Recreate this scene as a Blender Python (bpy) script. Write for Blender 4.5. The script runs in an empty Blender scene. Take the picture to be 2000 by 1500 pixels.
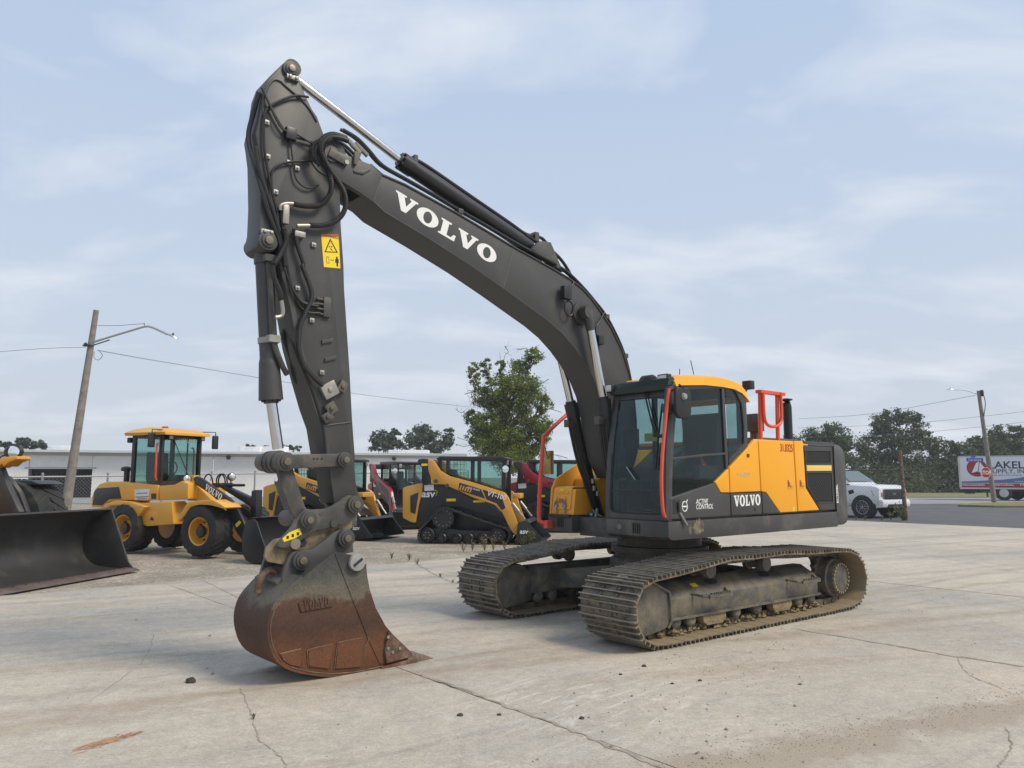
import bpy, bmesh, math, random
from mathutils import Vector, Matrix, noise
random.seed(7)
R_=math.radians
# ------------------------------------------------------------------ camera
scn=bpy.context.scene
COL=scn.collection
FPX,PITCH,CAMH=1500.0,6.9,1.65
cam=bpy.data.objects.new('camera',bpy.data.cameras.new('camera'))
COL.objects.link(cam)
cam.data.sensor_width=36.0; cam.data.lens=36.0*FPX/2000.0
cam.data.clip_start=0.1; cam.data.clip_end=3000
cam.location=(0,0,CAMH); cam.rotation_euler=(R_(90+PITCH),0,0)
scn.camera=cam
# ------------------------------------------------------------------ sky and sun
SUN_EL,SUN_AZ=48.0,112.0      # azimuth clockwise from +Y (view direction)
w=bpy.data.worlds.new('World'); scn.world=w; w.use_nodes=True
nt=w.node_tree; nt.nodes.clear()
def N(t,typ,**k):
    n=t.nodes.new(typ)
    for a,b in k.items(): setattr(n,a,b)
    return n
sky=N(nt,'ShaderNodeTexSky',sky_type='NISHITA',sun_disc=False)
sky.sun_elevation=R_(SUN_EL); sky.sun_rotation=R_(SUN_AZ)
sky.altitude=200; sky.air_density=1.0; sky.dust_density=1.5; sky.ozone_density=2.0
bg=N(nt,'ShaderNodeBackground'); out=N(nt,'ShaderNodeOutputWorld')
tc=N(nt,'ShaderNodeTexCoord')
sep=N(nt,'ShaderNodeSeparateXYZ'); nt.links.new(tc.outputs['Generated'],sep.inputs[0])
# cloud sheet: project the view direction on a flat layer
mx=N(nt,'ShaderNodeMath',operation='MAXIMUM'); mx.inputs[1].default_value=0.0; nt.links.new(sep.outputs['Z'],mx.inputs[0])
ad=N(nt,'ShaderNodeMath',operation='ADD'); ad.inputs[1].default_value=0.22; nt.links.new(mx.outputs[0],ad.inputs[0])
dv=N(nt,'ShaderNodeVectorMath',operation='DIVIDE'); nt.links.new(tc.outputs['Generated'],dv.inputs[0])
cmb=N(nt,'ShaderNodeCombineXYZ')
for i in range(3): nt.links.new(ad.outputs[0],cmb.inputs[i])
nt.links.new(cmb.outputs[0],dv.inputs[1])
mp=N(nt,'ShaderNodeMapping'); mp.inputs['Scale'].default_value=(1.7,2.7,0.0); mp.inputs['Rotation'].default_value=(0,0,R_(-28)); mp.inputs['Location'].default_value=(0.35,0.2,0)
nt.links.new(dv.outputs[0],mp.inputs[0])
nz=N(nt,'ShaderNodeTexNoise'); nz.inputs['Scale'].default_value=1.0; nz.inputs['Detail'].default_value=10; nz.inputs['Roughness'].default_value=0.55; nz.inputs['Distortion'].default_value=0.4
nt.links.new(mp.outputs[0],nz.inputs['Vector'])
cr=N(nt,'ShaderNodeValToRGB'); cr.color_ramp.elements[0].position=0.47; cr.color_ramp.elements[1].position=0.70
cr.color_ramp.elements[0].color=(0,0,0,1); cr.color_ramp.elements[1].color=(.78,.78,.78,1)
nt.links.new(nz.outputs['Fac'],cr.inputs[0])
# even veil of haze, thicker towards the horizon (air path), same all the way round
hz=N(nt,'ShaderNodeMapRange'); hz.inputs['From Min'].default_value=0.0; hz.inputs['From Max'].default_value=0.75
hz.inputs['To Min'].default_value=0.97; hz.inputs['To Max'].default_value=0.80
nt.links.new(mx.outputs[0],hz.inputs['Value'])
hc=N(nt,'ShaderNodeValToRGB'); hc.color_ramp.elements[0].position=0.0; hc.color_ramp.elements[1].position=0.62
hc.color_ramp.elements[0].color=(.565,.605,.665,1); hc.color_ramp.elements[1].color=(.455,.575,.775,1)
e_=hc.color_ramp.elements.new(.22); e_.color=(.525,.605,.725,1)
nt.links.new(mx.outputs[0],hc.inputs[0])
hs=N(nt,'ShaderNodeVectorMath',operation='SCALE'); hs.inputs['Scale'].default_value=10.0; nt.links.new(hc.outputs[0],hs.inputs[0])
CLOUD=(7.1,7.5,8.1,1)
m1=N(nt,'ShaderNodeMixRGB'); nt.links.new(hs.outputs[0],m1.inputs[2])
nt.links.new(hz.outputs[0],m1.inputs[0]); nt.links.new(sky.outputs[0],m1.inputs[1])
m2=N(nt,'ShaderNodeMixRGB'); m2.inputs[2].default_value=CLOUD
nt.links.new(cr.outputs[0],m2.inputs[0]); nt.links.new(m1.outputs[0],m2.inputs[1])
nt.links.new(m2.outputs[0],bg.inputs['Color']); bg.inputs['Strength'].default_value=0.091
nt.links.new(bg.outputs[0],out.inputs['Surface'])
sun=bpy.data.objects.new('sun',bpy.data.lights.new('sun','SUN')); COL.objects.link(sun)
sun.data.energy=2.4; sun.data.angle=R_(20); sun.data.color=(1.0,.90,.74)
sd=Vector((math.sin(R_(SUN_AZ))*math.cos(R_(SUN_EL)),math.cos(R_(SUN_AZ))*math.cos(R_(SUN_EL)),math.sin(R_(SUN_EL))))
sun.rotation_euler=sd.to_track_quat('Z','Y').to_euler(); sun.location=sd*60
scn.view_settings.view_transform='Standard'; scn.view_settings.look='None'
scn.view_settings.exposure=0.33; scn.view_settings.gamma=1.0
scn.render.engine='CYCLES'
scn.render.resolution_x=1024; scn.render.resolution_y=768
# ------------------------------------------------------------------ surveying helpers: photo pixel -> point on a real plane
def ray(u,v):
    x=(u-1000)/FPX; z=(750-v)/FPX; c,s=math.cos(R_(PITCH)),math.sin(R_(PITCH))
    return Vector((x,c-s*z,s+c*z))
def gnd(u,v,z=0.0):
    d=ray(u,v); t=(z-CAMH)/d.z; return Vector((0,0,CAMH))+d*t
def dep(u,v,y):
    d=ray(u,v); return Vector((0,0,CAMH))+d*(y/d.y)
class Frame:
    """a thing's own axes: X forward, Y left, Z up"""
    def __init__(s,loc,yaw):
        s.loc=Vector(loc); s.yaw=yaw
        s.M=Matrix.Translation(s.loc)@Matrix.Rotation(R_(yaw),4,'Z'); s.I=s.M.inverted()
        s.o=s.I@Vector((0,0,CAMH)); s.r=s.I.to_3x3()
    def at(s,p,Y):
        d=s.r@ray(*p); t=(Y-s.o.y)/d.y; return s.o+d*t
    def xz(s,ps,Y): return [(q.x,q.z) for q in (s.at(p,Y) for p in ps)]
def zoom(ox,oy,k): return lambda *ps:[(ox+x/k,oy+y/k) for x,y in ps]
# ------------------------------------------------------------------ mesh building
class B:
    def __init__(s): s.v=[]; s.f=[]
    def add(s,vs,fs):
        o=len(s.v); s.v+= [tuple(v) for v in vs]; s.f+=[tuple(i+o for i in f) for f in fs]; return s
    def box(s,x0,x1,y0,y1,z0,z1,M=None):
        vs=[Vector((x,y,z)) for z in (z0,z1) for y in (y0,y1) for x in (x0,x1)]
        if M: vs=[M@v for v in vs]
        return s.add(vs,[(0,2,3,1),(4,5,7,6),(0,1,5,4),(2,6,7,3),(0,4,6,2),(1,3,7,5)])
    def prism(s,pts,a,b,f=None):
        """pts: outline in (x,z); extruded in y from a to b. f maps (x,z,y)->vector"""
        f=f or (lambda x,z,y:Vector((x,y,z)))
        n=len(pts)
        ar=sum(pts[i][0]*pts[(i+1)%n][1]-pts[(i+1)%n][0]*pts[i][1] for i in range(n))
        if ar<0: pts=pts[::-1]
        if a>b:a,b=b,a
        vs=[f(x,z,a) for x,z in pts]+[f(x,z,b) for x,z in pts]
        fs=[tuple(range(n)),tuple(range(2*n-1,n-1,-1))]
        fs+=[((i+1)%n,i,n+i,n+(i+1)%n) for i in range(n)]
        return s.add(vs,fs)
    def cyl(s,p0,p1,r,n=16,r2=None,cap=True):
        p0,p1=Vector(p0),Vector(p1); r2=r if r2 is None else r2
        d=(p1-p0).normalized(); u=d.orthogonal().normalized(); w_=d.cross(u)
        vs=[]
        for p,rr in((p0,r),(p1,r2)):
            for i in range(n):
                a=2*math.pi*i/n; vs.append(p+(u*math.cos(a)+w_*math.sin(a))*rr)
        fs=[(i,(i+1)%n,n+(i+1)%n,n+i) for i in range(n)]
        if cap: fs+=[tuple(range(n-1,-1,-1)),tuple(range(n,2*n))]
        return s.add(vs,fs)
    def tube(s,pts,r,n=8,cap=True):
        pts=[Vector(p) for p in pts]; m=len(pts)
        rr=r if isinstance(r,(list,tuple)) else [r]*m
        vs=[];u=None
        for i,p in enumerate(pts):
            d=((pts[min(i+1,m-1)]-p).normalized()+(p-pts[max(i-1,0)]).normalized())
            d=d.normalized() if d.length>1e-6 else Vector((0,0,1))
            u=d.orthogonal().normalized() if u is None else (u-d*u.dot(d)).normalized()
            w_=d.cross(u)
            for j in range(n):
                a=2*math.pi*j/n; vs.append(p+(u*math.cos(a)+w_*math.sin(a))*rr[i])
        fs=[]
        for i in range(m-1):
            for j in range(n): fs.append((i*n+j,i*n+(j+1)%n,(i+1)*n+(j+1)%n,(i+1)*n+j))
        if cap: fs+=[tuple(range(n-1,-1,-1)),tuple(range((m-1)*n,m*n))]
        return s.add(vs,fs)
    def lathe(s,prof,c,axis,n=24,up=None,ring=False):
        """prof: (radius, height along axis)"""
        c=Vector(c); d=Vector(axis).normalized(); u=d.orthogonal().normalized(); w_=d.cross(u)
        vs=[];m=len(prof)
        for r,h in prof:
            for j in range(n):
                a=2*math.pi*j/n; vs.append(c+d*h+(u*math.cos(a)+w_*math.sin(a))*r)
        fs=[(i*n+j,i*n+(j+1)%n,(i+1)%m*n+(j+1)%n,(i+1)%m*n+j) for i in range(m if ring else m-1) for j in range(n)]
        if not ring: fs+=[tuple(range(n-1,-1,-1)),tuple(range((m-1)*n,m*n))]
        return s.add(vs,fs)
    def loft(s,rings,closed=True,caps=True):
        n=len(rings[0]); vs=[p for r in rings for p in r]; fs=[]
        for i in range(len(rings)-1):
            for j in range(n if closed else n-1):
                fs.append((i*n+j,i*n+(j+1)%n,(i+1)*n+(j+1)%n,(i+1)*n+j))
        if caps: fs+=[tuple(range(n-1,-1,-1)),tuple(range((len(rings)-1)*n,len(rings)*n))]
        return s.add(vs,fs)
    def obj(s,name,mat,parent=None,bevel=0,seg=2,ang=35,smooth=True,M=None,fixn=True):
        me=bpy.data.meshes.new(name)
        bm=bmesh.new(); bv=[bm.verts.new(v) for v in s.v]
        for f in s.f:
            try: bm.faces.new([bv[i] for i in f])
            except ValueError: pass
        if M: bmesh.ops.transform(bm,matrix=M,verts=bm.verts)
        if fixn: bmesh.ops.recalc_face_normals(bm,faces=bm.faces)
        if bevel:
            es=[e for e in bm.edges if len(e.link_faces)==2 and e.calc_face_angle(0)>R_(ang)]
            try: bmesh.ops.bevel(bm,geom=es,offset=bevel,segments=seg,affect='EDGES',clamp_overlap=True,profile=.6)
            except Exception: pass
        bm.to_mesh(me); bm.free()
        if smooth:
            for p in me.polygons: p.use_smooth=True
            me.set_sharp_from_angle(angle=R_(38))
        return link(name,me,mat,parent)
def link(name,me,mat,parent=None):
    o=bpy.data.objects.new(name,me); COL.objects.link(o)
    if mat and not me.materials: me.materials.append(mat)
    if parent: o.parent=parent
    return o
def share(name,src,parent,M):
    o=bpy.data.objects.new(name,src.data); COL.objects.link(o); o.parent=parent; o.matrix_local=M; return o
def tag(o,label,cat=None,group=None,kind=None):
    if label: o['label']=label
    if cat: o['category']=cat
    if group: o['group']=group
    if kind: o['kind']=kind
    return o
def thing(name,label,cat,frame=None,loc=(0,0,0),rz=0,group=None):
    e=bpy.data.objects.new(name,None); COL.objects.link(e); e.empty_display_size=.2
    if frame: e.location=frame.loc; e.rotation_euler=(0,0,R_(frame.yaw))
    else: e.location=loc; e.rotation_euler=(0,0,rz)
    return tag(e,label,cat,group)
def catmull(pts,k=6,closed=False):
    P=[Vector(p) for p in pts]; n=len(P); o=[]
    rng=range(n) if closed else range(n-1)
    for i in rng:
        if closed: a,b,c,d=P[(i-1)%n],P[i],P[(i+1)%n],P[(i+2)%n]
        else: a,b,c,d=P[max(i-1,0)],P[i],P[i+1],P[min(i+2,n-1)]
        for j in range(k):
            t=j/k; o.append(.5*((2*b)+(c-a)*t+(2*a-5*b+4*c-d)*t*t+(3*b-a-3*c+d)*t**3))
    if not closed:o.append(P[-1])
    return o
def circ(cx,cz,r,n=20,a0=0,a1=360): return [(cx+r*math.cos(R_(a0+(a1-a0)*i/(n if a1-a0==360 else n-1))),cz+r*math.sin(R_(a0+(a1-a0)*i/(n if a1-a0==360 else n-1)))) for i in range(n)]
# ------------------------------------------------------------------ materials
MATS={}
def mat(name,col,rough=.5,metal=0.,var=.12,vs=3.,dirt=None,da=.35,ds=2.5,bump=0.,bs=60.,spec=.5,coat=0.,fine=0.,fs=90.):
    if name in MATS: return MATS[name]
    m=bpy.data.materials.new(name); m.use_nodes=True; t=m.node_tree; p=t.nodes['Principled BSDF']
    L=t.links.new
    tcn=N(t,'ShaderNodeTexCoord')
    n1=N(t,'ShaderNodeTexNoise'); n1.inputs['Scale'].default_value=vs; n1.inputs['Detail'].default_value=6; n1.inputs['Roughness'].default_value=.6
    L(tcn.outputs['Object'],n1.inputs['Vector'])
    mr=N(t,'ShaderNodeMapRange'); mr.inputs['From Min'].default_value=.3; mr.inputs['From Max'].default_value=.7; mr.inputs['To Min'].default_value=1-var; mr.inputs['To Max'].default_value=1+var
    L(n1.outputs['Fac'],mr.inputs['Value'])
    vm=N(t,'ShaderNodeVectorMath',operation='SCALE'); vm.inputs[0].default_value=col[:3]; L(mr.outputs[0],vm.inputs['Scale'])
    cur=vm.outputs[0]
    if fine:
        n4=N(t,'ShaderNodeTexNoise'); n4.inputs['Scale'].default_value=fs; n4.inputs['Detail'].default_value=3; L(tcn.outputs['Object'],n4.inputs['Vector'])
        m4=N(t,'ShaderNodeMapRange'); m4.inputs['From Min'].default_value=.3; m4.inputs['From Max'].default_value=.7; m4.inputs['To Min'].default_value=1-fine; m4.inputs['To Max'].default_value=1+fine; L(n4.outputs['Fac'],m4.inputs['Value'])
        v4=N(t,'ShaderNodeVectorMath',operation='SCALE'); L(cur,v4.inputs[0]); L(m4.outputs[0],v4.inputs['Scale']); cur=v4.outputs[0]
    rg=None
    if dirt:
        n2=N(t,'ShaderNodeTexNoise'); n2.inputs['Scale'].default_value=ds; n2.inputs['Detail'].default_value=8; n2.inputs['Roughness'].default_value=.68; n2.inputs['Distortion'].default_value=.3
        L(tcn.outputs['Object'],n2.inputs['Vector'])
        r2=N(t,'ShaderNodeMapRange'); r2.inputs['From Min'].default_value=.62-.4*da; r2.inputs['From Max'].default_value=.88-.4*da; r2.inputs['To Max'].default_value=min(1,da*1.7); L(n2.outputs['Fac'],r2.inputs['Value'])
        mm=N(t,'ShaderNodeMixRGB'); mm.inputs[2].default_value=(*dirt,1); L(r2.outputs[0],mm.inputs[0]); L(cur,mm.inputs[1]); cur=mm.outputs[0]
        rg=N(t,'ShaderNodeMapRange'); rg.inputs['To Min'].default_value=rough; rg.inputs['To Max'].default_value=.9; L(r2.outputs[0],rg.inputs['Value']); L(rg.outputs[0],p.inputs['Roughness'])
    else: p.inputs['Roughness'].default_value=rough
    L(cur,p.inputs['Base Color'])
    p.inputs['Metallic'].default_value=metal; p.inputs['Specular IOR Level'].default_value=spec
    if coat: p.inputs['Coat Weight'].default_value=coat; p.inputs['Coat Roughness'].default_value=.12
    if bump:
        n3=N(t,'ShaderNodeTexNoise'); n3.inputs['Scale'].default_value=bs; n3.inputs['Detail'].default_value=5; L(tcn.outputs['Object'],n3.inputs['Vector'])
        bn=N(t,'ShaderNodeBump'); bn.inputs['Strength'].default_value=min(1,bump); bn.inputs['Distance'].default_value=.02; L(n3.outputs['Fac'],bn.inputs['Height']); L(bn.outputs[0],p.inputs['Normal'])
    MATS[name]=m; return m
def glass(name,tint=(.75,.85,.84),refl=1.0,dark=1.0):
    m=bpy.data.materials.new(name); m.use_nodes=True; t=m.node_tree; t.nodes.clear()
    o=N(t,'ShaderNodeOutputMaterial'); tr=N(t,'ShaderNodeBsdfTransparent'); gl=N(t,'ShaderNodeBsdfGlossy'); mx_=N(t,'ShaderNodeMixShader'); lw=N(t,'ShaderNodeLayerWeight'); lw.inputs['Blend'].default_value=.5; pw=N(t,'ShaderNodeMath',operation='POWER'); pw.inputs[1].default_value=4.5; fr=N(t,'ShaderNodeMath',operation='MULTIPLY_ADD'); fr.inputs[1].default_value=.75; fr.inputs[2].default_value=.03; t.links.new(lw.outputs['Facing'],pw.inputs[0]); t.links.new(pw.outputs[0],fr.inputs[0])
    tr.inputs[0].default_value=(*[c*dark for c in tint],1); gl.inputs['Roughness'].default_value=.03; gl.inputs['Color'].default_value=(.9,.95,.95,1)
    t.links.new(fr.outputs[0],mx_.inputs[0]); t.links.new(tr.outputs[0],mx_.inputs[1]); t.links.new(gl.outputs[0],mx_.inputs[2]); t.links.new(mx_.outputs[0],o.inputs[0])
    return m
DUST=(.30,.26,.20); MUD=(.235,.19,.125)
GREY=mat('charcoal_paint',(.050,.0495,.049),.46,var=.12,vs=2.2,dirt=(.115,.108,.10),da=.2,ds=3.2,fine=.08,bump=.03,bs=8)
GREYD=mat('charcoal_paint_dusty',(.053,.052,.051),.5,var=.1,vs=2,dirt=DUST,da=.26,ds=3.0,fine=.08)
GREYW=mat('worn_link_paint',(.066,.062,.056),.5,var=.25,vs=5,dirt=(.23,.185,.12),da=.32,ds=5,bump=.12,bs=40,fine=.12)
YEL=mat('yellow_paint',(.86,.385,.022),.42,var=.03,vs=1.5,dirt=(.60,.34,.08),da=.06,ds=2,spec=.3)
YELD=mat('yellow_paint_dusty',(.80,.36,.03),.36,var=.05,vs=2,dirt=(.45,.30,.12),da=.2,ds=3)
ORG=mat('orange_rail_paint',(.70,.085,.035),.4,var=.07)
BLK=mat('black_rubber',(.014,.014,.015),.55,var=.15,dirt=(.10,.09,.08),da=.12,ds=5)
BLKM=mat('black_metal',(.022,.022,.023),.38,var=.1,dirt=(.10,.09,.08),da=.15,ds=4)
CHR=mat('chromed_rod',(.68,.68,.69),.2,metal=1.,var=.05,vs=8)
STEEL=mat('zinc_steel',(.33,.315,.28),.45,metal=.6,var=.15,vs=14)
WHT=mat('white_lettering',(.78,.78,.76),.5,var=.04,vs=9)
RED=mat('red_lettering',(.35,.03,.015),.5)
DECY=mat('yellow_decal',(.85,.63,.02),.4,var=.05,vs=9)
DECK_=mat('decal_black',(.02,.02,.02),.5)
DARK=mat('dark_interior',(.022,.024,.026),.7,var=.2)
MUDM=mat('muddy_track_steel',(.105,.092,.072),.6,metal=.2,var=.3,vs=7,dirt=(.31,.25,.165),da=.42,ds=8,bump=.45,bs=35,fine=.2,fs=60)
MUDY=mat('dry_mud',(.27,.21,.125),.95,var=.28,vs=6,dirt=(.15,.12,.08),da=.3,ds=7,bump=.8,bs=28,spec=.2,fine=.2)
MUDF=mat('mud_splashed_frame',(.080,.078,.072),.6,var=.25,vs=3,dirt=(.25,.205,.13),da=.50,ds=4.0,bump=.2,bs=40,fine=.15)
GLS=glass('tinted_cab_glass',(.58,.68,.68)); GLC=glass('clear_cab_glass',(.78,.88,.86))
# ------------------------------------------------------------------ lettering
def glyphs(word,track=.1):
    """wide slab-serif capitals, cap height 1; list of (outline, hole or None)"""
    V=[(0,1),(.5,1),(.5,.9),(.41,.87),(.585,.37),(.75,.87),(.66,.9),(.66,1),(1.04,1),(1.04,.9),(.95,.87),(.64,0),(.42,0),(.09,.87),(0,.9)]
    L_=[(0,1),(.52,1),(.52,.9),(.40,.87),(.40,.14),(.62,.14),(.72,.38),(.83,.38),(.81,0),(0,0),(0,.1),(.1,.13),(.1,.87),(0,.9)]
    o=[];x=0
    for ch in word:
        if ch=='V': o.append(([(x+a,b) for a,b in V],None)); x+=1.04+track*.4
        elif ch=='L': o.append(([(x+a,b) for a,b in L_],None)); x+=.83+track*.5
        elif ch=='O':
            c=x+.52; o.append(([(c+.52*math.cos(t),.5+.53*math.sin(t)) for t in [i*math.pi/16 for i in range(32)]],[(c+.2*math.cos(t),.5+.37*math.sin(t)) for t in [i*math.pi/16 for i in range(32)]])); x+=1.04+track
    return o,x
def slab_text(name,word,mt,parent,M,h,width=None,depth=.004,track=.1):
    """M: local frame, X reading direction, Y up, Z out of the face"""
    gl,wd=glyphs(word,track); sx=h if width is None else width/wd
    b=B()
    for o,hole in gl:
        n=len(o)
        if hole is None:
            b.prism([(x*sx,y*h) for x,y in o],0,depth,lambda x,z,y:Vector((x,z,y)))
        else:
            vs=[];
            for z in (0,depth):
                vs+=[(x*sx,y*h,z) for x,y in o]+[(x*sx,y*h,z) for x,y in hole]
            fs=[]
            for i in range(n):
                j=(i+1)%n
                fs+=[(2*n+i,2*n+j,3*n+j,3*n+i),(i,n+i,n+j,j),(i,j,2*n+j,2*n+i),(n+i,3*n+i,3*n+j,n+j)]
            b.add(vs,fs)
    return b.obj(name,mt,parent,M=M,smooth=False)
def text(name,s,mt,parent,M,size,shear=0,bold=.0,sx=1,align='LEFT',depth=.002):
    cu=bpy.data.curves.new('t','FONT'); cu.body=s; cu.size=size; cu.shear=shear; cu.offset=bold; cu.extrude=depth; cu.align_x=align; cu.resolution_u=3
    ob=bpy.data.objects.new('t',cu); COL.objects.link(ob)
    me=bpy.data.meshes.new_from_object(ob.evaluated_get(bpy.context.evaluated_depsgraph_get()))
    bpy.data.objects.remove(ob); bpy.data.curves.remove(cu)
    me.transform(M@Matrix.Diagonal((sx,1,1,1))); me.materials.clear(); me.name=name
    return link(name,me,mt,parent)
def text_fit(name,s,mt,parent,M,width,height,**k):
    o=text(name,s,mt,parent,Matrix.Identity(4),1.0,**k)
    xs=[v.co.x for v in o.data.vertices]; ys=[v.co.y for v in o.data.vertices]
    o.data.transform(M@Matrix.Diagonal((width/(max(xs)-min(xs)),height/.7,1,1))@Matrix.Translation((-min(xs),0,0))); return o
def face_M(o,xd,yd):
    x=Vector(xd).normalized(); y=Vector(yd); y=(y-x*y.dot(x)).normalized(); z=x.cross(y)
    return Matrix.Translation(Vector(o))@Matrix((x,y,z)).transposed().to_4x4()
# =================================================================== GROUND
def concrete():
    m=bpy.data.materials.new('stained_concrete'); m.use_nodes=True; t=m.node_tree; p=t.nodes['Principled BSDF']; L=t.links.new
    tcn=N(t,'ShaderNodeTexCoord'); P=tcn.outputs['Object']
    def nse(s,d=6,r=.6,dist=0.,vec=None,sc=None,rot=0.):
        n=N(t,'ShaderNodeTexNoise'); n.inputs['Scale'].default_value=s; n.inputs['Detail'].default_value=d; n.inputs['Roughness'].default_value=r; n.inputs['Distortion'].default_value=dist
        if sc:
            mp=N(t,'ShaderNodeMapping'); mp.vector_type='TEXTURE'; mp.inputs['Scale'].default_value=sc; mp.inputs['Rotation'].default_value=(0,0,R_(rot)); L(P,mp.inputs[0]); L(mp.outputs[0],n.inputs['Vector'])
        else: L(P,n.inputs['Vector'])
        return n.outputs['Fac']
    def rng(v,a,b,c,d):
        r=N(t,'ShaderNodeMapRange'); r.inputs['From Min'].default_value=a; r.inputs['From Max'].default_value=b; r.inputs['To Min'].default_value=c; r.inputs['To Max'].default_value=d; L(v,r.inputs['Value']); return r.outputs[0]
    def mix(f,a,b):
        q=N(t,'ShaderNodeMixRGB')
        if isinstance(f,float): q.inputs[0].default_value=f
        else: L(f,q.inputs[0])
        for i,v in ((1,a),(2,b)):
            if isinstance(v,tuple): q.inputs[i].default_value=(*v,1)
            else: L(v,q.inputs[i])
        return q.outputs[0]
    def mul(c,f):
        v=N(t,'ShaderNodeVectorMath',operation='SCALE'); L(c,v.inputs[0]); L(f,v.inputs['Scale']); return v.outputs[0]
    c=mix(rng(nse(.55,5,.6),.35,.65,0,1),(.50,.44,.355),(.44,.395,.33))
    c=mix(rng(nse(.28,5,.65,.4),.48,.62,0,.6),c,(.34,.325,.30))       # bluish grey damp/rubbed areas
    c=mix(rng(nse(1.0,6,.65,.5,sc=(4.5,.5,1),rot=20),.52,.66,0,.55),c,(.36,.30,.23))   # brown wheel smears along the drive
    c=mix(rng(nse(1.0,6,.65,.3,sc=(5.0,.20,1),rot=36),.56,.68,0,.4),c,(.27,.26,.24))    # dark rubber streaks
    c=mix(rng(nse(2.4,8,.72,.8),.62,.72,0,.5),c,(.52,.505,.48))       # chalky scuffs
    c=mix(rng(nse(3.2,7,.7,1.2),.66,.74,0,.45),c,(.25,.225,.19))      # small stains
    c=mix(rng(nse(1.0,7,.7,.6,sc=(1.6,.16,1),rot=-20),.64,.72,0,.6),c,(.58,.565,.53))   # scraped light scratches
    c=mix(rng(nse(9,8,.75,1.0),.63,.70,0,.55),c,(.20,.185,.16))      # oily specks
    c=mul(c,rng(nse(3.4,9,.78,.6),.3,.7,.87,1.13)); c=mix(rng(nse(1.0,8,.75,.8,sc=(.9,.09,1),rot=38),.62,.70,0,.5),c,(.22,.20,.17)); c=mix(rng(nse(1.0,8,.75,.8,sc=(1.3,.12,1),rot=12),.63,.71,0,.55),c,(.60,.575,.53)); c=mul(c,rng(nse(12,6,.75),.3,.7,.86,1.14)); c=mul(c,rng(nse(45,4,.7),.3,.7,.80,1.20)); c=mul(c,rng(nse(170,3,.6),.3,.7,.80,1.20))
    # sandy wash of loose grit in the near right corner
    sp=N(t,'ShaderNodeSeparateXYZ'); L(P,sp.inputs[0])
    def m_(op,a,b=None):
        q=N(t,'ShaderNodeMath',operation=op)
        for i,v in ((0,a),(1,b)):
            if v is None: continue
            if isinstance(v,(int,float)): q.inputs[i].default_value=v
            else: L(v,q.inputs[i])
        return q.outputs[0]
    # signed distance across the band running from (0.75,4.55) to (4.0,6.15)
    dx,dy=3.25,1.6; ln=math.hypot(dx,dy); nx,ny=-dy/ln,dx/ln
    dist=m_('ADD',m_('ADD',m_('MULTIPLY',sp.outputs['X'],nx),m_('MULTIPLY',sp.outputs['Y'],ny)),-(nx*.75+ny*4.55)+.17)
    wob=m_('MULTIPLY',m_('SUBTRACT',nse(1.6,7,.7),.5),1.0)
    band=rng(m_('ABSOLUTE',m_('ADD',dist,wob)),.10,.26,1,0)
    xr_=rng(sp.outputs['X'],.3,.8,0,1); ym=rng(sp.outputs['X'],6.5,8,1,0)
    band=m_('MULTIPLY',m_('MULTIPLY',band,xr_),ym)
    c=mix(m_('MULTIPLY',band,.85),c,mix(rng(nse(90,3,.7),.35,.65,0,1),(.29,.24,.18),(.42,.36,.28)))
    def lineband(p0,p1,hw,amp,col,c,wob_=.12,soft=2.0):
        a_,b_=gnd(*p0),gnd(*p1); ddx,ddy=b_.x-a_.x,b_.y-a_.y; l_=math.hypot(ddx,ddy); ux,uy=-ddy/l_,ddx/l_
        dd=m_('ADD',m_('ADD',m_('MULTIPLY',sp.outputs['X'],ux),m_('MULTIPLY',sp.outputs['Y'],uy)),-(ux*a_.x+uy*a_.y))
        dd=m_('ABSOLUTE',m_('ADD',dd,m_('MULTIPLY',m_('SUBTRACT',nse(.9,5,.6),.5),wob_*4)))
        f=m_('MULTIPLY',rng(dd,hw*.3,hw*soft,amp,0),rng(nse(5,8,.75,.5),.35,.62,.25,1))
        return mix(f,c,col)
    BRN=(.30,.235,.165); RBR=(.235,.22,.205)
    for p0,p1,hw,am in (((0,1400),(500,1348),.09,.65),((0,1310),(480,1268),.07,.5),((0,1440),(900,1300),.06,.35),((850,1290),(1200,1235),.08,.5),((60,1360),(450,1322),.05,.4)): c=lineband(p0,p1,hw,am,BRN,c)
    for p0,p1,hw,am in (((1380,1092),(2000,1052),.10,.5),((1420,1110),(2000,1078),.12,.4),((1500,1068),(2000,1038),.16,.5),((1700,1130),(2000,1100),.07,.35),((1690,1060),(2000,1120),.08,.3)): c=lineband(p0,p1,hw,am,RBR,c,.06)
    # chalky scrapes near the middle of the foreground
    q0=gnd(1130,1370); vm_=N(t,'ShaderNodeVectorMath',operation='DISTANCE'); L(P,vm_.inputs[0]); vm_.inputs[1].default_value=(q0.x,q0.y,0)
    near=rng(vm_.outputs['Value'],.2,1.3,1,0)
    c=mix(m_('MULTIPLY',near,rng(nse(1.0,9,.78,1.0,sc=(.5,.10,1),rot=48),.52,.60,0,.75)),c,(.66,.63,.58))
    c=mix(m_('MULTIPLY',near,rng(nse(3,8,.75,.8),.54,.66,0,.5)),c,(.33,.235,.17))
    # pale aggregate and dark grit specks
    vo=N(t,'ShaderNodeTexVoronoi'); vo.inputs['Scale'].default_value=26; L(P,vo.inputs['Vector']); c=mix(m_('MULTIPLY',rng(vo.outputs['Distance'],.06,.13,1,0),rng(nse(1.3,4),.45,.6,0,.8)),c,(.62,.60,.56))
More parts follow.
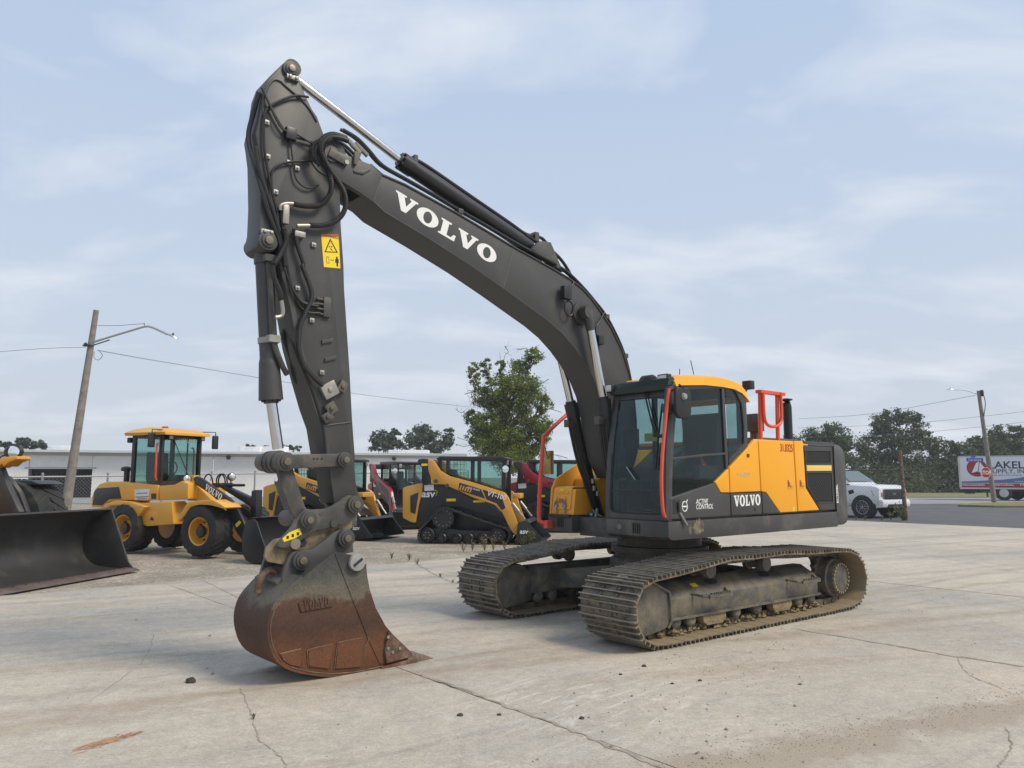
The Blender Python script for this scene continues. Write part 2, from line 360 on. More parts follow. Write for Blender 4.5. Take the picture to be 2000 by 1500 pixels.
    vo=N(t,'ShaderNodeTexVoronoi'); vo.inputs['Scale'].default_value=17; L(P,vo.inputs['Vector']); c=mix(m_('MULTIPLY',rng(vo.outputs['Distance'],.05,.11,1,0),rng(nse(1.1,4),.48,.6,0,.8)),c,(.17,.15,.125))
    oi=N(t,'ShaderNodeObjectInfo'); c=mul(c,rng(oi.outputs['Random'],0,1,.965,1.035))
    L(c,p.inputs['Base Color']); L(rng(nse(4,5,.6),.3,.7,.72,.95),p.inputs['Roughness']); p.inputs['Specular IOR Level'].default_value=.3
    bn=N(t,'ShaderNodeBump'); bn.inputs['Strength'].default_value=.35; bn.inputs['Distance'].default_value=.012; L(m_('ADD',nse(120,4,.7),m_('MULTIPLY',nse(22,4,.6),1.2)),bn.inputs['Height']); L(bn.outputs[0],p.inputs['Normal'])
    return m
CONC=concrete()
GRAV=mat('pale_gravel',(.36,.315,.25),.95,var=.18,vs=.8,dirt=(.23,.20,.165),da=.5,ds=1.4,bump=1.0,bs=40,spec=.2,fine=.5,fs=22)
ASPH=mat('dark_asphalt',(.105,.105,.11),.85,var=.16,vs=.5,dirt=(.19,.185,.175),da=.32,ds=.7,bump=.3,bs=80,spec=.3,fine=.18,fs=60)
ROADM=mat('worn_grey_road',(.27,.265,.255),.9,var=.1,vs=.4,dirt=(.20,.195,.19),da=.3,ds=.5,fine=.12,fs=40)
GRASS=mat('dry_verge_grass',(.17,.165,.075),.95,var=.3,vs=2.5,dirt=(.30,.25,.14),da=.4,ds=1.5,bump=.8,bs=30,fine=.35,fs=25)
FIELD=mat('far_ground',(.20,.19,.13),.95,var=.25,vs=.15,dirt=(.26,.23,.17),da=.4,ds=.4)
def sheet(name,pts,z,mt,label=None):
    b=B(); b.add([(x,y,z) for x,y in pts],[tuple(range(len(pts)))]); o=b.obj(name,mt,smooth=False)
    # make it face up
    if o.data.polygons[0].normal.z<0: o.data.flip_normals()
    o['kind']='structure'; return o
sheet('ground',[(-900,-30),(900,-30),(900,1500),(-900,1500)],-.10,FIELD)
NX,NY=.769,.639; SX,SY=.639,-.769          # n and s axes of the slab grid
def ns(n,s): return (n*NX+s*SX,n*NY+s*SY)
sheet('gravel_yard',[ns(-14,-70),ns(75,-70),ns(60,-20),ns(29,-15),ns(28.9,20),ns(-14,20)],-.03,GRAV)
sheet('asphalt_drive',[ns(28.0,-17),ns(28.0,24),ns(62,24),ns(62,-30)],-.012,ASPH)
rd=sheet('road',[(-60,49),(220,46.2),(220,61),(-60,66)],-.004,ROADM)
sheet('verge',[(18,63.2),(220,60.6),(220,76),(18,80)],.03,GRASS)
# concrete slabs with broken joint edges
sheet('joint_dirt',[ns(-9.2,-13.1),ns(7.9,-13.1),ns(12.4,-13.9),ns(16.6,-16.0),ns(28.7,-16.8),ns(28.7,8.0),ns(-9.2,8.0)],-.005,mat('joint_dirt',(.33,.29,.23),.95,var=.3,vs=5,fine=.3))
CP=bpy.data.objects.new('concrete_pavement',None); COL.objects.link(CP); CP['kind']='structure'
rows=[-9.1,-4.85,-.58,3.67,7.92,12.4,16.6,20.8,24.8,28.8]
sstart=[-13,-13,-13,-13,-13,-14.0,-16.2,-17,-17]
rn=random.Random(11)
for i in range(len(rows)-1):
    n0,n1=rows[i],rows[i+1]; cols=[sstart[i],8.0]
    for j in range(len(cols)-1):
        s0,s1=cols[j],cols[j+1]
        vis=any(True for a in (n0,n1) for c_ in (s0,s1) if ns(a,c_)[1]>2.5)
        if not vis: continue
        out_=[]
        def edge(a,bb):
            L_=math.dist(a,bb); k=max(2,int(L_/.16)); rough=.006+.012*rn.random()
            nx_,ny_=-(bb[1]-a[1])/L_,(bb[0]-a[0])/L_
            for q in range(k):
                t=q/k; x=a[0]+(bb[0]-a[0])*t; y=a[1]+(bb[1]-a[1])*t
                d=.002+rough*abs(noise.noise(Vector((x*2.2,y*2.2,.3))))*2+(.014*max(0,noise.noise(Vector((x*.9,y*.9,5.1)))-.15) )
                out_.append((x+nx_*d,y+ny_*d))
        c4=[ns(n0,s0),ns(n1,s0),ns(n1,s1),ns(n0,s1)]
        ar=sum(c4[k][0]*c4[(k+1)%4][1]-c4[(k+1)%4][0]*c4[k][1] for k in range(4))
        if ar<0: c4=c4[::-1]
        for k in range(4): edge(c4[k],c4[(k+1)%4])
        dz=rn.uniform(-.003,.002)
        b=B(); b.prism(out_,-.029,dz,lambda x,z,y:Vector((x,z,y))); b.obj('concrete_slab',CONC,CP,smooth=False)
# hairline cracks: thin dirt-filled ribbons
CRK=mat('crack_dirt',(.31,.27,.215),.95,var=.3,vs=6)
def crack(px,wd,jit=.03,seed=1):
    r2=random.Random(seed); P=[gnd(*p) for p in px]; P=catmull(P,9); b=B(); L_=[];Rr=[]
    for i,p in enumerate(P):
        t=(P[min(i+1,len(P)-1)]-P[max(i-1,0)]).normalized(); n=Vector((-t.y,t.x,0)); p=p+n*r2.uniform(-jit,jit); w_=wd*r2.uniform(.3,1.2)
        L_.append(p+n*w_+Vector((0,0,.0035))); Rr.append(p-n*w_+Vector((0,0,.0035)))
    m=len(P); b.add(L_+Rr,[(i,i+1,m+i+1,m+i) for i in range(m-1)]); o=b.obj('crack',CRK,CP,smooth=False)
crack([(1868,1282),(1880,1305),(1905,1325),(1940,1338),(1975,1355)],.004,.008,2)
crack([(470,1345),(480,1372),(492,1400),(497,1425),(510,1450),(540,1470),(560,1500)],.005,.012,3)
crack([(1965,1420),(1975,1455),(1962,1480),(1950,1500)],.006,.01,4)
crack([(300,1240),(280,1290),(210,1345),(175,1370)],.003,.008,5)
crack([(820,1318),(900,1345),(1000,1384),(1100,1420),(1200,1462),(1290,1500)],.020,.016,6)
crack([(1545,1227),(1650,1245),(1750,1262),(1850,1280),(2000,1302)],.016,.016,7)
crack([(800,1090),(830,1110),(870,1132),(895,1140)],.016,.03,8)
crack([(385,1128),(430,1150),(475,1172)],.008,.012,9)
# loose grit, clods and pebbles lying on the slab
PEB=mat('loose_grit',(.25,.21,.16),.95,var=.4,vs=3,bump=.5,bs=60)
b=B(); rn=random.Random(21)
for i in range(900):
    x=rn.uniform(-6,9); y=rn.uniform(4.2,15); r=abs(rn.gauss(0,.005))+.002
    if rn.random()<.55: x=rn.gauss(0.5+.5*(y-4.5),.6); 
    blob_c=Vector((x,y,r*.4)); 
    vs=[blob_c+Vector((dx*r*rn.uniform(.6,1.4),dy*r*rn.uniform(.6,1.4),dz_*r*.7)) for dx,dy,dz_ in [(0,0,1),(1,0,0),(0,1,0),(-1,0,0),(0,-1,0)]]
    b.add(vs,[(0,1,2),(0,2,3),(0,3,4),(0,4,1)])
for i in range(700):   # grit in the sandy wash
    t=rn.random(); x=.8+t*3.4+rn.gauss(0,.12); y=4.55+t*1.65+rn.gauss(0,.14); r=rn.uniform(.002,.006); c_=Vector((x,y,.001))
    b.add([c_+Vector((dx*r,dy*r,dz_*r)) for dx,dy,dz_ in [(0,0,.9),(1,0,0),(0,1,0),(-1,0,0),(0,-1,0)]],[(0,1,2),(0,2,3),(0,3,4),(0,4,1)])
g=b.obj('loose_grit',PEB,smooth=False); tag(g,'fine brown grit scattered over the concrete slabs','grit',kind='stuff')
b=B(); b.v=[];q=gnd(372,1332)
def rock(name,c,r,sq,label,cat,seed,mt,group=None):
    bm=bmesh.new(); bmesh.ops.create_icosphere(bm,subdivisions=2,radius=r)
    for v in bm.verts:
        k=1+.35*noise.noise(v.co*(1.6/r)*.9+Vector((seed,0,0)))+.15*noise.noise(v.co*(4/r)+Vector((0,seed,0))); v.co=Vector((v.co.x*k*sq[0],v.co.y*k*sq[1],max(-.25*r,v.co.z*k*sq[2])))
    me=bpy.data.meshes.new(name); bm.to_mesh(me); bm.free(); o=link(name,me,mt); o.location=(c.x,c.y,.22*r*sq[2]); tag(o,label,cat,group); return o
CLOD=mat('dark_clod',(.055,.05,.04),.95,var=.4,vs=30,bump=.6,bs=120)
rock('dirt_clod',gnd(372,1333),.046,(1.0,.8,.75),'fist sized dark clod of dirt lying left of the bucket','clod',3,CLOD)
for i,(u,v,r,l) in enumerate(((899,1398,.022,'small dark pebble on the joint below the bucket teeth'),(975,1397,.016,'tiny pebble right of the joint below the bucket teeth'),(1258,1302,.02,'dark crumb of mud just left of the yellow chalk smear'),(1212,1318,.016,'dark crumb of mud below the front of the near track'),(1313,1336,.014,'small dark crumb lowest of those below the near track'),(1367,1330,.016,'dark crumb of mud on open concrete right of the smear'),(1136,1404,.018,'dark crumb beside the long crack at bottom centre'))):
    rock('mud_crumb',gnd(u,v),r,(1.1,.9,.7),l,'mud crumb',i*3.1,CLOD,'mud crumbs on the slab')
# splintered straw coloured fibres bottom left
FIB=mat('reddish_wood_fibre',(.44,.27,.17),.9,var=.35,vs=20)
b=B(); rn=random.Random(5); a=gnd(135,1472); c_=gnd(300,1424)
for i in range(70):
    t=rn.random()**.8; p=a.lerp(c_,t*.8); d=(c_-a).normalized(); n=Vector((-d.y,d.x,0)); L_=rn.uniform(.05,.22)*(1.2-t)
    p=p+n*rn.gauss(0,.026*(1.2-t)); e=p+d*L_+n*rn.gauss(0,.04*(1.2-t))
    b.tube([p+Vector((0,0,.004)),(p+e)/2+Vector((0,0,.012*rn.random()+.004)),e+Vector((0,0,.004))],[.0015,.0028,.0008],4,False)
tag(b.obj('wood_splinters',FIB),'torn reddish wood fibres strewn on the concrete at bottom left','wood splinters',kind='stuff')
# =================================================================== EXCAVATOR
FU=Frame((1.843,9.778,0),220.5); FT=Frame((1.843,9.778,0),218.7)
MT=FU.I@FT.M
EX=thing('excavator','large dark grey and yellow tracked excavator with raised boom and rusty bucket on the ground','excavator',FU)
z1=zoom(440,100,3.571); z2=zoom(440,480,3.571); z3=zoom(440,840,3.0); z4=zoom(750,300,3.0)
z5=zoom(1030,700,3.946); z6=zoom(1400,700,3.947); z8=zoom(1280,1020,4.545); za=zoom(1120,1040,6.0)
V3=lambda x,y,z:Vector((x,y,z))
# ---------------------------------------------------------------- crawler tracks
LOOP=[(1.76,.70),(1.42,.725),(.97,.77),(.52,.815),(.08,.805),(-.5,.815),(-1.07,.785),(-1.75,.77),(-2.08,.73),(-2.27,.60),(-2.36,.43),(-2.35,.26),(-2.24,.10),(-2.04,.02),(-1.6,0),(-.6,0),(.4,0),(1.2,0),(1.66,0),(1.83,.03),(1.96,.105),(2.04,.21),(2.08,.34),(2.075,.47),(2.03,.575),(1.93,.66)]
lp=catmull([(x,0,z) for x,z in LOOP],10,True)
acc=[0]
for i in range(len(lp)): acc.append(acc[-1]+(lp[(i+1)%len(lp)]-lp[i]).length)
TL=acc[-1]; NS=47; PT=TL/NS
def on_loop(s):
    s%=TL
    for i in range(len(lp)):
        if acc[i+1]>=s:
            t=(s-acc[i])/(acc[i+1]-acc[i]); return lp[i].lerp(lp[(i+1)%len(lp)],t)
SW=.75
def shoemat():
    m=bpy.data.materials.new('worn_track_shoe'); m.use_nodes=True; t=m.node_tree; p=t.nodes['Principled BSDF']; L=t.links.new
    tcn=N(t,'ShaderNodeTexCoord'); oi=N(t,'ShaderNodeObjectInfo'); sp=N(t,'ShaderNodeSeparateXYZ'); L(tcn.outputs['Object'],sp.inputs[0])
    ad_=N(t,'ShaderNodeVectorMath',operation='ADD'); L(tcn.outputs['Object'],ad_.inputs[0]); sc=N(t,'ShaderNodeVectorMath',operation='SCALE'); sc.inputs[0].default_value=(37,51,23); L(oi.outputs['Random'],sc.inputs['Scale']); L(sc.outputs[0],ad_.inputs[1])
    def nse(s,d=6,r=.65):
        n=N(t,'ShaderNodeTexNoise'); n.inputs['Scale'].default_value=s; n.inputs['Detail'].default_value=d; n.inputs['Roughness'].default_value=r; L(ad_.outputs[0],n.inputs['Vector']); return n.outputs['Fac']
    def rng(v,a,b,c,d):
        r=N(t,'ShaderNodeMapRange'); r.inputs['From Min'].default_value=a; r.inputs['From Max'].default_value=b; r.inputs['To Min'].default_value=c; r.inputs['To Max'].default_value=d; L(v,r.inputs['Value']); return r.outputs[0]
    def mix(f,a,b):
        q=N(t,'ShaderNodeMixRGB'); L(f,q.inputs[0])
        for i,v in ((1,a),(2,b)):
            if isinstance(v,tuple): q.inputs[i].default_value=(*v,1)
            else: L(v,q.inputs[i])
        return q.outputs[0]
    c=mix(rng(nse(7),.42,.58,0,1),(.085,.070,.052),(.20,.165,.115))
    c=mix(rng(nse(22,5,.7),.55,.66,0,.8),c,(.30,.245,.165))
    tip=rng(sp.outputs['Z'],-.010,-.003,0,.75); c=mix(tip,c,(.27,.25,.22))         # polished grouser tips
    inn=rng(sp.outputs['Z'],-.049,-.046,.85,0); c=mix(inn,c,(.30,.235,.145))       # dried clay on the inner face
    L(c,p.inputs['Base Color']); p.inputs['Roughness'].default_value=.6; p.inputs['Metallic'].default_value=.1
    bn=N(t,'ShaderNodeBump'); bn.inputs['Strength'].default_value=.4; bn.inputs['Distance'].default_value=.01; L(nse(40,5),bn.inputs['Height']); L(bn.outputs[0],p.inputs['Normal'])
    return m
SHOE=shoemat()
sb=B()   # one shoe: X travel, Y across, Z outwards, grouser tips at z=0
pr=[(-.5*PT,-.050),(-.5*PT,-.036),(-.42*PT,-.036),(-.40*PT,0),(-.345*PT,0),(-.32*PT,-.036),(-.07*PT,-.037),(-.05*PT,-.003),(0,-.003),(.02*PT,-.037),(.27*PT,-.037),(.29*PT,-.005),(.345*PT,-.005),(.37*PT,-.037),(.455*PT,-.037),(.455*PT,-.050)]
sb.prism([(x,z-.0 if z<-.015 else z) for x,z in pr],-SW/2,SW/2)
for sx in (-.18,.16):
    for sy in (-.11,.11): sb.cyl((sx*PT,sy,-.040),(sx*PT,sy,-.022),.014,6)
shoe0=None
def build_track(yc,first):
    global shoe0
    frames=[]
    for i in range(NS):
        p=on_loop((i+.5)*PT); a=on_loop(i*PT); b=on_loop((i+1)*PT)
        tx=(b-a).normalized(); nz=Vector((tx.z,0,-tx.x))
        # outward: away from the loop centre
        cen=Vector((0-.14,0,.4))
        if nz.dot(p-cen)<0: nz=-nz
        ty=nz.cross(tx); mid=(a+b)/2
        M=Matrix((tx,ty,nz)).transposed().to_4x4(); M.translation=Vector((mid.x,yc,mid.z)); frames.append(M)
    lb=B()
    for M in frames:
        for sy in (-.085,.085):
            vs=[(-.55*PT,-.050),(.55*PT,-.050),(.60*PT,-.075),(.42*PT,-.118),(-.42*PT,-.118),(-.60*PT,-.075)]
            lb.prism(vs,sy-.02,sy+.02,lambda x,z,y:M@Vector((x,y,z)))
        lb.cyl(M@Vector((.5*PT,-.12,-.078)),M@Vector((.5*PT,.12,-.078)),.028,8)
    tr=lb.obj('crawler_track',MUDM,EX,M=MT)
    for M in frames:
        if shoe0 is None: shoe0=sb.obj('track_shoe',SHOE,tr,smooth=False); shoe0.matrix_local=MT@M
        else: share('track_shoe',shoe0,tr,MT@M)
    return tr
def build_frame(yc,s):
    """s=+1: outer side towards +Y"""
    def Y(o): return yc+s*o      # o: offset outwards from the track centre line
    f=B()
    sec=lambda X:[V3(X,Y(.19),.235),V3(X,Y(.195),.42),V3(X,Y(.15),.47),V3(X,Y(-.02),.565),V3(X,Y(-.14),.565),V3(X,Y(-.19),.42),V3(X,Y(-.19),.235)]
    f.loft([sec(1.36),sec(-1.45)])
    o=f.obj('track_frame',MUDF,EX,bevel=.012,M=MT)
    g=B(); g.box(-1.46,1.36,Y(.16),Y(.225),.215,.237); g.obj('frame_flange',MUDF,o,M=MT)
    g=B(); g.prism([(1.36,.17),(1.36,.50),(1.52,.60),(1.78,.60),(1.88,.49),(1.88,.23),(1.77,.10),(1.44,.14)],Y(-.2),Y(.2)); g.obj('idler_guard',MUDF,o,bevel=.015,M=MT)
    g=B(); g.tube([V3(1.60,Y(.205),.61),V3(1.37,Y(.215),.50),V3(1.345,Y(.215),.22),V3(1.39,Y(.21),.15)],.014,6); g.obj('guard_rib',MUDF,o,M=MT)
    # idler and sprocket
    g=B(); g.lathe([(.30,-.07),(.33,-.06),(.33,.06),(.30,.07)],V3(1.72,yc,.36),(0,1,0),28); g.obj('idler_wheel',MUDM,o,M=MT)
    g=B()
    pts=[]
    for i in range(42):
        r=.355 if i%2 else .29; a=2*math.pi*i/42; pts.append((-1.98+r*math.cos(a),.385+r*math.sin(a)))
    g.prism(pts,yc-.03,yc+.03); g.obj('sprocket',MUDM,o,M=MT)
    g=B(); c=V3(-1.95,yc,.375); ax=(0,s,0)
    g.lathe([(.235,-.05),(.235,.14),(.205,.15),(.19,.215),(.165,.225),(0.03,.225)],c,ax,32)
    g.obj('final_drive',MUDF,o,M=MT)
    g=B()
    for i in range(22):
        a=2*math.pi*i/22; q=c+Vector((math.cos(a)*.178,s*.205,math.sin(a)*.178)); g.cyl(q,q+Vector((0,s*.035,0)),.017,6)
    g.obj('drive_bolts',MUDY,o,M=MT)
    for X in (.62,-.42):
        g=B(); g.lathe([(.02,-.14),(.085,-.13),(.085,-.08),(.06,-.075),(.06,.075),(.085,.08),(.085,.15),(.055,.16),(.02,.16)],V3(X,yc+s*.02,.655),ax,18); g.obj('carrier_roller',MUDF,o,M=MT)
    for X in (1.22,.98,.62,.2,-.2,-.62,-1.05,-1.33):
        g=B(); g.lathe([(.03,-.2),(.075,-.19),(.075,-.12),(.06,-.11),(.06,.11),(.075,.12),(.075,.17),(.055,.19),(.03,.195)],V3(X,yc,.185),(0,1,0),14); g.obj('track_roller',MUDF,o,M=MT)
    for X in (.62,-.66):
        g=B(); g.prism([(X-.2,.235),(X+.2,.235),(X+.19,.15),(X+.13,.10),(X-.14,.10),(X-.2,.15)],Y(.1),Y(.2)); g.obj('mud_caked_guard',MUDY,o,bevel=.012,M=MT)
    for X0,X1 in ((.98,.40),(-.78,-1.36)):
        g=B(); z=.445
        g.tube([V3(X0,Y(.18),z),V3(X0-.04,Y(.30),z-.015),V3(X0-.2,Y(.34),z-.03),V3(X1+.12,Y(.33),z-.03),V3(X1,Y(.18),z+.01)],.014,6)
        g.prism([(X0-.10,z-.045),(X1+.10,z-.045),(X1+.10,z-.005),(X0-.10,z-.005)],Y(.325),Y(.345))
        for k in range(9):
            x=X0-.14+(X1+.14-X0+.14)*k/8; g.box(x-.008,x+.008,min(Y(.32),Y(.35)),max(Y(.32),Y(.35)),z-.004,z+.012)
        g.obj('step',MUDF,o,M=MT)
    for X in (.50,-.50):
        g=B(); n=Vector((0,s*.5,.87)).normalized()
        cc=V3(X,Y(.065),.520)
        g.add([cc+Vector((a,b*s*.87,-b*.5))+n*.004 for a,b in [(.11,0),(.06,.045),(-.06,.045),(-.11,0),(-.06,-.045),(.06,-.045)]],[(0,1,2,3,4,5)]); g.obj('frame_hole',DARK,o,M=MT)
    g=B(); n=Vector((0,s*.5,.87)).normalized(); cc=V3(.82,Y(.09),.507)
    g.add([cc+Vector((a,b*s*.87,-b*.5))+n*.004 for a,b in [(.05,.03),(-.05,.03),(-.05,-.03),(.05,-.03)]],[(0,1,2,3)]); g.obj('yellow_sticker',DECY,o,M=MT)
    # loose mud riding on the lower run
    g=B(); rn=random.Random(3 if s>0 else 4)
    for i in range(150):
        X=rn.uniform(-1.75,1.5); yy=Y(rn.uniform(.06,.20)); r=rn.uniform(.018,.042); zz=.045+r*.5+abs(rn.gauss(0,.028))
        blob(g,V3(X,yy,zz),r,rn)
    m=g.obj('mud_clods',MUDY,o,M=MT); m['kind']='stuff'
def blob(g,c,r,rn,flat=.8):
    vs=[];fs=[(0,1,2),(0,2,3),(0,3,4),(0,4,1),(5,2,1),(5,3,2),(5,4,3),(5,1,4)]
    for d in [(0,0,1),(1,0,0),(0,1,0),(-1,0,0),(0,-1,0),(0,0,-1)]:
        k=r*rn.uniform(.7,1.3); vs.append(c+Vector((d[0]*k,d[1]*k,d[2]*k*flat)))
    g.add(vs,fs)
GA=1.075
build_track(GA,True); build_track(-GA,False)
build_frame(GA,1); build_frame(-GA,-1)
# car body (X frame) and slew ring
b=B()
for s in (1,-1):
    for X in (.75,-.75):
        b.loft([[V3(X*.25-.16,0,.33),V3(X*.25+.16,0,.33),V3(X*.25+.14,0,.62),V3(X*.25-.14,0,.62)],
                [V3(X-.13,s*.55,.30),V3(X+.13,s*.55,.30),V3(X+.12,s*.55,.54),V3(X-.12,s*.55,.54)],
                [V3(X*1.1-.16,s*.92,.27),V3(X*1.1+.16,s*.92,.27),V3(X*1.1+.15,s*.92,.50),V3(X*1.1-.15,s*.92,.50)]])
b.lathe([(.62,0),(.62,.22),(.56,.26)],(0,0,.42),(0,0,1),36)
b.obj('car_body',MUDF,EX,bevel=.01,M=MT)
b=B(); b.lathe([(.55,0),(.55,.05),(.60,.055),(.60,.13),(.52,.135),(.52,.24)],(0,0,.68),(0,0,1),48); b.obj('slew_ring',mat('greasy_steel',(.05,.045,.035),.5,var=.3,dirt=MUD,da=.4),EX)
# ---------------------------------------------------------------- upper structure
YS=1.10; YF=-.88                      # near and far sides of the upper structure
ZB,ZT=.985,1.185                      # skirt bottom / top
b=B()
b.prism([(1.21,ZT),(1.21,ZB+.03),(1.15,ZB),(-2.42,ZB),(-2.46,ZT)],.22,YS); sk=b.obj('deck_skirt',GREYD,EX,bevel=.012)
b=B(); b.prism([(1.08,ZT),(1.08,ZB),(-2.42,ZB),(-2.46,ZT)],YF,-.46); b.obj('deck_skirt',GREYD,EX,bevel=.012)
b=B(); b.prism([(.95,ZT-.02),(.95,ZB-.04),(-2.4,ZB-.02),(-2.4,ZT-.01)],-.455,.215); b.obj('swing_frame',GREYD,EX,bevel=.01)
for k,(zx,zy,rx,rz) in enumerate(((1315,1300,.09,.085),(1255,1320,.03,.05),(1345,1290,.045,.06))):
    q=FU.at(z5((zx,zy))[0],YS); rn_=random.Random(k); b=B(); b.add([V3(q.x+rx*rn_.uniform(.6,1.2)*math.cos(a),YS+.0015,q.z+rz*rn_.uniform(.5,1.2)*math.sin(a)) for a in [i*math.pi/14 for i in range(28)]],[tuple(range(28))]); b.obj('mud_splash',mat('dried_mud_splash',(.20,.165,.105),.95,var=.4,vs=14,dirt=(.07,.065,.06),da=.5,ds=22),sk,smooth=False)
for X,yy in ((1.214,.42),(1.214,.66),(1.084,-.66)):
    if yy==.42:
        b=B(); b.lathe([(.035,0),(.03,.004)],(X-.002,yy,1.10),(1,0,0),16); b.obj('deck_plug',mat('plug_grey',(.14,.14,.14),.5),EX)
    else:
        b=B()
        for k in range(4): b.prism([(X-.05,1.04),(X+.006,1.04),(X+.006,1.15),(X-.05,1.15)],yy-.05+k*.03,yy-.036+k*.03)
        b.obj('tie_slot',BLKM,EX)
# body side panels on the near side (own thickness, door gaps between them)
def side_panel(name,pts,mt,y1=YS,y0=None,bv=.010,parent=EX,inset=.004):
    q=FU.xz(pts,y1); b=B()
    cx=sum(p[0] for p in q)/len(q); cz=sum(p[1] for p in q)/len(q)
    q=[(x+(cx-x)/max(.05,math.hypot(cx-x,cz-z))*inset,z+(cz-z)/max(.05,math.hypot(cx-x,cz-z))*inset) for x,z in q]
    b.prism(q,y1-.05 if y0 is None else y0,y1); return b.obj(name,mt,parent,bevel=bv,seg=3)
# dark carcass behind the panels
b=B(); b.prism([(-.50,2.06),(.04,1.72),(.20,1.45),(.20,ZT+.01),(-2.42,ZT+.01),(-2.42,2.06)],YF+.04,YS-.045); b.obj('body_carcass',BLKM,EX)
p_door=z5((1100,1078),(1445,957),(1490,1040),(1563,1040),(1570,1215),(1098,1243))
p_e=z5((1447,953),(1553,848),(1562,1036),(1492,1037))
p_b=z6((107,1041),(345,1031),(352,1200),(115,1214))
p_c=z6((349,1030),(378,1035),(489,1192),(356,1200))
p_d=z6((97,845),(298,624),(317,628),(340,1027),(105,1037))
p_f=z6((321,628),(588,634),(623,1183),(491,1191),(381,1034),(344,1027))
p_g=z6((595,634),(664,635),(688,1000),(794,1171),(628,1182))
p_h=z6((670,636),(905,648),(944,1168),(799,1171),(694,1000))
side_panel('body_panel',p_b,GREY); side_panel('body_panel',p_c,GREY)
pd=side_panel('body_panel',p_d,YEL); pf=side_panel('engine_door',p_f,YEL); pg=side_panel('engine_door',p_g,YEL)
# grille panel: frame with openings
gr=B(); hp=FU.xz(p_h,YS); g1=FU.xz(z6((690,712),(876,716),(880,803),(692,803)),YS); g2=FU.xz(z6((698,884),(886,884),(897,1104),(787,1106),(702,985)),YS)
gp=side_panel('grille_panel',p_h,GREY,y1=YS-.012)
def ring_frame(q,y,wd,name,parent,mt):
    b=B(); n=len(q); cx=sum(a for a,_ in q)/n; cz=sum(a for _,a in q)/n
    o=[(cx+(x-cx)*(1+wd),cz+(z-cz)*(1+wd)) for x,z in q]
    vs=[V3(x,y,z) for x,z in o]+[V3(x,y,z) for x,z in q]+[V3(x,y-.03,z) for x,z in o]+[V3(x,y-.03,z) for x,z in q]; fs=[]
    for i in range(n):
        j=(i+1)%n; fs+=[(i,j,n+j,n+i),(i,2*n+i,2*n+j,j),(n+i,n+j,3*n+j,3*n+i)]
    return b.add(vs,fs).obj(name,mt,parent)
def inside(q,x,z):
    c=False;n=len(q)
    for i in range(n):
        x1,z1_=q[i];x2,z2_=q[(i+1)%n]
        if (z1_>z)!=(z2_>z) and x<(x2-x1)*(z-z1_)/(z2_-z1_)+x1:c=not c
    return c
for q in (g1,g2):
    b=B(); b.prism(q,YS-.0105,YS-.009); b.obj('grille_backing',mat('grille_void',(.008,.008,.009),.8),gp)
    b=B(); x0=min(a for a,_ in q);x1=max(a for a,_ in q);zz0=min(a for _,a in q);zz1=max(a for _,a in q)
    st=.056;hh=.024
    nx=int((x1-x0)/st)+2;nzr=int((zz1-zz0)/hh)+2
    for j in range(nzr):
        for i in range(nx):
            cx=x0+i*st+(st/2 if j%2 else 0);cz=zz0+j*hh
            if inside(q,cx,cz) :
                for (dx,dz) in ((st/2,hh),(-st/2,hh)):
                    ex,ez=cx+dx,cz+dz
                    if inside(q,ex,ez):
                        d=Vector((dx,0,dz)).normalized();nn=Vector((-d.z,0,d.x))*.0026;a=V3(cx,YS-.004,cz);e=V3(ex,YS-.004,ez)
                        b.add([a-nn,e-nn,e+nn,a+nn],[(0,1,2,3)])
    m=b.obj('expanded_mesh',GREY,gp,smooth=False)
    ring_frame(q,YS-.001,.06,'grille_rim',gp,GREYD)
side_panel('reflector_strip',z6((693,824),(886,824),(888,867),(697,869)),mat('pale_yellow_reflector',(.85,.58,.14),.35,var=.04),y1=YS+.0,y0=YS-.02,bv=.002,parent=gp)
def latch(c,parent):
    q=FU.at(z6(c)[0],YS); b=B(); b.box(q.x-.065,q.x+.06,YS-.002,YS+.003,q.z-.065,q.z+.06); o=b.obj('latch_plate',YELD,parent,bevel=.002)
    b=B(); b.box(q.x+.032,q.x+.048,YS+.002,YS+.006,q.z-.035,q.z+.045); b.obj('latch_handle',mat('dark_red_plastic',(.16,.03,.015),.5),o)
    b=B(); b.box(q.x-.055,q.x+.02,YS+.002,YS+.012,q.z-.03,q.z+.03); b.cyl((q.x-.02,YS+.01,q.z-.02),(q.x-.02,YS+.016,q.z-.02),.015,10); b.obj('latch_lock',YELD,o,bevel=.004)
latch((563,968),pf); latch((655,966),pg)
RD=(-1,0,0); UP=(0,0,1)
q=FU.at(z6((488,716))[0],YS); text('lettering','31.0325',RED,pf,face_M((q.x,YS+.001,q.z),RD,UP),.135,sx=.70,bold=.0012)
q=FU.at(z6((133,1142))[0],YS); q2=FU.at(z6((340,1130))[0],YS)
slab_text('lettering','VOLVO',WHT,EX,face_M((q.x,YS+.001,q.z),(-1,0,0.01),UP),.125,width=q.x-q2.x,depth=.002)
q=FU.at(z6((915,1108))[0],YS); qq=FU.at(z6((915,965))[0],YS)
qe=FU.at(z6((937,1108))[0],YS); text_fit('lettering','EC220EL',WHT,gp,face_M((qe.x,YS+.002,q.z-.01),(0,0,1),(1,0,0)),qq.z-q.z,.058,bold=.02,depth=.0015)
q=FU.at(z6((240,748))[0],YS); b=B(); b.box(q.x-.025,q.x+.025,YS,YS+.008,q.z-.02,q.z+.02); b.obj('lamp_lens',mat('amber_lens',(.10,.06,.0),.3),pd,bevel=.004)
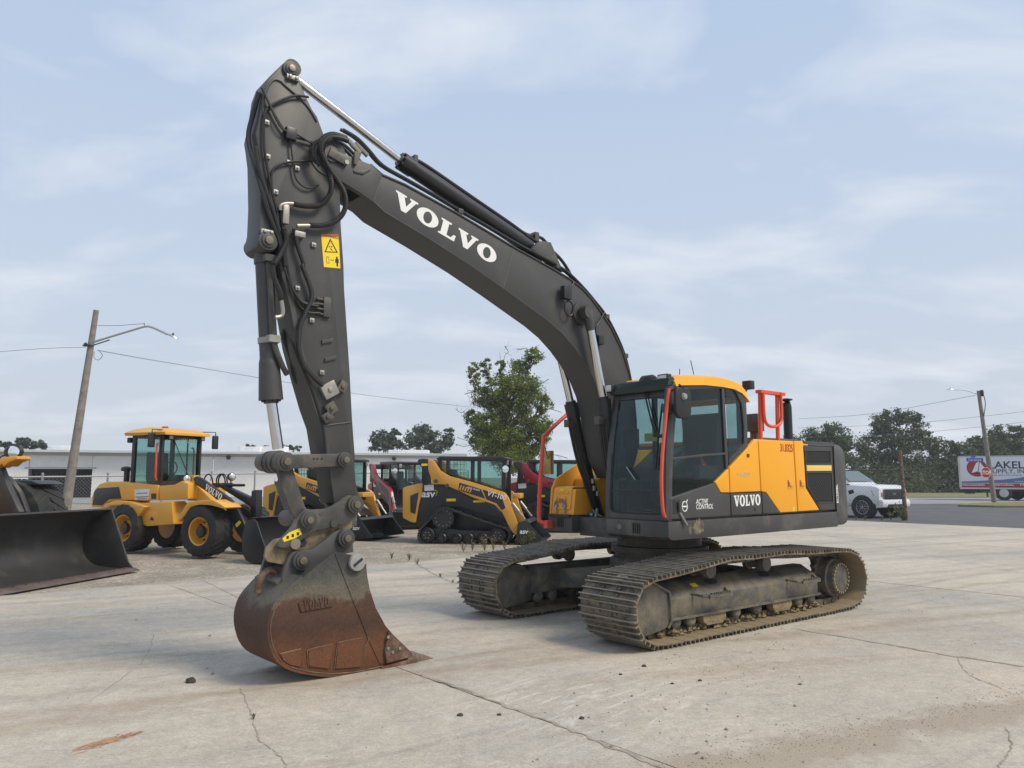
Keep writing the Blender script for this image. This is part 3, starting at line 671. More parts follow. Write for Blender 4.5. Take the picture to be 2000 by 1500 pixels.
q=FU.at(z6((210,893))[0],YS); b=B(); b.prism([(q.x+.14,q.z+.012),(q.x-.13,q.z+.018),(q.x-.13,q.z-.002),(q.x,q.z-.035),(q.x+.06,q.z-.01),(q.x+.14,q.z-.02)],YS,YS+.001); b.obj('faded_decal',mat('faded_decal',(.50,.36,.18),.6,var=.3,vs=20),pd)
q=FU.at(z6((592,1161))[0],YS); b=B(); b.box(q.x-.02,q.x+.02,YS,YS+.001,q.z-.025,q.z+.025); b.obj('small_decal',DECY,pf)
q=FU.at(z6((295,1165))[0],YS); b=B(); b.cyl((q.x,YS-.01,q.z),(q.x,YS+.003,q.z),.02,12); b.obj('lock_hole',DARK,EX)
# hood top
b=B(); b.loft([[V3(-.5,YS-.003,2.065),V3(-.5,YS-.04,2.105),V3(-.5,YF+.05,2.105),V3(-.5,YF,2.05),V3(-.5,YF,1.2),V3(-.5,YF+.05,1.2),V3(-.5,YF+.05,2.0),V3(-.5,YS-.06,2.0)],
               [V3(-1.73,YS-.003,2.065),V3(-1.73,YS-.04,2.105),V3(-1.73,YF+.05,2.105),V3(-1.73,YF,2.05),V3(-1.73,YF,1.2),V3(-1.73,YF+.05,1.2),V3(-1.73,YF+.05,2.0),V3(-1.73,YS-.06,2.0)]])
b.obj('hood_cover',YEL,EX)
b=B(); b.loft([[V3(X,YS-.003,2.065),V3(X,YS-.04,2.105),V3(X,YF+.05,2.105),V3(X,YF,2.05),V3(X,YF,1.2),V3(X,YF+.05,1.2),V3(X,YF+.05,2.0),V3(X,YS-.06,2.0)] for X in (-1.732,-2.40)])
b.obj('hood_cover',GREY,EX)
b=B(); b.prism([(-1.15,2.11),(-1.18,2.165),(-2.22,2.165),(-2.26,2.11)],-.5,.72); b.obj('engine_hood',GREYD,EX,bevel=.02,seg=3)
# counterweight: rounded plan, rounded top edge
ring=[]
def cw(z,grow):
    o=[]; yc=(YS+YF)/2; hw=(YS-YF)/2+grow
    o.append(V3(-2.405,yc+hw,z))
    for i in range(13):
        t=i/12; a=R_(90-180*t)
        # super-ellipse plan
        ca,sa=math.cos(a),math.sin(a); e=.42
        o.append(V3(-2.50-(.42+grow)*abs(ca)**e,yc+hw*(1 if sa>0 else -1)*abs(sa)**e,z))
    o.append(V3(-2.405,yc-hw,z)); return o
rings=[cw(ZB+.015,-.05),cw(ZB+.05,-.015),cw(ZB+.12,0),cw(1.9,0),cw(2.02,-.015),cw(2.085,-.06),cw(2.115,-.14)]
b=B(); b.loft(rings); cwo=b.obj('counterweight',mat('counterweight_paint',(.062,.061,.060),.55,var=.1,vs=4,dirt=DUST,da=.2,ds=4,bump=.12,bs=90,fine=.1),EX)
b=B(); b.prism([(-2.40,2.07),(-2.40,1.19),(-2.408,1.19),(-2.408,2.07)],YS-.03,YS+.004); b.obj('panel_gap',DARK,cwo)
# exhaust, air cleaner, guard rail
e0=FU.at(z6((552,590))[0],.45); e1=FU.at(z6((540,345))[0],.45)
b=B(); b.tube([V3(e0.x,.45,2.1),V3(e0.x,.45,e1.z-.06),V3(e0.x+.03,.45,e1.z)],.062,16); b.lathe([(.03,0),(.085,.02),(.09,.035),(.02,.05)],(e0.x+.02,.45,e1.z+.02),(0,0,1),18); b.obj('exhaust_stack',BLKM,EX)
gx0=FU.at(z6((340,600))[0],.93).x; gx1=FU.at(z6((480,600))[0],.93).x; zt=FU.at(z6((340,255))[0],.93).z
def rail(pts,r=.022): return B().tube(catmull(pts,5),r,10)
b=B()
Y=.93
def gp6(x,y,Y=Y): return FU.at(z6((x,y))[0],Y)
for x0 in (338,470):
    t0,t1=gp6(x0,605),gp6(x0-6,262); b.tube([V3(t0.x,Y,2.1),V3(t1.x,Y,t1.z)],.026,10)
    b.box(t0.x-.055,t0.x+.055,Y-.06,Y+.06,2.1,2.115)
tl_,tr_=gp6(314,255),gp6(502,262); b.box(tr_.x,tl_.x,Y-.03,Y+.05,tl_.z-.02,tl_.z+.02)
Y2=Y+.045; b.tube(catmull([gp6(p[0],p[1],Y2) for p in ((357,262),(361,380),(368,460),(385,505),(420,525),(462,522),(492,495),(499,450),(497,360),(492,265))],4),.021,10)
b.obj('guard_rail',ORG,EX)
b=B(); q=FU.at(z6((292,500))[0],.7); b.box(q.x-.07,q.x+.09,.6,.8,q.z-.11,q.z+.12); b.box(q.x-.03,q.x+.05,.65,.75,2.0,q.z-.1); b.obj('air_intake',GREYD,EX,bevel=.02)
# ---------------------------------------------------------------- cab
YC0=.20
cab=B()
CBX=1.185
zb=1.19
# pillars near side (traced), far side copies
fp=FU.xz(z5((1098,215),(1135,205),(1120,700),(1105,1085),(1098,1243),(1068,1243),(1072,800)),YS)
mp_=FU.xz(z5((1500,212),(1520,212),(1553,830),(1535,850),(1528,735)),YS)
tp=FU.xz(z5((1115,200),(1520,205),(1600,215),(1600,240),(1515,232),(1130,240)),YS)
rp=FU.xz(z5((1585,205),(1640,245),(1690,330),(1700,560),(1700,680),(1560,815),(1556,790),(1675,655),(1672,520),(1655,350),(1615,265)),YS)
mid=FU.xz(z5((1105,768),(1380,735),(1530,725),(1530,742),(1385,752),(1105,786)),YS)
for q in (fp,tp,rp,mp_): cab.prism(q,YS-.07,YS-.004)
cab.prism(mid,YS-.05,YS-.004)
for q in (tp,rp): cab.prism(q,YC0,YC0+.05)
# front posts, header, sill on far side / front
FXT,FXB=1.02,1.20      # front plane x at top and bottom
def fx(z): return FXB+(FXT-FXB)*(z-1.2)/(2.62-1.2)+.04*math.sin(max(0,min(1,(z-1.2)/1.42))*math.pi)
def fpost(y0,y1,za_,zb_,n=8,dx=.06):
    zs=[za_+(zb_-za_)*i/n for i in range(n+1)]
    cab.loft([[V3(fx(z),y0,z),V3(fx(z),y1,z),V3(fx(z)-dx,y1,z),V3(fx(z)-dx,y0,z)] for z in zs])
fpost(YC0,YC0+.085,zb,2.66); fpost(YS-.085,YS-.005,zb,2.66)
fpost(YC0+.08,YS-.08,2.53,2.66,3,.10); fpost(YC0+.08,YS-.08,zb,1.27,2)
# rear wall and far side low wall
xr=rp[3][0]
cab.box(xr-.02,xr+.03,YC0,YS-.07,1.2,1.95); cab.box(xr+.0,xr+.05,YC0,YC0+.08,1.9,2.65); cab.box(xr+.0,xr+.05,YS-.12,YS-.07,1.9,2.65)
cab.box(xr+.03,FXB-.06,YC0,YC0+.04,1.2,1.62); cab.box(.28,.34,YC0,YC0+.05,1.6,2.62); cab.box(xr,FXB-.02,YC0+.002,YS-.05,1.17,1.215)
CAB=cab.obj('cab',mat('cab_frame_paint',(.048,.048,.049),.42,var=.1,dirt=DUST,da=.15,ds=4),EX,bevel=.006)
# roof
def roofring(x,zt,w0,w1,drop):
    return [V3(x,w0,zt-drop),V3(x,w0+.03,zt-.03),V3(x,w0+.12,zt),V3(x,w1-.10,zt),V3(x,w1-.025,zt-.03),V3(x,w1,zt-drop)]
rf=[(1.03,2.715,.09),(.93,2.765,.12),(.5,2.80,.12),(.16,2.815,.13),(-.08,2.805,.13),(-.24,2.775,.14),(-.335,2.71,.13),(-.385,2.63,.09)]
b=B(); b.loft([roofring(x,z,YC0+.02,YS+.012,d) for x,z,d in rf]); b.obj('roof',YEL,CAB)
b=B(); b.loft([[V3(1.03,y,2.59),V3(1.10,y,2.595),V3(1.125,y,2.65),V3(1.10,y,2.715),V3(1.035,y,2.735),V3(1.0,y,2.70)] for y in (YC0+.02,YS-.03)]); b.obj('visor',mat('dark_green_visor',(.018,.035,.03),.35),CAB)
def pane(name,pts,y,mt=GLS,th=.006):
    b=B(); b.prism(FU.xz(pts,y),y-th,y); return b.obj(name,mt,CAB)
pane('door_window',z5((1132,232),(1500,230),(1530,735),(1385,745),(1105,775),(1118,700)),YS-.02)
pane('lower_door_window',z5((1106,780),(1385,748),(1530,738),(1545,838),(1440,955),(1100,1072)),YS-.02,GLS)
pane('rear_side_window',z5((1525,222),(1600,235),(1655,340),(1678,520),(1680,650),(1556,795)),YS-.02)
b=B(); zs=[1.50+(2.55-1.50)*i/8 for i in range(9)]
b.loft([[V3(fx(z)-.012,YC0+.07,z),V3(fx(z)-.012,YS-.075,z),V3(fx(z)-.018,YS-.075,z),V3(fx(z)-.018,YC0+.07,z)] for z in zs]); b.obj('windshield',GLS,CAB)
b=B(); zs=[1.26,1.38,1.495]
b.loft([[V3(fx(z)-.012,YC0+.07,z),V3(fx(z)-.012,YS-.075,z),V3(fx(z)-.018,YS-.075,z),V3(fx(z)-.018,YC0+.07,z)] for z in zs]); b.obj('lower_windshield',GLS,CAB)
b=B(); b.box(fx(1.5)-.03,fx(1.5)-.002,YC0+.07,YS-.075,1.492,1.508); b.obj('window_bar',BLKM,CAB)
b=B(); b.box(xr+.03,1.0,YC0+.012,YC0+.018,1.62,2.62); b.obj('far_window',GLC,CAB)
b=B(); b.box(xr+.02,xr+.026,YC0+.08,YS-.12,1.95,2.6); b.obj('rear_window',GLC,CAB)
b=B(); b.box(xr+.04,1.0,YC0+.045,YC0+.05,1.22,1.60); b.box(xr+.035,xr+.04,YC0+.05,YS-.08,1.22,1.93); b.box(xr+.04,FXB-.09,YC0+.05,YS-.08,1.217,1.225); b.box(xr+.1,.95,YC0+.1,YS-.1,2.60,2.605); b.box(-.2,.55,YS-.16,YS-.10,1.225,1.62); b.obj('cab_lining',mat('cab_lining_black',(.014,.015,.016),.85,var=.2),CAB)
# windshield gasket: rounded lower corners
b=B(); g=[]
for (y,z) in [(YC0+.075,1.9),(YC0+.075,1.36),(YC0+.10,1.29),(YC0+.17,1.262),(YS-.17,1.258),(YS-.10,1.29),(YS-.078,1.36),(YS-.078,1.9)]: g.append(V3(fx(z)+.002,y,z))
b.tube(catmull(g,4),.009,6); b.obj('window_gasket',BLK,CAB)
# door lower panel + yellow corner, inset step line
dp=side_panel('door_panel',p_door,GREY,parent=CAB); side_panel('door_corner',p_e,YEL,parent=CAB)
q=FU.at(z5((1298,1163))[0],YS); text('lettering','CONTROL',WHT,dp,face_M((q.x,YS+.001,q.z),RD,UP),.076,shear=.25,bold=.0004,sx=.86)
q=FU.at(z5((1298,1122))[0],YS); text('lettering','ACTIVE',WHT,dp,face_M((q.x,YS+.001,q.z),RD,UP),.076,shear=.25,bold=.0004,sx=.86)
q=FU.at(z5((1211,1141))[0],YS); b=B()
b.tube([V3(q.x+.045*math.cos(a),YS+.002,q.z+.052*math.sin(a)) for a in [i*math.pi/12 for i in range(25)]],.006,5)
b.tube([V3(q.x-.028,YS+.002,q.z+.04),V3(q.x-.052,YS+.002,q.z+.072)],.006,5); b.box(q.x-.045,q.x+.045,YS,YS+.004,q.z-.008,q.z+.008); b.obj('emblem',WHT,dp)
q=FU.at(z5((1150,1143))[0],YS); b=B(); b.box(q.x-.06,q.x+.06,YS-.001,YS+.003,q.z-.075,q.z+.075); b.obj('handle_recess',BLKM,dp); b=B(); b.box(q.x-.035,q.x-.01,YS+.003,YS+.02,q.z-.055,q.z+.045); b.obj('door_handle',BLK,dp,bevel=.005)
h0=FU.at(z5((1172,1190))[0],YS); h1=FU.at(z5((1212,1285))[0],YS); b=B(); b.tube([h0+Vector((0,.005,0)),h1+Vector((0,.03,0))],.014,8); b.obj('release_bar',mat('grey_plastic',(.22,.22,.22),.5),dp)
# orange grab rail on front corner
gr_=[FU.at(p,YS+.04) for p in z5((1092,232),(1080,330),(1056,560),(1040,750),(1033,950),(1040,1120),(1048,1190),(1060,1222))]
b=B(); b.tube(catmull(gr_,4),.019,10); b.obj('grab_rail',ORG,CAB)
b=B(); q=FU.at(z5((1098,385))[0],YS+.03); b.box(q.x-.09,q.x+.07,YS-.02,YS+.05,q.z-.045,q.z+.045); b.obj('rail_bracket',GREYD,CAB,bevel=.006)
# mirror
q=FU.at(z5((1207,330))[0],YS+.14); b=B()
b.loft([[V3(q.x+a,YS+.14-.045*k-.0,q.z+c_) for a,c_ in [(.10,.15),(.13,.10),(.13,-.13),(.09,-.185),(-.09,-.185),(-.13,-.13),(-.135,.10),(-.10,.15)]] for k in (0,1)]); mo=b.obj('mirror',BLK,CAB,bevel=.02,seg=3)
b=B(); q0=FU.at(z5((1110,250))[0],YS); b.tube([q0,V3(q0.x-.05,YS+.08,q0.z+.05),V3(q.x+.05,YS+.12,q0.z+.055),V3(q.x,YS+.14,q.z+.14)],.011,7); b.obj('mirror_arm',BLK,mo)
b=B(); b.lathe([(.04,0),(.03,.025),(.012,.03)],(q.x,YS+.14,q.z+.05),(0,1,0),14); b.obj('mirror_joint',mat('grey_plastic2',(.3,.3,.3),.5),mo)
# work lamps, wipers, antennas
for (p,Y,s_) in ((z5((1048,168))[0],YS-.16,.072),(z5((636,232))[0],YC0+.04,.05)):
    q=FU.at(p,Y); b=B(); b.box(q.x-.06,q.x+.02,Y-s_,Y+s_,q.z-s_*.95,q.z+s_*.95); lo=b.obj('work_lamp',BLK,CAB,bevel=.015)
    b=B(); b.box(q.x+.02,q.x+.026,Y-s_*.8,Y+s_*.8,q.z-s_*.75,q.z+s_*.75); b.obj('lamp_lens',mat('lamp_lens',(.55,.55,.52),.15,metal=.5),lo,bevel=.006)
q=FU.at(z6((243,208))[0],1.03); b=B(); b.tube([V3(q.x+.02,1.03,q.z-.03),V3(q.x+.10,1.03,q.z-.10)],.02,6); b.box(q.x-.045,q.x+.045,.97,1.09,q.z-.05,q.z+.055); b.obj('work_lamp',BLK,CAB,bevel=.015)
def fpt(zx,zy):      # pixel on the windshield plane
    p=z5((zx,zy))[0]; d=FU.r@ray(*p); best=None
    for i in range(30):
        pass
    X=1.12
    for _ in range(6):
        t=(X-FU.o.x)/d.x; P=FU.o+d*t; X=fx(P.z)+.02
    return P
b=B(); b.tube([fpt(905,190),fpt(910,300),fpt(960,500),fpt(995,600)],.010,6); b.tube([fpt(920,190),fpt(930,300),fpt(985,520),fpt(1010,600)],.007,6); b.tube([fpt(1040,350),fpt(1010,600),fpt(988,860)],.012,6); b.tube([fpt(975,590),fpt(1040,600)],.02,6); b.obj('wiper',BLK,CAB)
b=B(); m_=fpt(930,190); b.lathe([(.05,-.09),(.07,-.06),(.07,.07),(.05,.10)],(m_.x-.0,m_.y,m_.z+.02),(0,1,0),16); b.obj('wiper_motor',BLKM,CAB)
b=B(); b.tube([fpt(762,835),fpt(830,935)],.006,6); b.obj('wiper',mat('wiper_silver',(.5,.5,.5),.3,metal=.8),CAB)
for p0,p1,Y in ((z5((1283,125))[0],z5((1258,15))[0],.7),(z5((1172,125))[0],z5((1174,80))[0],.7)):
    a=FU.at(p0,Y); c_=FU.at(p1,Y); b=B(); b.tube([a,c_],.005,5); b.obj('antenna',BLKM,CAB)
b=B(); q=FU.at(z5((1170,140))[0],.65); b.box(q.x-.2,q.x+.12,.5,.8,2.74,2.815); b.obj('roof_hatch',BLKM,CAB,bevel=.02)
# interior: seat, consoles, joysticks, monitor, steering column, stickers
b=B(); b.prism([(.38,1.55),(.42,1.68),(.05,1.66),(-.02,2.25),(-.1,2.42),(-.2,2.4),(-.17,2.0),(-.12,1.5)],.42,.90); so=b.obj('seat',DARK,CAB,bevel=.04,seg=3)
b=B(); b.box(-.1,.5,.32,.42,1.3,1.78); b.box(-.1,.5,.90,1.0,1.3,1.78); b.box(-.1,.4,.42,.9,1.2,1.56); b.obj('console',mat('cab_grey_plastic',(.07,.075,.08),.6),so,bevel=.02)
for Y in (.37,.95):
    b=B(); b.tube([V3(.42,Y,1.78),V3(.45,Y,1.95)],.014,6); b.lathe([(.02,0),(.03,.04),(.028,.09),(.015,.11)],(.45,Y,1.93),(0.1,0,1),10); b.obj('joystick',BLK,so)
b=B(); b.box(.88,.95,.27,.45,1.98,2.2); b.tube([V3(.95,.3,1.2),V3(.93,.32,2.0)],.02,6); b.obj('monitor',DARK,so)
for Y in (.52,.66):
    b=B(); b.tube([V3(.85,Y,1.22),V3(.95,Y,1.45),V3(.93,Y,1.75)],.012,6); b.box(.78,.98,Y-.05,Y+.05,1.26,1.28); b.obj('travel_pedal',BLKM,so)
q=fpt(925,607); b=B(); b.box(q.x-.06,q.x-.055,q.y-.085,q.y+.085,q.z-.045,q.z+.045); b.obj('warning_sticker',DECY,CAB)
q=FU.at(z5((1385,880))[0],YS-.3); b=B(); b.prism([(q.x+.15,q.z+.22),(q.x-.18,q.z-.02),(q.x+.07,q.z-.2)],YS-.31,YS-.305); wt=b.obj('warning_triangle',mat('triangle_red',(.45,.05,.05),.5),CAB)
b=B(); b.prism([(q.x+.07,q.z+.1),(q.x-.0,q.z+.08),(q.x+.0,q.z-.1),(q.x+.06,q.z-.13)],YS-.303,YS-.30); b.obj('triangle_label',DECY,wt)
# ---------------------------------------------------------------- right hand platform: tool box, sloping tank side, rail
xt=1.06
b=B(); b.prism([(xt,1.19),(xt-.03,1.50),(xt-.10,1.63),(.15,2.03),(-.5,2.05),(-.5,1.19)],YF,YF+.035); pl=b.obj('tank_side',YELD,EX,bevel=.012)
b=B(); b.prism([(xt-.40,1.19),(xt-.42,1.62),(.1,1.98),(-.5,2.02),(-.5,1.19)],YF+.035,-.42); b.obj('fuel_tank',YELD,EX,bevel=.02)
b=B(); b.prism([(xt,1.19),(xt-.045,1.505),(xt-.42,1.505),(xt-.42,1.19)],YF+.04,-.45); tb=b.obj('tool_box',YELD,EX,bevel=.018)
b=B(); b.prism([(xt+.012,1.255),(xt-.03,1.51),(xt-.07,1.535),(xt-.38,1.535),(xt-.38,1.51),(xt-.06,1.505),(xt-.02,1.255)],YF+.07,-.50); ld=b.obj('lid',YELD,tb,bevel=.012)
b=B(); b.box(xt-.005,xt+.008,YF+.10,-.53,1.455,1.465); b.obj('lid_rib',YELD,ld)
for Y in (-.735,-.585):
    b=B(); b.tube([V3(xt+.015,Y,1.20),V3(xt+.02,Y,1.30),V3(xt+.0,Y,1.41)],[.009,.018,.004],6); b.box(xt+.005,xt+.03,Y-.03,Y+.03,1.28,1.31); b.tube([V3(xt+.035,Y-.025,1.29),V3(xt+.04,Y+.02,1.36)],.007,6); b.obj('lid_latch',STEEL,tb)
b=B(); b.box(xt+.006,xt+.012,-.69,-.63,1.335,1.385); b.obj('lock',mat('brown_lock',(.35,.12,.02),.5),ld)
b=B(); b.box(xt-.022,xt-.016,-.69,-.62,1.475,1.505); b.obj('warning_sticker',DECY,ld)
b=B(); b.box(xt-.06,xt+.05,YF+.03,-.48,1.165,1.195); b.obj('step_plate',BLKM,EX,bevel=.006)
b=B(); b.box(.12,.2,-.6,-.45,1.95,2.2); b.box(-.1,.14,-.75,-.42,1.95,2.18); b.obj('tank_guard',YELD,EX,bevel=.01)
b=B(); q=FU.at(z5((523,770))[0],-.5); b.lathe([(.055,0),(.06,.03),(.045,.06)],(q.x,-.5,q.z-.03),(0,0,1),14); b.obj('filler_cap',mat('blue_cap',(.03,.06,.3),.4),EX)
rp_=[FU.at(p,Y) for p,Y in zip(z5((160,1275),(108,1262),(90,1220),(97,1000),(122,640),(140,590),(272,462),(432,332)),(-.84,-.9,-.93,-.93,-.93,-.93,-.93,-.93))]
b=B(); b.tube(catmull(rp_,4),.026,10); b.box(rp_[0].x-.05,rp_[0].x+.05,-.87,-.80,rp_[0].z-.05,rp_[0].z+.04); b.obj('grab_rail',ORG,EX)
q=FU.at(z5((167,802))[0],-1.0); b=B(); b.box(q.x-.03,q.x+.03,-1.09,-.94,q.z-.15,q.z+.15); b.tube([V3(q.x,-1.0,q.z),rp_[4]],.01,6); mr_=b.obj('mirror',mat('mirror_back',(.35,.25,.10),.25,metal=.4,var=.3,vs=8),EX,bevel=.03,seg=3)
# ---------------------------------------------------------------- boom
BN,BF,BC=.01,-.37,-.18
AN,AF=-.04,-.32
def depth_of(P): q=FU.M@Vector(P); return q.y*math.cos(R_(PITCH))+(q.z-CAMH)*math.sin(R_(PITCH))
def m_per_px(p,Y): return depth_of(FU.at(p,Y))/FPX
top=z1((1010,790),(1095,862))+z4((120,180),(270,262),(420,345),(560,428),(760,548),(900,625),(1000,682),(1090,735),(1160,790),(1215,850),(1255,905),(1330,1020),(1395,1155),(1435,1280),(1460,1390),(1475,1560),(1480,1750),(1440,1900))
bot=z1((960,1000),(1030,1045))+z4((0,340),(250,490),(500,650),(700,790),(850,900),(960,980),(1040,1050),(1110,1130),(1170,1215),(1225,1310),(1265,1410),(1290,1520),(1310,1650),(1340,1800),(1390,1900))
T_=FU.xz(top,BN); Bt=FU.xz(bot,BN)
b=B(); b.prism(T_+Bt[::-1],BF,BN); BOOM=b.obj('boom',GREY,EX,bevel=.008,ang=50)
# flanges: top and bottom plates slightly proud of the webs
def edge_plate(pts,th,y0,y1,name,mt=GREY):
    b=B(); n=len(pts); rings=[]
    for i,(x,z) in enumerate(pts):
        x0,z0=pts[max(i-1,0)]; x1,z1_=pts[min(i+1,n-1)]; t=Vector((x1-x0,0,z1_-z0)).normalized(); nn=Vector((-t.z,0,t.x))
        p=V3(x,0,z); rings.append([p+nn*th+Vector((0,y0,0)),p+nn*th+Vector((0,y1,0)),p-nn*th+Vector((0,y1,0)),p-nn*th+Vector((0,y0,0))])
    return b.loft(rings).obj(name,mt,BOOM)
edge_plate(T_,.007,BF-.012,BN+.012,'top_plate'); edge_plate(Bt,.007,BF-.012,BN+.012,'bottom_plate')
tipn=FU.xz(z1((690,690),(722,674),(1012,788),(1095,862),(1030,1045),(960,1000),(770,884),(700,770)),BN+.012)
for y0,y1 in ((BN-.045,BN+.014),(BF-.014,BF+.045)):
    b=B(); b.prism(tipn,y0,y1); b.obj('fork_plate',GREY,BOOM,bevel=.01)
q=FU.at(z1((735,722))[0],BN); PINB=V3(q.x,BC,q.z)
b=B(); b.cyl((q.x,BF-.03,q.z),(q.x,BN+.03,q.z),.075,24)
qa=FU.at(z1((828,786))[0],BN); d=Vector((qa.x-q.x,0,qa.z-q.z)); b2=B()
n_=Vector((-d.z,0,d.x)).normalized()*.05; b2.add([V3(q.x,y,q.z)+o for y in (BN+.03,BN+.05) for o in (n_-d*.25,-n_-d*.25,d-n_*.6+d*.12,d+n_*.6+d*.12)],[(0,1,2,3),(7,6,5,4),(0,4,5,1),(1,5,6,2),(2,6,7,3),(3,7,4,0)])
po=b.obj('boom_pin',GREYW,BOOM); b2.obj('pin_retainer',GREYW,BOOM,bevel=.012)
b=B(); b.cyl((qa.x,BN+.03,qa.z),(qa.x,BN+.06,qa.z),.022,10); b.obj('retainer_bolt',STEEL,BOOM)
q=FU.xz(z1((890,830),(960,835),(1010,815),(1015,830),(960,862),(900,848)),BN+.016); b=B(); b.prism(q,BN+.014,BN+.024); b.obj('stiffener',GREY,BOOM,bevel=.004)
q=FU.xz(z1((895,700),(945,715),(910,800),(890,790)),BN+.02); b=B(); b.prism(q,BN+.014,BN+.045); b.obj('hose_bracket',GREYD,BOOM,bevel=.005)
# weld seams
for s_ in (z4((755,560),(740,620),(705,765),(697,795)),z1((1090,872),(1062,950),(1035,1035))):
    b=B(); b.tube([FU.at(p,BN+.001) for p in s_],.006,5); b.obj('weld_seam',mat('weld_grey',(.13,.13,.13),.5),BOOM)
# big lettering
s0=FU.at(z4((45,302))[0],BN); s1=FU.at(z4((655,660))[0],BN); u0=FU.at(z4((322,475))[0],BN); u1=FU.at(z4((343,388))[0],BN)
slab_text('lettering','VOLVO',WHT,BOOM,face_M((s0.x,BN+.0015,s0.z),s1-s0,(0,0,1)),(u1-u0).length,width=(s1-s0).length,depth=.002,track=.08)
# boom cylinder boss
qb=FU.at(z4((1190,928))[0],.12); b=B()
b.cyl((qb.x,BF-.16,qb.z),(qb.x,.13,qb.z),.062,24); b.cyl((qb.x,BN-.005,qb.z),(qb.x,BN+.03,qb.z),.14,28); b.cyl((qb.x,BF-.03,qb.z),(qb.x,BF+.005,qb.z),.14,28)
bo=b.obj('cylinder_pin',GREYD,BOOM)
b=B()
for k in range(2): b.tube([V3(qb.x+(.035 if k else -.035),.132,qb.z+.02),V3(qb.x+(.035 if k else -.035),.132,qb.z-.02)],.01,6)
b.obj('pin_bolts',DARK,bo)
# work light on the boom, sensor plug
q=FU.at(z4((1062,815))[0],BN+.05); b=B(); b.box(q.x-.06,q.x+.06,BN+.03,BN+.1,q.z-.08,q.z+.07); b.tube(catmull([V3(q.x+.06,BN+.05,q.z+.02),V3(q.x-.12,BN+.02,q.z+.10),V3(q.x-.18,BN+.015,q.z+.16)],4),.012,6)
b.tube([V3(q.x-.05+.07*math.cos(a),BN+.06,q.z-.18+.09*math.sin(a)) for a in [i*math.pi/6 for i in range(13)]],.012,6); b.obj('boom_work_light',BLKM,BOOM,bevel=.006)
q=FU.at(z4((1270,1090))[0],BN+.04); b=B(); b.box(q.x-.04,q.x+.05,BN,BN+.06,q.z-.06,q.z+.05); b.tube(catmull([V3(q.x+.06,BN+.03,q.z+.03),V3(q.x+.07,BN+.03,q.z+.14),V3(q.x-.0,BN+.02,q.z+.22),V3(q.x-.1,BN+.015,q.z+.35)],4),.010,6); b.obj('cable_plug',BLKM,BOOM,bevel=.006)
# ---------------------------------------------------------------- cylinders
def cylinder(name,pa,ph,pb,Y,rw,bw,eye=None,cap=None,label=None):
    """rod end pixel, barrel head pixel, barrel base pixel; rw/bw radii in metres"""
    A,H,E=(FU.at(p,Y) for p in (pa,ph,pb)); b=B()
    dd=(E-H).normalized()
    b.cyl(H,E,bw,24); b.cyl(H-dd*.02,H+dd*.12,bw*1.12,24); b.cyl(H-dd*.05,H-dd*.02,bw*.8,20)
    for k in range(8):
        u=dd.orthogonal().normalized(); w2=dd.cross(u); a=k*math.pi/4; c_=H+(u*math.cos(a)+w2*math.sin(a))*bw*.95; b.cyl(c_-dd*.035,c_-dd*.015,.014,6)
    o=b.obj(name,BLKM if not cap else cap,EX)
    b=B(); b.cyl(A,H-dd*.0,rw,20); b.obj('piston_rod',CHR,o)
    return o,A,H,E
def eye(o,c,r,w_,Y,mt=GREYD):
    b=B(); b.cyl((c.x,Y-w_,c.z),(c.x,Y+w_,c.z),r,24); b.obj('rod_eye',mt,o)
ac,A,H,E=cylinder('arm_cylinder',z1((470,180))[0],z4((110,50))[0],z4((850,548))[0],BC,.042,.085)
eye(ac,FU.at(z1((450,135))[0],BC),.08,.07,BC); eye(ac,FU.at(z4((905,585))[0],BC),.10,.09,BC)
b=B(); q=FU.at(z4((905,590))[0],BC); b.prism([(q.x+.25,q.z-.02),(q.x+.12,q.z+.10),(q.x-.05,q.z+.12),(q.x-.25,q.z-.20)],BC-.16,BC-.10); b.prism([(q.x+.25,q.z-.02),(q.x+.12,q.z+.10),(q.x-.05,q.z+.12),(q.x-.25,q.z-.20)],BC+.10,BC+.16); b.obj('cylinder_lug',GREYD,BOOM,bevel=.01)
# oil pipe along arm cylinder
def off(P,y=0,z=0,x=0): return Vector(P)+Vector((x,y,z))
b=B(); dd=(E-H).normalized(); nn=Vector((-dd.z,0,dd.x)); nn=nn if nn.z>0 else -nn
b.tube(catmull([H+dd*.10+nn*.10,H+dd*.25+nn*.125,H+(E-H)*.5+nn*.125,E-dd*.35+nn*.125,E-dd*.12+nn*.12,E+dd*.02+nn*.16,E+dd*.16+nn*.20,E+dd*.35+nn*.13],6),.020,8); b.obj('oil_pipe',BLKM,ac)
b=B(); b.box(-.02,.02,-.03,.03,-.05,.05,Matrix.Translation(H+dd*.12+nn*.1)); b.obj('pipe_clamp',GREYD,ac); b=B(); b.box(-.03,.03,-.04,.04,-.05,.06,Matrix.Translation(E+dd*.05+nn*.15)); b.obj('pipe_clamp',GREYD,ac)
bc,A,H,E=cylinder('bucket_cylinder',z3((310,110))[0],z2((318,1060))[0],z2((268,40))[0],BC,.048,.078,cap=GREYD)
dd=(E-H).normalized()
b=B(); b.cyl(H-dd*.02,H+dd*.30,.105,24,.088); b.cyl(H+dd*.30,H+dd*.34,.088,24,.08); b.obj('cylinder_gland',GREYD,bc)
eye(bc,FU.at(z1((290,1330))[0],BC),.09,.09,BC)
b=B(); b.tube(catmull([E+Vector((0,.09,-.02)),E-dd*.3+Vector((0,.1,0)),E-dd*.75+Vector((0,.1,0)),E-dd*.98+Vector((-.06,.1,0)),E-dd*1.08+Vector((-.13,.06,0))],5),.026,8); b.obj('oil_pipe',GREYD,bc)
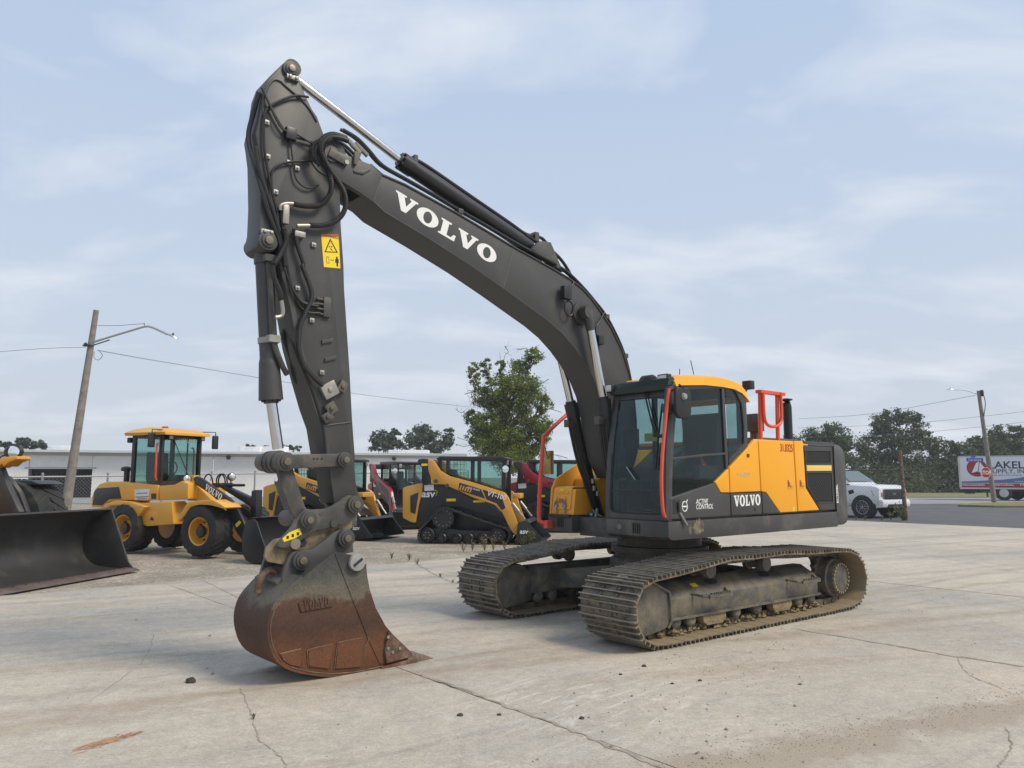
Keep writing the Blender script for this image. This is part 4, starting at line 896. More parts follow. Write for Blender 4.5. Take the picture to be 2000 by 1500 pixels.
for k in (.08,.72): 
    c_=E-dd*k*1.1; b=B(); b.cyl(c_+dd*.025,c_-dd*.025,.088,18); b.box(-.05,.05,-.04,.15,-.03,.03,Matrix.Translation(c_)); b.obj('pipe_clamp',STEEL if k>.5 else GREYD,bc)
for Y,pa,ph,pb in ((.12,z4((1190,930))[0],z5((590,335))[0],z5((690,1180))[0]),(BF-.11,z4((1040,1215))[0],z5((340,365))[0],z5((545,1260))[0])):
    if Y<0:
        pa=None
    H=FU.at(ph,Y); E=FU.at(pb,Y)
    if Y<0: H=V3(H.x,Y,H.z)
    A=V3(qb.x,Y,qb.z); dd=(E-H).normalized(); b=B()
    # keep barrel in line with rod
    b.cyl(H,E,.075,24); b.cyl(H-dd*.03,H+dd*.16,.088,24); b.cyl(H-dd*.06,H-dd*.02,.065,20)
    o=b.obj('boom_cylinder',BLKM,EX)
    b=B(); b.cyl(A,H,.047,20); b.obj('piston_rod',CHR,o)
    b=B(); b.cyl((A.x,Y-.05,A.z),(A.x,Y+.05,A.z),.085,24); b.cyl(A,A+(H-A).normalized()*.22,.06,16,.05); b.obj('rod_eye',GREYD,o)
    b=B(); b.cyl((E.x,Y-.07,E.z),(E.x,Y+.07,E.z),.10,20); b.obj('barrel_eye',GREYW,o)
    s=1 if Y>0 else -1
    b=B(); fwd=Vector((dd.z,0,-dd.x)); fwd=fwd if fwd.x>0 else -fwd
    b.tube(catmull([H+dd*.16+fwd*.09,H+dd*.3+fwd*.115,H+dd*.7+fwd*.115,H+dd*.95+fwd*.12+Vector((0,.05,0)),E-dd*.15+fwd*.10+Vector((0,.09,0)),E+Vector((0,.1,0))],5),.017,7)
    b.tube(catmull([H+dd*.2+fwd*.07+Vector((0,.06,0)),H+dd*.7+fwd*.08+Vector((0,.07,0)),E-dd*.3+Vector((0,.10,0)),E-dd*.1+Vector((0,.10,0))],5),.013,7); b.obj('oil_pipe',BLK,o)
    b=B(); c_=H+dd*.22; b.box(-.06,.12,-.04,.04,-.045,.045,Matrix.Translation(c_+fwd*.04)); b.obj('pipe_clamp',GREYW,o)
    if s<0:
        b=B()
        for (cx_,cy_) in ((505,945),(515,1000),(540,1040)):
            p=FU.at(z5((cx_,cy_))[0],Y+.11); b.cyl(p+Vector((0,0,.03)),p-Vector((0,0,.03)),.022,8)
        p=FU.at(z5((505,1205))[0],Y+.1)
        for k in range(7): b.cyl(p+Vector((random.uniform(-.06,.06),random.uniform(-.05,.05),random.uniform(-.06,.06))),p+Vector((random.uniform(-.1,.1),random.uniform(-.08,.08),random.uniform(-.08,.08))),.018,7)
        b.obj('hose_fittings',STEEL,o)
# ---------------------------------------------------------------- arm
arm_r=z1((500,130),(512,195),(560,310),(605,405),(640,455),(690,590),(735,690),(785,850),(800,1000),(806,1200),(826,1500))+z2((830,300),(850,600),(870,900),(885,1200),(905,1470))+z3((757,200),(768,330),(790,410),(795,440),(775,480),(730,490),(700,455))
arm_l=z3((640,430),(620,300))+z2((720,1450),(690,1270),(640,1130),(560,850),(520,700),(470,420),(420,240),(395,110))+z1((365,1370),(330,1400),(275,1400),(228,1360),(222,1310),(238,1240),(246,1050),(243,900),(240,750),(226,640),(216,575),(243,450),(268,280),(300,195),(400,88),(432,74),(470,84))
AP=FU.xz(arm_r+arm_l,AN); b=B(); b.prism(AP,AF,AN); ARM=b.obj('arm',GREY,EX,bevel=.007,ang=30)
# front flange of the arm standing out on both sides
AL=FU.xz(arm_l[2:10],AN); rings=[]
for i,(x,z) in enumerate(AL):
    rings.append([V3(x+.03,AF-.012,z),V3(x+.03,AN+.012,z),V3(x-.015,AN+.012,z),V3(x-.015,AF-.012,z)])
b=B(); b.loft(rings).obj('front_plate',GREYD,ARM)
def pin(c,Y0,Y1,r,name,par,mt=GREYD,n=24,bolt=True):
    b=B(); b.cyl((c.x,Y0,c.z),(c.x,Y1,c.z),r,n); b.cyl((c.x,Y1-.002,c.z),(c.x,Y1+.014,c.z),r*.72,n); b.cyl((c.x,Y0-.014,c.z),(c.x,Y0+.002,c.z),r*.72,n)
    o=b.obj(name,mt,par,bevel=.004)
    if bolt:
        b=B(); b.lathe([(r*.42,0),(r*.40,.018),(r*.2,.02)],(c.x,Y1+.012,c.z),(0,1,0),14); b.obj('pin_head',mat('worn_pin',(.19,.165,.125),.42,metal=.6,var=.25,vs=18),o)
    return o
pin(FU.at(z1((452,132))[0],AN),AF-.02,AN+.025,.075,'arm_cylinder_pin',ARM)
pin(FU.at(z1((290,1328))[0],AN),AF-.03,AN+.035,.085,'bucket_cylinder_pin',ARM)
b=B(); b.cyl((PINB.x,AF-.01,PINB.z),(PINB.x,AN+.01,PINB.z),.19,28); b.obj('pivot_boss',GREYD,ARM)
for p in (z1((465,190))[0],z1((290,1266))[0]):
    q=FU.at(p,AN); b=B(); b.box(q.x-.06,q.x+.06,AN,AN+.03,q.z-.02,q.z+.02); b.cyl((q.x-.03,AN+.03,q.z),(q.x-.03,AN+.045,q.z),.016,6); b.cyl((q.x+.03,AN+.03,q.z),(q.x+.03,AN+.045,q.z),.016,6); b.obj('pin_keeper',STEEL,ARM,bevel=.004)
# rib stiffener (raised rim of the upper plate)
rim=z1((262,450),(275,300),(330,205),(380,205),(420,240),(545,350),(600,420),(640,490)); b=B(); b.tube(catmull([FU.at(p,AN+.004) for p in rim],4),.011,6); b.obj('weld_seam',GREYD,ARM)
b=B(); b.tube([FU.at(p,AN+.002) for p in z2((690,1255),(875,1230))],.008,6); b.obj('weld_seam',GREYD,ARM)
for s_ in (z2((670,675),(745,660)),z2((690,800),(770,780))):
    a_,c_=(FU.at(p,AN) for p in s_); b=B(); b.prism([(a_.x,a_.z-.015),(c_.x,c_.z-.015),(c_.x,c_.z+.02),(a_.x,a_.z+.02)],AN,AN+.018); b.obj('lifting_bar',GREYD,ARM,bevel=.003)
# warning decal
dq=FU.xz(z1((668,1275),(790,1275))+z2((803,158),(688,148)),AN+.002); b=B(); b.prism(dq,AN+.0005,AN+.002); dc=b.obj('warning_decal',DECY,ARM)
def on_decal(u,v):      # 0..1 across, 0..1 down
    a=Vector((dq[0][0],dq[0][1]));b_=Vector((dq[1][0],dq[1][1]));c_=Vector((dq[2][0],dq[2][1]));d_=Vector((dq[3][0],dq[3][1]))
    p=(a*(1-u)+b_*u)*(1-v)+(d_*(1-u)+c_*u)*v; return p
def dpoly(pts,name,mt,lift=.003):
    b=B(); b.prism([tuple(on_decal(u,v)) for u,v in pts],AN+.002,AN+lift); b.obj(name,mt,dc)
dpoly([(0,0),(1,0),(1,.085),(0,.085)],'decal_band',mat('decal_red',(.40,.09,.03),.5))
P_=on_decal(.2,.075); text('lettering','WARNING',DECK_,dc,face_M((P_.x,AN+.003,P_.y),RD,UP),.030,sx=1.0,depth=.0005)
def tri_ring(o,i,name):
    b=B(); a=[tuple(on_decal(*p)) for p in o]; c=[tuple(on_decal(*p)) for p in i]
    vs=[V3(x,AN+.003,z) for x,z in a+c]; b.add(vs,[(0,1,4,3),(1,2,5,4),(2,0,3,5)]); b.obj(name,DECK_,dc)
tri_ring([(.5,.13),(.9,.55),(.1,.55)],[(.5,.20),(.80,.52),(.20,.52)],'decal_triangle')
dpoly([(.40,.36),(.46,.36),(.46,.40),(.40,.40)],'decal_mark',DECK_); dpoly([(.52,.36),(.58,.36),(.58,.40),(.52,.40)],'decal_mark',DECK_); dpoly([(.44,.43),(.52,.43),(.60,.50),(.50,.47)],'decal_mark',DECK_)
b=B(); b.add([V3(*(lambda p:(p.x,AN+.003,p.y))(on_decal(u,v))) for u,v in [(.18,.68),(.34,.68),(.34,.88),(.18,.88),(.20,.695),(.32,.695),(.32,.865),(.20,.865)]],[(0,1,5,4),(1,2,6,5),(2,3,7,6),(3,0,4,7)]); b.obj('decal_frame',DECK_,dc)
dpoly([(.42,.775),(.47,.75),(.47,.768),(.57,.768),(.57,.75),(.62,.775),(.57,.80),(.57,.782),(.47,.782),(.47,.80)],'decal_arrow',DECK_)
dpoly([(.76,.68),(.82,.66),(.88,.68),(.86,.72),(.92,.74),(.92,.84),(.87,.85),(.87,.95),(.77,.95),(.77,.85),(.70,.84),(.72,.74),(.78,.72)],'decal_figure',DECK_)
# clamp bosses, valve blocks
for p in z1((287,500),(293,738),(440,780),(498,820),(348,985),(613,1354))+z2((500,298),(600,522),(670,885)):
    q=FU.at(p,AN); b=B(); b.box(q.x-.022,q.x+.022,AN,AN+.02,q.z-.02,q.z+.02); b.cyl((q.x,AN+.02,q.z),(q.x,AN+.032,q.z),.010,6); b.obj('hose_clamp',STEEL,ARM,bevel=.003)
for p,w_,h_,rt in ((z2((715,1008))[0],.075,.065,30),(z2((725,1135))[0],.05,.05,35),(z2((700,1195))[0],.05,.04,35),(z2((805,985))[0],.04,.05,-30)):
    q=FU.at(p,AN); b=B(); b.box(-w_,w_,0,.05,-h_,h_,Matrix.Translation((q.x,AN,q.z))@Matrix.Rotation(R_(rt),4,'Y')); b.cyl((q.x,AN+.05,q.z),(q.x,AN+.065,q.z),.022,10); b.obj('valve_block' if w_>.06 else 'lug',STEEL if w_>.06 else GREYW,ARM,bevel=.006)
q=FU.at(z2((690,430))[0],AN); b=B(); b.box(q.x-.05,q.x+.02,AN,AN+.035,q.z-.09,q.z+.09)
for k in range(4): b.cyl((q.x+.09,AN+.02,q.z-.07+.045*k),(q.x-.02,AN+.02,q.z-.07+.045*k),.012,8)
b.obj('manifold',GREYW,ARM,bevel=.006)
# oil stains as flat grease film lines under the manifold
# hoses: (photo polyline, list of offsets from the arm face, radius, material)
def hose(px,Ys,r,mt=BLK,par=None,name='hydraulic_hose',k=5,n=8,rib=False):
    if not isinstance(Ys,(list,tuple)): Ys=[Ys]*len(px)
    P=catmull([FU.at(p,Y) for p,Y in zip(px,Ys)],k if not rib else 14)
    rr=r if not rib else [r*(1.0 if (i//1)%2 else .84) for i in range(len(P))]
    b=B(); b.tube(P,rr,n); return b.obj(name,mt,par or ARM)
HN=AN+.03
hose(z1((255,255),(290,330),(360,470),(440,580),(560,620),(640,640)),HN,.011)
hose(z1((265,275),(320,400),(395,540),(480,570),(600,640),(650,650)),HN+.02,.009)
hose(z1((235,290),(200,420),(160,600),(200,780),(250,950),(310,1150),(370,1300),(400,1420)),[AN-.05,AN-.08,AN-.10,AN-.03,HN,HN,HN,HN],.022)
hose(z1((210,660),(230,800),(285,980),(345,1150),(395,1330),(420,1500)),HN+.01,.018)
hose(z1((580,320),(500,310),(420,330),(320,380),(275,440),(270,640),(285,760),(310,900),(330,1000),(360,1110),(370,1200)),HN,.012)
hose(z1((610,765),(480,770),(380,790),(325,850),(330,1000),(355,1090)),HN,.011)
hose(z1((455,620),(470,760),(490,880),(540,940),(600,955),(650,935)),HN,.008)
hose(z1((480,1240),(505,1360),(545,1480))+z2((540,150),(590,280),(600,370),(545,500),(520,570),(512,700),(530,780),(560,850),(610,910),(680,975)),HN+.02,.020)
hose(z1((385,1080),(395,1200),(420,1400))+z2((430,120),(450,230),(490,340),(560,400),(640,405)),HN,.012)
hose(z2((470,300),(500,370),(560,430),(655,440)),HN,.011); hose(z2((480,330),(520,420),(580,465),(660,470)),HN,.011); hose(z2((410,150),(460,280),(520,380),(580,410),(650,420)),HN+.02,.010)
hose(z2((430,560),(405,620),(430,700),(460,790),(470,870),(490,930),(520,975)),AN-.2,.020)
hose(z2((455,640),(500,760),(560,900),(620,1050),(680,1260),(700,1440)),AN+.012,.014)
hose(z2((560,1030),(610,1180),(640,1320),(660,1450)),AF+.1,.018)
# ribbed sleeves of the boom-to-arm loop
R1=hose(z1((475,1065),(560,1080),(650,1075),(700,1040),(735,980),(738,900),(715,830),(680,760),(660,690),(680,610),(740,580),(800,590),(840,605)),[HN+.02,HN+.03,HN+.04,HN+.05,HN+.07,HN+.10,BN+.07,BN+.08,BN+.08,BN+.06,BN+.03,BN,BN-.04],.026,rib=True,name='sleeved_hose')
hose(z1((590,1215),(680,1215),(760,1190),(815,1140),(840,1070),(830,990),(790,910),(740,840),(700,770),(670,700),(680,640),(730,600),(800,605),(850,625)),[HN+.02,HN+.03,HN+.04,HN+.06,BN+.06,BN+.07,BN+.08,BN+.09,BN+.10,BN+.10,BN+.08,BN+.05,BN+.02,BN-.02],.026,rib=True,name='sleeved_hose')
hose(z1((640,780),(610,720),(615,660),(650,630),(720,600)),[BN+.05]*5,.022,rib=True,name='sleeved_hose')
hose(z1((660,800),(630,740),(635,680),(670,640),(740,615)),[BN+.06]*5,.022,rib=True,name='sleeved_hose')
hose(z1((410,1240),(425,1320),(390,1410),(340,1490))+z2((330,130),(340,220),(375,310),(392,380)),[HN+.04]*8,.026,rib=True,name='sleeved_hose')
hose(z1((475,1065),(420,1065),(385,1080),(385,1110)),HN+.02,.017,STEEL,name='hose_elbow'); hose(z1((590,1217),(500,1218)),HN+.02,.017,STEEL,name='hose_fitting')
hose(z2((392,380),(402,460),(390,490),(350,500)),HN+.04,.018,STEEL,name='hose_elbow')
q=FU.at(z1((405,1150))[0],AN); b=B(); b.box(q.x-.03,q.x+.03,AN+.02,AN+.065,q.z-.085,q.z+.09,None); b.obj('hose_block',STEEL,ARM,bevel=.012)
q=FU.at(z1((500,1288))[0],AN); b=B(); b.box(q.x-.05,q.x+.05,AN,AN+.07,q.z-.025,q.z+.025); b.obj('hose_clamp',STEEL,ARM,bevel=.005)
q=FU.at(z1((445,590))[0],AN); b=B(); b.box(q.x-.05,q.x+.05,AN,AN+.06,q.z-.05,q.z+.06); b.obj('junction_box',BLKM,ARM,bevel=.01)
# fittings + lines on top of the boom
def on_top(p,Y,lift=.0):  # point above the boom's top plate
    q=FU.at(p,BN); return V3(q.x,Y,q.z+lift)
tops=z1((830,600),(930,660),(1010,740),(1110,850))+z4((150,170),(300,255),(450,345),(600,430),(760,525),(900,600),(1020,665),(1100,720),(1180,800),(1240,870),(1310,960),(1370,1070),(1420,1190),(1455,1330),(1475,1500))
for j,(Y,l) in enumerate(((BN-.03,.035),(BN-.08,.055),(BN-.27,.045),(BN-.33,.045))):
    b=B(); b.tube(catmull([on_top(p,Y,l+(.05 if i<4 else 0)) for i,p in enumerate(tops)],4),.017,7); b.obj('hydraulic_pipe',BLKM,BOOM)
far=z4((880,490),(960,540),(1040,590),(1090,640),(1130,700),(1160,760),(1240,850),(1310,945),(1375,1050),(1425,1170),(1462,1320),(1480,1480))
b=B(); b.tube(catmull([on_top(p,BC+.05,.06) for p in far],4),.020,7); b.obj('hydraulic_hose',BLK,BOOM)
far=z4((930,585),(1000,620),(1060,670),(1100,715),(1170,790),(1250,880),(1330,990),(1400,1120),(1450,1290),(1475,1450))
b=B(); b.tube(catmull([on_top(p,BC-.02,.05) for p in far],4),.020,7); b.obj('hydraulic_hose',BLK,BOOM)
for i in (6,10,14,16): 
    q=on_top(tops[i],BN-.05,.015); b=B(); b.box(q.x-.03,q.x+.03,BN-.12,BN+.01,q.z-.03,q.z+.025); b.obj('pipe_clamp',GREYD,BOOM,bevel=.005)
for p in z1((850,615),(880,650),(905,640),(935,670)):
    q=FU.at(p,BN-.05); b=B(); d=Vector((-.09,0,-.06)); b.cyl(q,q+d,.024,8); b.obj('hose_fitting',STEEL,BOOM)
# ---------------------------------------------------------------- linkage
def plate(name,outline,holes,y0,y1,mt,par=EX,bv=.008):
    b=B(); b.prism(FU.xz(outline,y1),y0,y1); return b.obj(name,mt,par,bevel=bv,ang=40)
def zc(c,r,n=18,a0=0,a1=360): return [ (c[0]+r*math.cos(R_(a0+(a1-a0)*i/n)),c[1]-r*math.sin(R_(a0+(a1-a0)*i/n))) for i in range(n if a1-a0==360 else n+1)]
LN=AN+.055
# tipping link (arm to rod end), one each side of the arm
for y0,y1 in ((AN+.004,LN),(AF-.055,AF-.004)):
    o=plate('tipping_link',z3(*(zc((345,185),48,12,60,300)+zc((695,175),44,12,-120,120))),None,y0,y1,GREYW)
    if y1==LN:
        for k,xx in enumerate((520,540,565)):
            q=FU.at(z3((xx,168))[0],y1); b=B(); b.cyl((q.x,y1,q.z),(q.x,y1+.004,q.z),.010,8); b.obj('rivet',DARK,o)
# H link from rod end to coupler
hl=z3((300,215),(395,215),(430,330),(465,440),(500,500),(520,540),(470,570),(430,540),(385,480),(345,370))
for y0,y1 in ((AN-.05,AN+.0),(AF-.0,AF+.05)):
    plate('bucket_link',hl,None,y0,y1,GREYW)
b=B(); q=FU.xz(z3((310,300),(390,300),(440,470),(370,470)),BC); b.prism(q,AF+.05,AN-.05); b.obj('bucket_link_web',GREYW,EX)
cR=FU.at(z3((345,185))[0],LN)
pin(cR,AF-.11,LN+.05,.080,'rod_pin',EX,GREYW)
for Y in (AN-.06,AN-.13,AF+.13,AF+.06):
    b=B(); b.cyl((cR.x,Y-.02,cR.z),(cR.x,Y+.02,cR.z),.098,24); b.obj('pin_spacer',GREYW,EX)
pin(FU.at(z3((695,175))[0],LN),AF-.085,LN+.03,.070,'link_pin',EX,GREYW)
# quick coupler
CN=AN+.06; CF=AF-.06
up=z3((335,640),(400,560),(440,490),(470,463),(520,466),(590,462),(640,438),(690,400),(730,382),(770,392),(792,430),(785,480),(760,520),(700,548),(600,575),(535,588),(480,620),(430,660),(400,690),(330,690),(300,680))
lo=z3((240,690),(290,640),(340,630),(480,600),(600,560),(745,520),(745,575),(690,590),(640,625),(560,680),(470,720),(380,760),(355,792),(250,772),(230,745))
QC=plate('quick_coupler',up,None,CN-.05,CN,GREYW); plate('side_plate',up,None,CF,CF+.05,GREYW,QC)
plate('hook_plate',lo,None,CN-.09,CN-.055,mat('muddy_coupler',(.10,.085,.06),.7,var=.3,dirt=(.29,.22,.13),da=.6,ds=6,bump=.3,bs=40),QC); plate('hook_plate',lo,None,CF+.055,CF+.09,GREYW,QC)
b=B(); b.prism(FU.xz(z3((300,690),(420,560),(600,500),(740,480),(740,560),(600,600),(420,690),(330,740)),BC),CF+.09,CN-.09); b.obj('coupler_body',MUDF,QC,bevel=.02)
for c,r in (((480,525),.074),((755,435),.078)): pin(FU.at(z3(c)[0],CN),CF-.03,CN+.04,r,'coupler_pin',QC,GREYW)
q=FU.xz(z3((548,488),(650,458),(652,475),(560,505)),CN+.002); b=B(); b.prism(q,CN,CN+.003); b.obj('name_plate',GREYD,QC)
for c,r,m_ in (((625,545),.035,GREYW),((400,665),.045,mat('dusty_boss',(.22,.19,.14),.7)),((460,662),.035,DARK)):
    q=FU.at(z3(c)[0],CN-.03); b=B(); b.cyl((q.x,CN-.08,q.z),(q.x,CN+(.012 if m_ is not DARK else -.05),q.z),r,16); b.obj('coupler_boss',m_,QC)
dq2=FU.xz(z3((335,635),(375,600),(435,575),(448,610),(405,635),(345,655)),CN+.002); b=B(); b.prism(dq2,CN,CN+.002); cd=b.obj('warning_decal',DECY,QC)
for xx in (365,395,425): q=FU.at(z3((xx,628-(xx-365)*.35))[0],CN+.003); b=B(); b.box(q.x-.012,q.x+.010,CN+.002,CN+.0035,q.z-.014,q.z+.012,None); b.obj('decal_mark',DECK_,cd)
# ---------------------------------------------------------------- bucket
KN,KF=.24,-.46
def rustmat():
    m=bpy.data.materials.new('rusty_bucket_paint'); m.use_nodes=True; t=m.node_tree; p=t.nodes['Principled BSDF']; L=t.links.new
    tcn=N(t,'ShaderNodeTexCoord'); sp=N(t,'ShaderNodeSeparateXYZ'); L(tcn.outputs['Object'],sp.inputs[0])
    def nse(s,d=7,r=.65,dist=0.): 
        n=N(t,'ShaderNodeTexNoise'); n.inputs['Scale'].default_value=s; n.inputs['Detail'].default_value=d; n.inputs['Roughness'].default_value=r; n.inputs['Distortion'].default_value=dist; L(tcn.outputs['Object'],n.inputs['Vector']); return n
    n1=nse(3.2); n2=nse(14,6,.7); n3=nse(60,4); n4=nse(6,8,.7,.6)
    ma=N(t,'ShaderNodeMath',operation='MULTIPLY_ADD'); ma.inputs[1].default_value=.42; L(n1.outputs['Fac'],ma.inputs[0]); L(sp.outputs['Z'],ma.inputs[2])
    mb=N(t,'ShaderNodeMath',operation='MULTIPLY_ADD'); mb.inputs[1].default_value=.20; L(n2.outputs['Fac'],mb.inputs[0]); L(ma.outputs[0],mb.inputs[2])
    cr_=N(t,'ShaderNodeValToRGB'); cr_.color_ramp.elements[0].position=0.0
    E_=cr_.color_ramp.elements
    E_[0].position=.16; E_[0].color=(.110,.047,.023,1)
    E_[1].position=.73; E_[1].color=(.042,.042,.043,1)
    for pos,c in ((.30,(.135,.054,.025,1)),(.42,(.060,.030,.020,1)),(.535,(.085,.042,.027,1)),(.575,(.125,.11,.08,1)),(.645,(.088,.083,.07,1))):
        e=E_.new(pos); e.color=c
    md=N(t,'ShaderNodeMath',operation='DIVIDE'); md.inputs[1].default_value=1.7; L(mb.outputs[0],md.inputs[0]); L(md.outputs[0],cr_.inputs[0])
    r3=N(t,'ShaderNodeMapRange'); r3.inputs['From Min'].default_value=.3; r3.inputs['From Max'].default_value=.7; r3.inputs['To Min'].default_value=.72; r3.inputs['To Max'].default_value=1.28; L(n3.outputs['Fac'],r3.inputs['Value'])
    sc=N(t,'ShaderNodeVectorMath',operation='SCALE'); L(cr_.outputs[0],sc.inputs[0]); L(r3.outputs[0],sc.inputs['Scale'])
    # scratches / bare pale patches
    r4=N(t,'ShaderNodeMapRange'); r4.inputs['From Min'].default_value=.66; r4.inputs['From Max'].default_value=.74; r4.inputs['To Max'].default_value=.5; L(n4.outputs['Fac'],r4.inputs['Value'])
    mx5=N(t,'ShaderNodeMixRGB'); mx5.inputs[2].default_value=(.19,.15,.11,1); L(r4.outputs[0],mx5.inputs[0]); L(sc.outputs[0],mx5.inputs[1])
    L(mx5.outputs[0],p.inputs['Base Color']); p.inputs['Roughness'].default_value=.66; p.inputs['Specular IOR Level'].default_value=.35
    bn=N(t,'ShaderNodeBump'); bn.inputs['Strength'].default_value=.25; bn.inputs['Distance'].default_value=.01; L(n3.outputs['Fac'],bn.inputs['Height']); L(bn.outputs[0],p.inputs['Normal'])
    return m
RUST=rustmat(); RUSTE=mat('rusty_edge_steel',(.12,.065,.04),.6,metal=.2,var=.35,vs=12,dirt=(.30,.24,.19),da=.4,ds=9,bump=.25,bs=50,fine=.2)
side=z3((600,745),(640,715),(770,735),(825,785),(830,850),(845,930),(880,1040),(940,1150),(1010,1225),(1085,1300),(1085,1335),(910,1383),(800,1408),(700,1420),(600,1423),(480,1410),(380,1383),(330,1353),(298,1310),(274,1240),(265,1160),(280,1080),(310,1020),(360,960),(420,900),(520,810))
SP=FU.xz(side,KN)
b=B(); b.prism(SP,KN-.03,KN); BK=b.obj('bucket',RUST,EX,bevel=.006,ang=60)
SPF=FU.xz([p for p in side if p[1]>=840+845/3.]+z3((440,882)),KN); b=B(); b.prism(SPF,KF,KF+.03); b.obj('side_plate',RUST,BK,bevel=.006,ang=60)
prof=catmull([V3(x,0,z) for x,z in FU.xz(z3((455,868),(420,900),(388,931),(360,960),(310,1020),(280,1080),(265,1160),(274,1240),(298,1310),(335,1357),(400,1392),(500,1414),(620,1426),(760,1416),(910,1386),(1085,1338)),KN)],3)
rings=[]
for i,p in enumerate(prof):
    t_=(prof[min(i+1,len(prof)-1)]-prof[max(i-1,0)]).normalized(); nn=Vector((t_.z,0,-t_.x))
    rings.append([p+nn*.004+Vector((0,KF-.004,0)),p+nn*.004+Vector((0,KN+.004,0)),p-nn*.028+Vector((0,KN+.004,0)),p-nn*.028+Vector((0,KF-.004,0))])
cenB=sum((p for p in prof),Vector())/len(prof)
b=B(); b.loft(rings); b.obj('shell',RUST,BK)
# wear strips round the heel, and bevelled edge line
for f0,f1 in ((22,30),(14,19)):
    rg=[]
    for i in range(f0,f1):
        p=prof[i]; t_=(prof[i+1]-prof[i-1]).normalized(); nn=Vector((t_.z,0,-t_.x)); nn=nn if nn.dot(p-cenB)>0 else -nn
        rg.append([p+nn*.004+Vector((0,KF+.0,0)),p+nn*.004+Vector((0,KN-.0,0)),p+nn*.022+Vector((0,KN-.01,0)),p+nn*.022+Vector((0,KF+.01,0))])
    b=B(); b.loft(rg); b.obj('wear_strip',RUSTE if f0==22 else RUST,BK)
# raised front strake of the side plate and wear plates
def onside(name,pts,h,mt=RUST,bv=.005): 
    b=B(); b.prism(FU.xz(z3(*pts),KN),KN-.02,KN+h); return b.obj(name,mt,BK,bevel=bv,seg=1)
onside('side_strake',((640,722),(770,737),(824,787),(829,850),(844,930),(879,1040),(939,1150),(1008,1225),(1083,1300),(1083,1322),(905,1372),(838,1225),(742,985)),.006,RUST,.0)
onside('wear_plate',((488,1385),(480,1310),(495,1282),(630,1250),(635,1262),(604,1400)),.014); onside('wear_plate',((640,1400),(655,1260),(672,1240),(803,1214),(812,1225),(795,1388)),.014); onside('wear_plate',((318,1312),(445,1280),(452,1296),(440,1388),(380,1378),(335,1350)),.012)
onside('name_plate',((424,1012),(630,981),(626,1036),(440,1068)),.012)
qa=FU.at(z3((455,1055))[0],KN); qb2=FU.at(z3((608,1030))[0],KN); slab_text('lettering','VOLVO',RUST,BK,face_M((qa.x,KN+.012,qa.z),qb2-qa,UP),.085,width=(qb2-qa).length,depth=.006)
onside('side_cutter',((950,1172),(1085,1302),(1085,1325),(935,1365),(925,1290)),.032,RUSTE)
for p in ((952,1212),(952,1278),(1020,1278),(978,1300)):
    q=FU.at(z3(p)[0],KN+.03); b=B(); b.cyl((q.x,KN+.03,q.z),(q.x,KN+.042,q.z),.014,8); b.obj('bolt',STEEL,BK)
q=FU.at(z3((762,772))[0],KN); b=B(); b.lathe([(.075,0),(.072,.03),(.05,.034)],(q.x,KN+.016,q.z),(0,1,0),24); cp=b.obj('pin_cap',mat('bare_grey_cap',(.30,.30,.29),.5,var=.2,vs=12),BK)
b=B(); b.box(-.05,.05,.0,.003,-.012,.012,Matrix.Translation((q.x,KN+.05,q.z))@Matrix.Rotation(R_(35),4,'Y')); b.obj('cap_slot',DARK,cp)
b=B(); b.prism(FU.xz(z3((905,1386),(1085,1338),(1120,1342),(1115,1380),(920,1400)),KN),KF-.01,KN+.03); b.obj('cutting_edge',RUSTE,BK,bevel=.008)
TOOTH=mat('worn_tooth_steel',(.21,.165,.125),.5,metal=.4,var=.3,vs=14,dirt=(.13,.065,.035),da=.4,ds=10,fine=.15)
EDGE=mat('scraped_edge',(.17,.125,.09),.5,metal=.3,var=.4,vs=18)
for pts_ in (((330,1353),(298,1310),(274,1240),(265,1160),(280,1080),(310,1020),(360,960)),((380,1386),(480,1413),(600,1426),(700,1423),(800,1411),(905,1386)),((488,1385),(481,1312),(497,1284),(628,1252)),((640,1398),(656,1262),(674,1242),(802,1216)),((320,1311),(444,1281)),((832,1210),(838,1230),(812,1290),(797,1385))):
    b=B(); b.tube(catmull([FU.at(p,KN+.006) for p in z3(*pts_)],4),.0042,5); b.obj('scraped_edge',EDGE,BK)
tq=FU.xz(z3((1060,1318),(1110,1306),(1180,1320),(1262,1354),(1180,1368),(1110,1382),(1060,1376)),KN)
for k in range(5):
    yc=KN-.03-(KN-KF-.06)*k/4
    b=B(); n_=len(tq); cxm=min(x for x,_ in tq)
    rgs=[]
    for yy,kk in ((-.055,1),(.055,1)): pass
    vs0=[];
    for s in (-1,1):
        for (x,z) in tq:
            taper=max(.25,1-(max(p[0] for p in tq)-x)/(max(p[0] for p in tq)-cxm)*.75); vs0.append(V3(x,yc+s*.058*taper,z))
    b.add(vs0,[tuple(range(n_)),tuple(range(2*n_-1,n_-1,-1))]+[((i+1)%n_,i,n_+i,n_+(i+1)%n_) for i in range(n_)]); b.obj('tooth',TOOTH,BK,bevel=.006)
b=B(); b.prism(FU.xz(z3((352,905),(372,945),(430,900),(640,760),(650,715),(520,790)),KN),CF-.02,CN+.02); b.obj('top_plate',RUST,BK,bevel=.01)
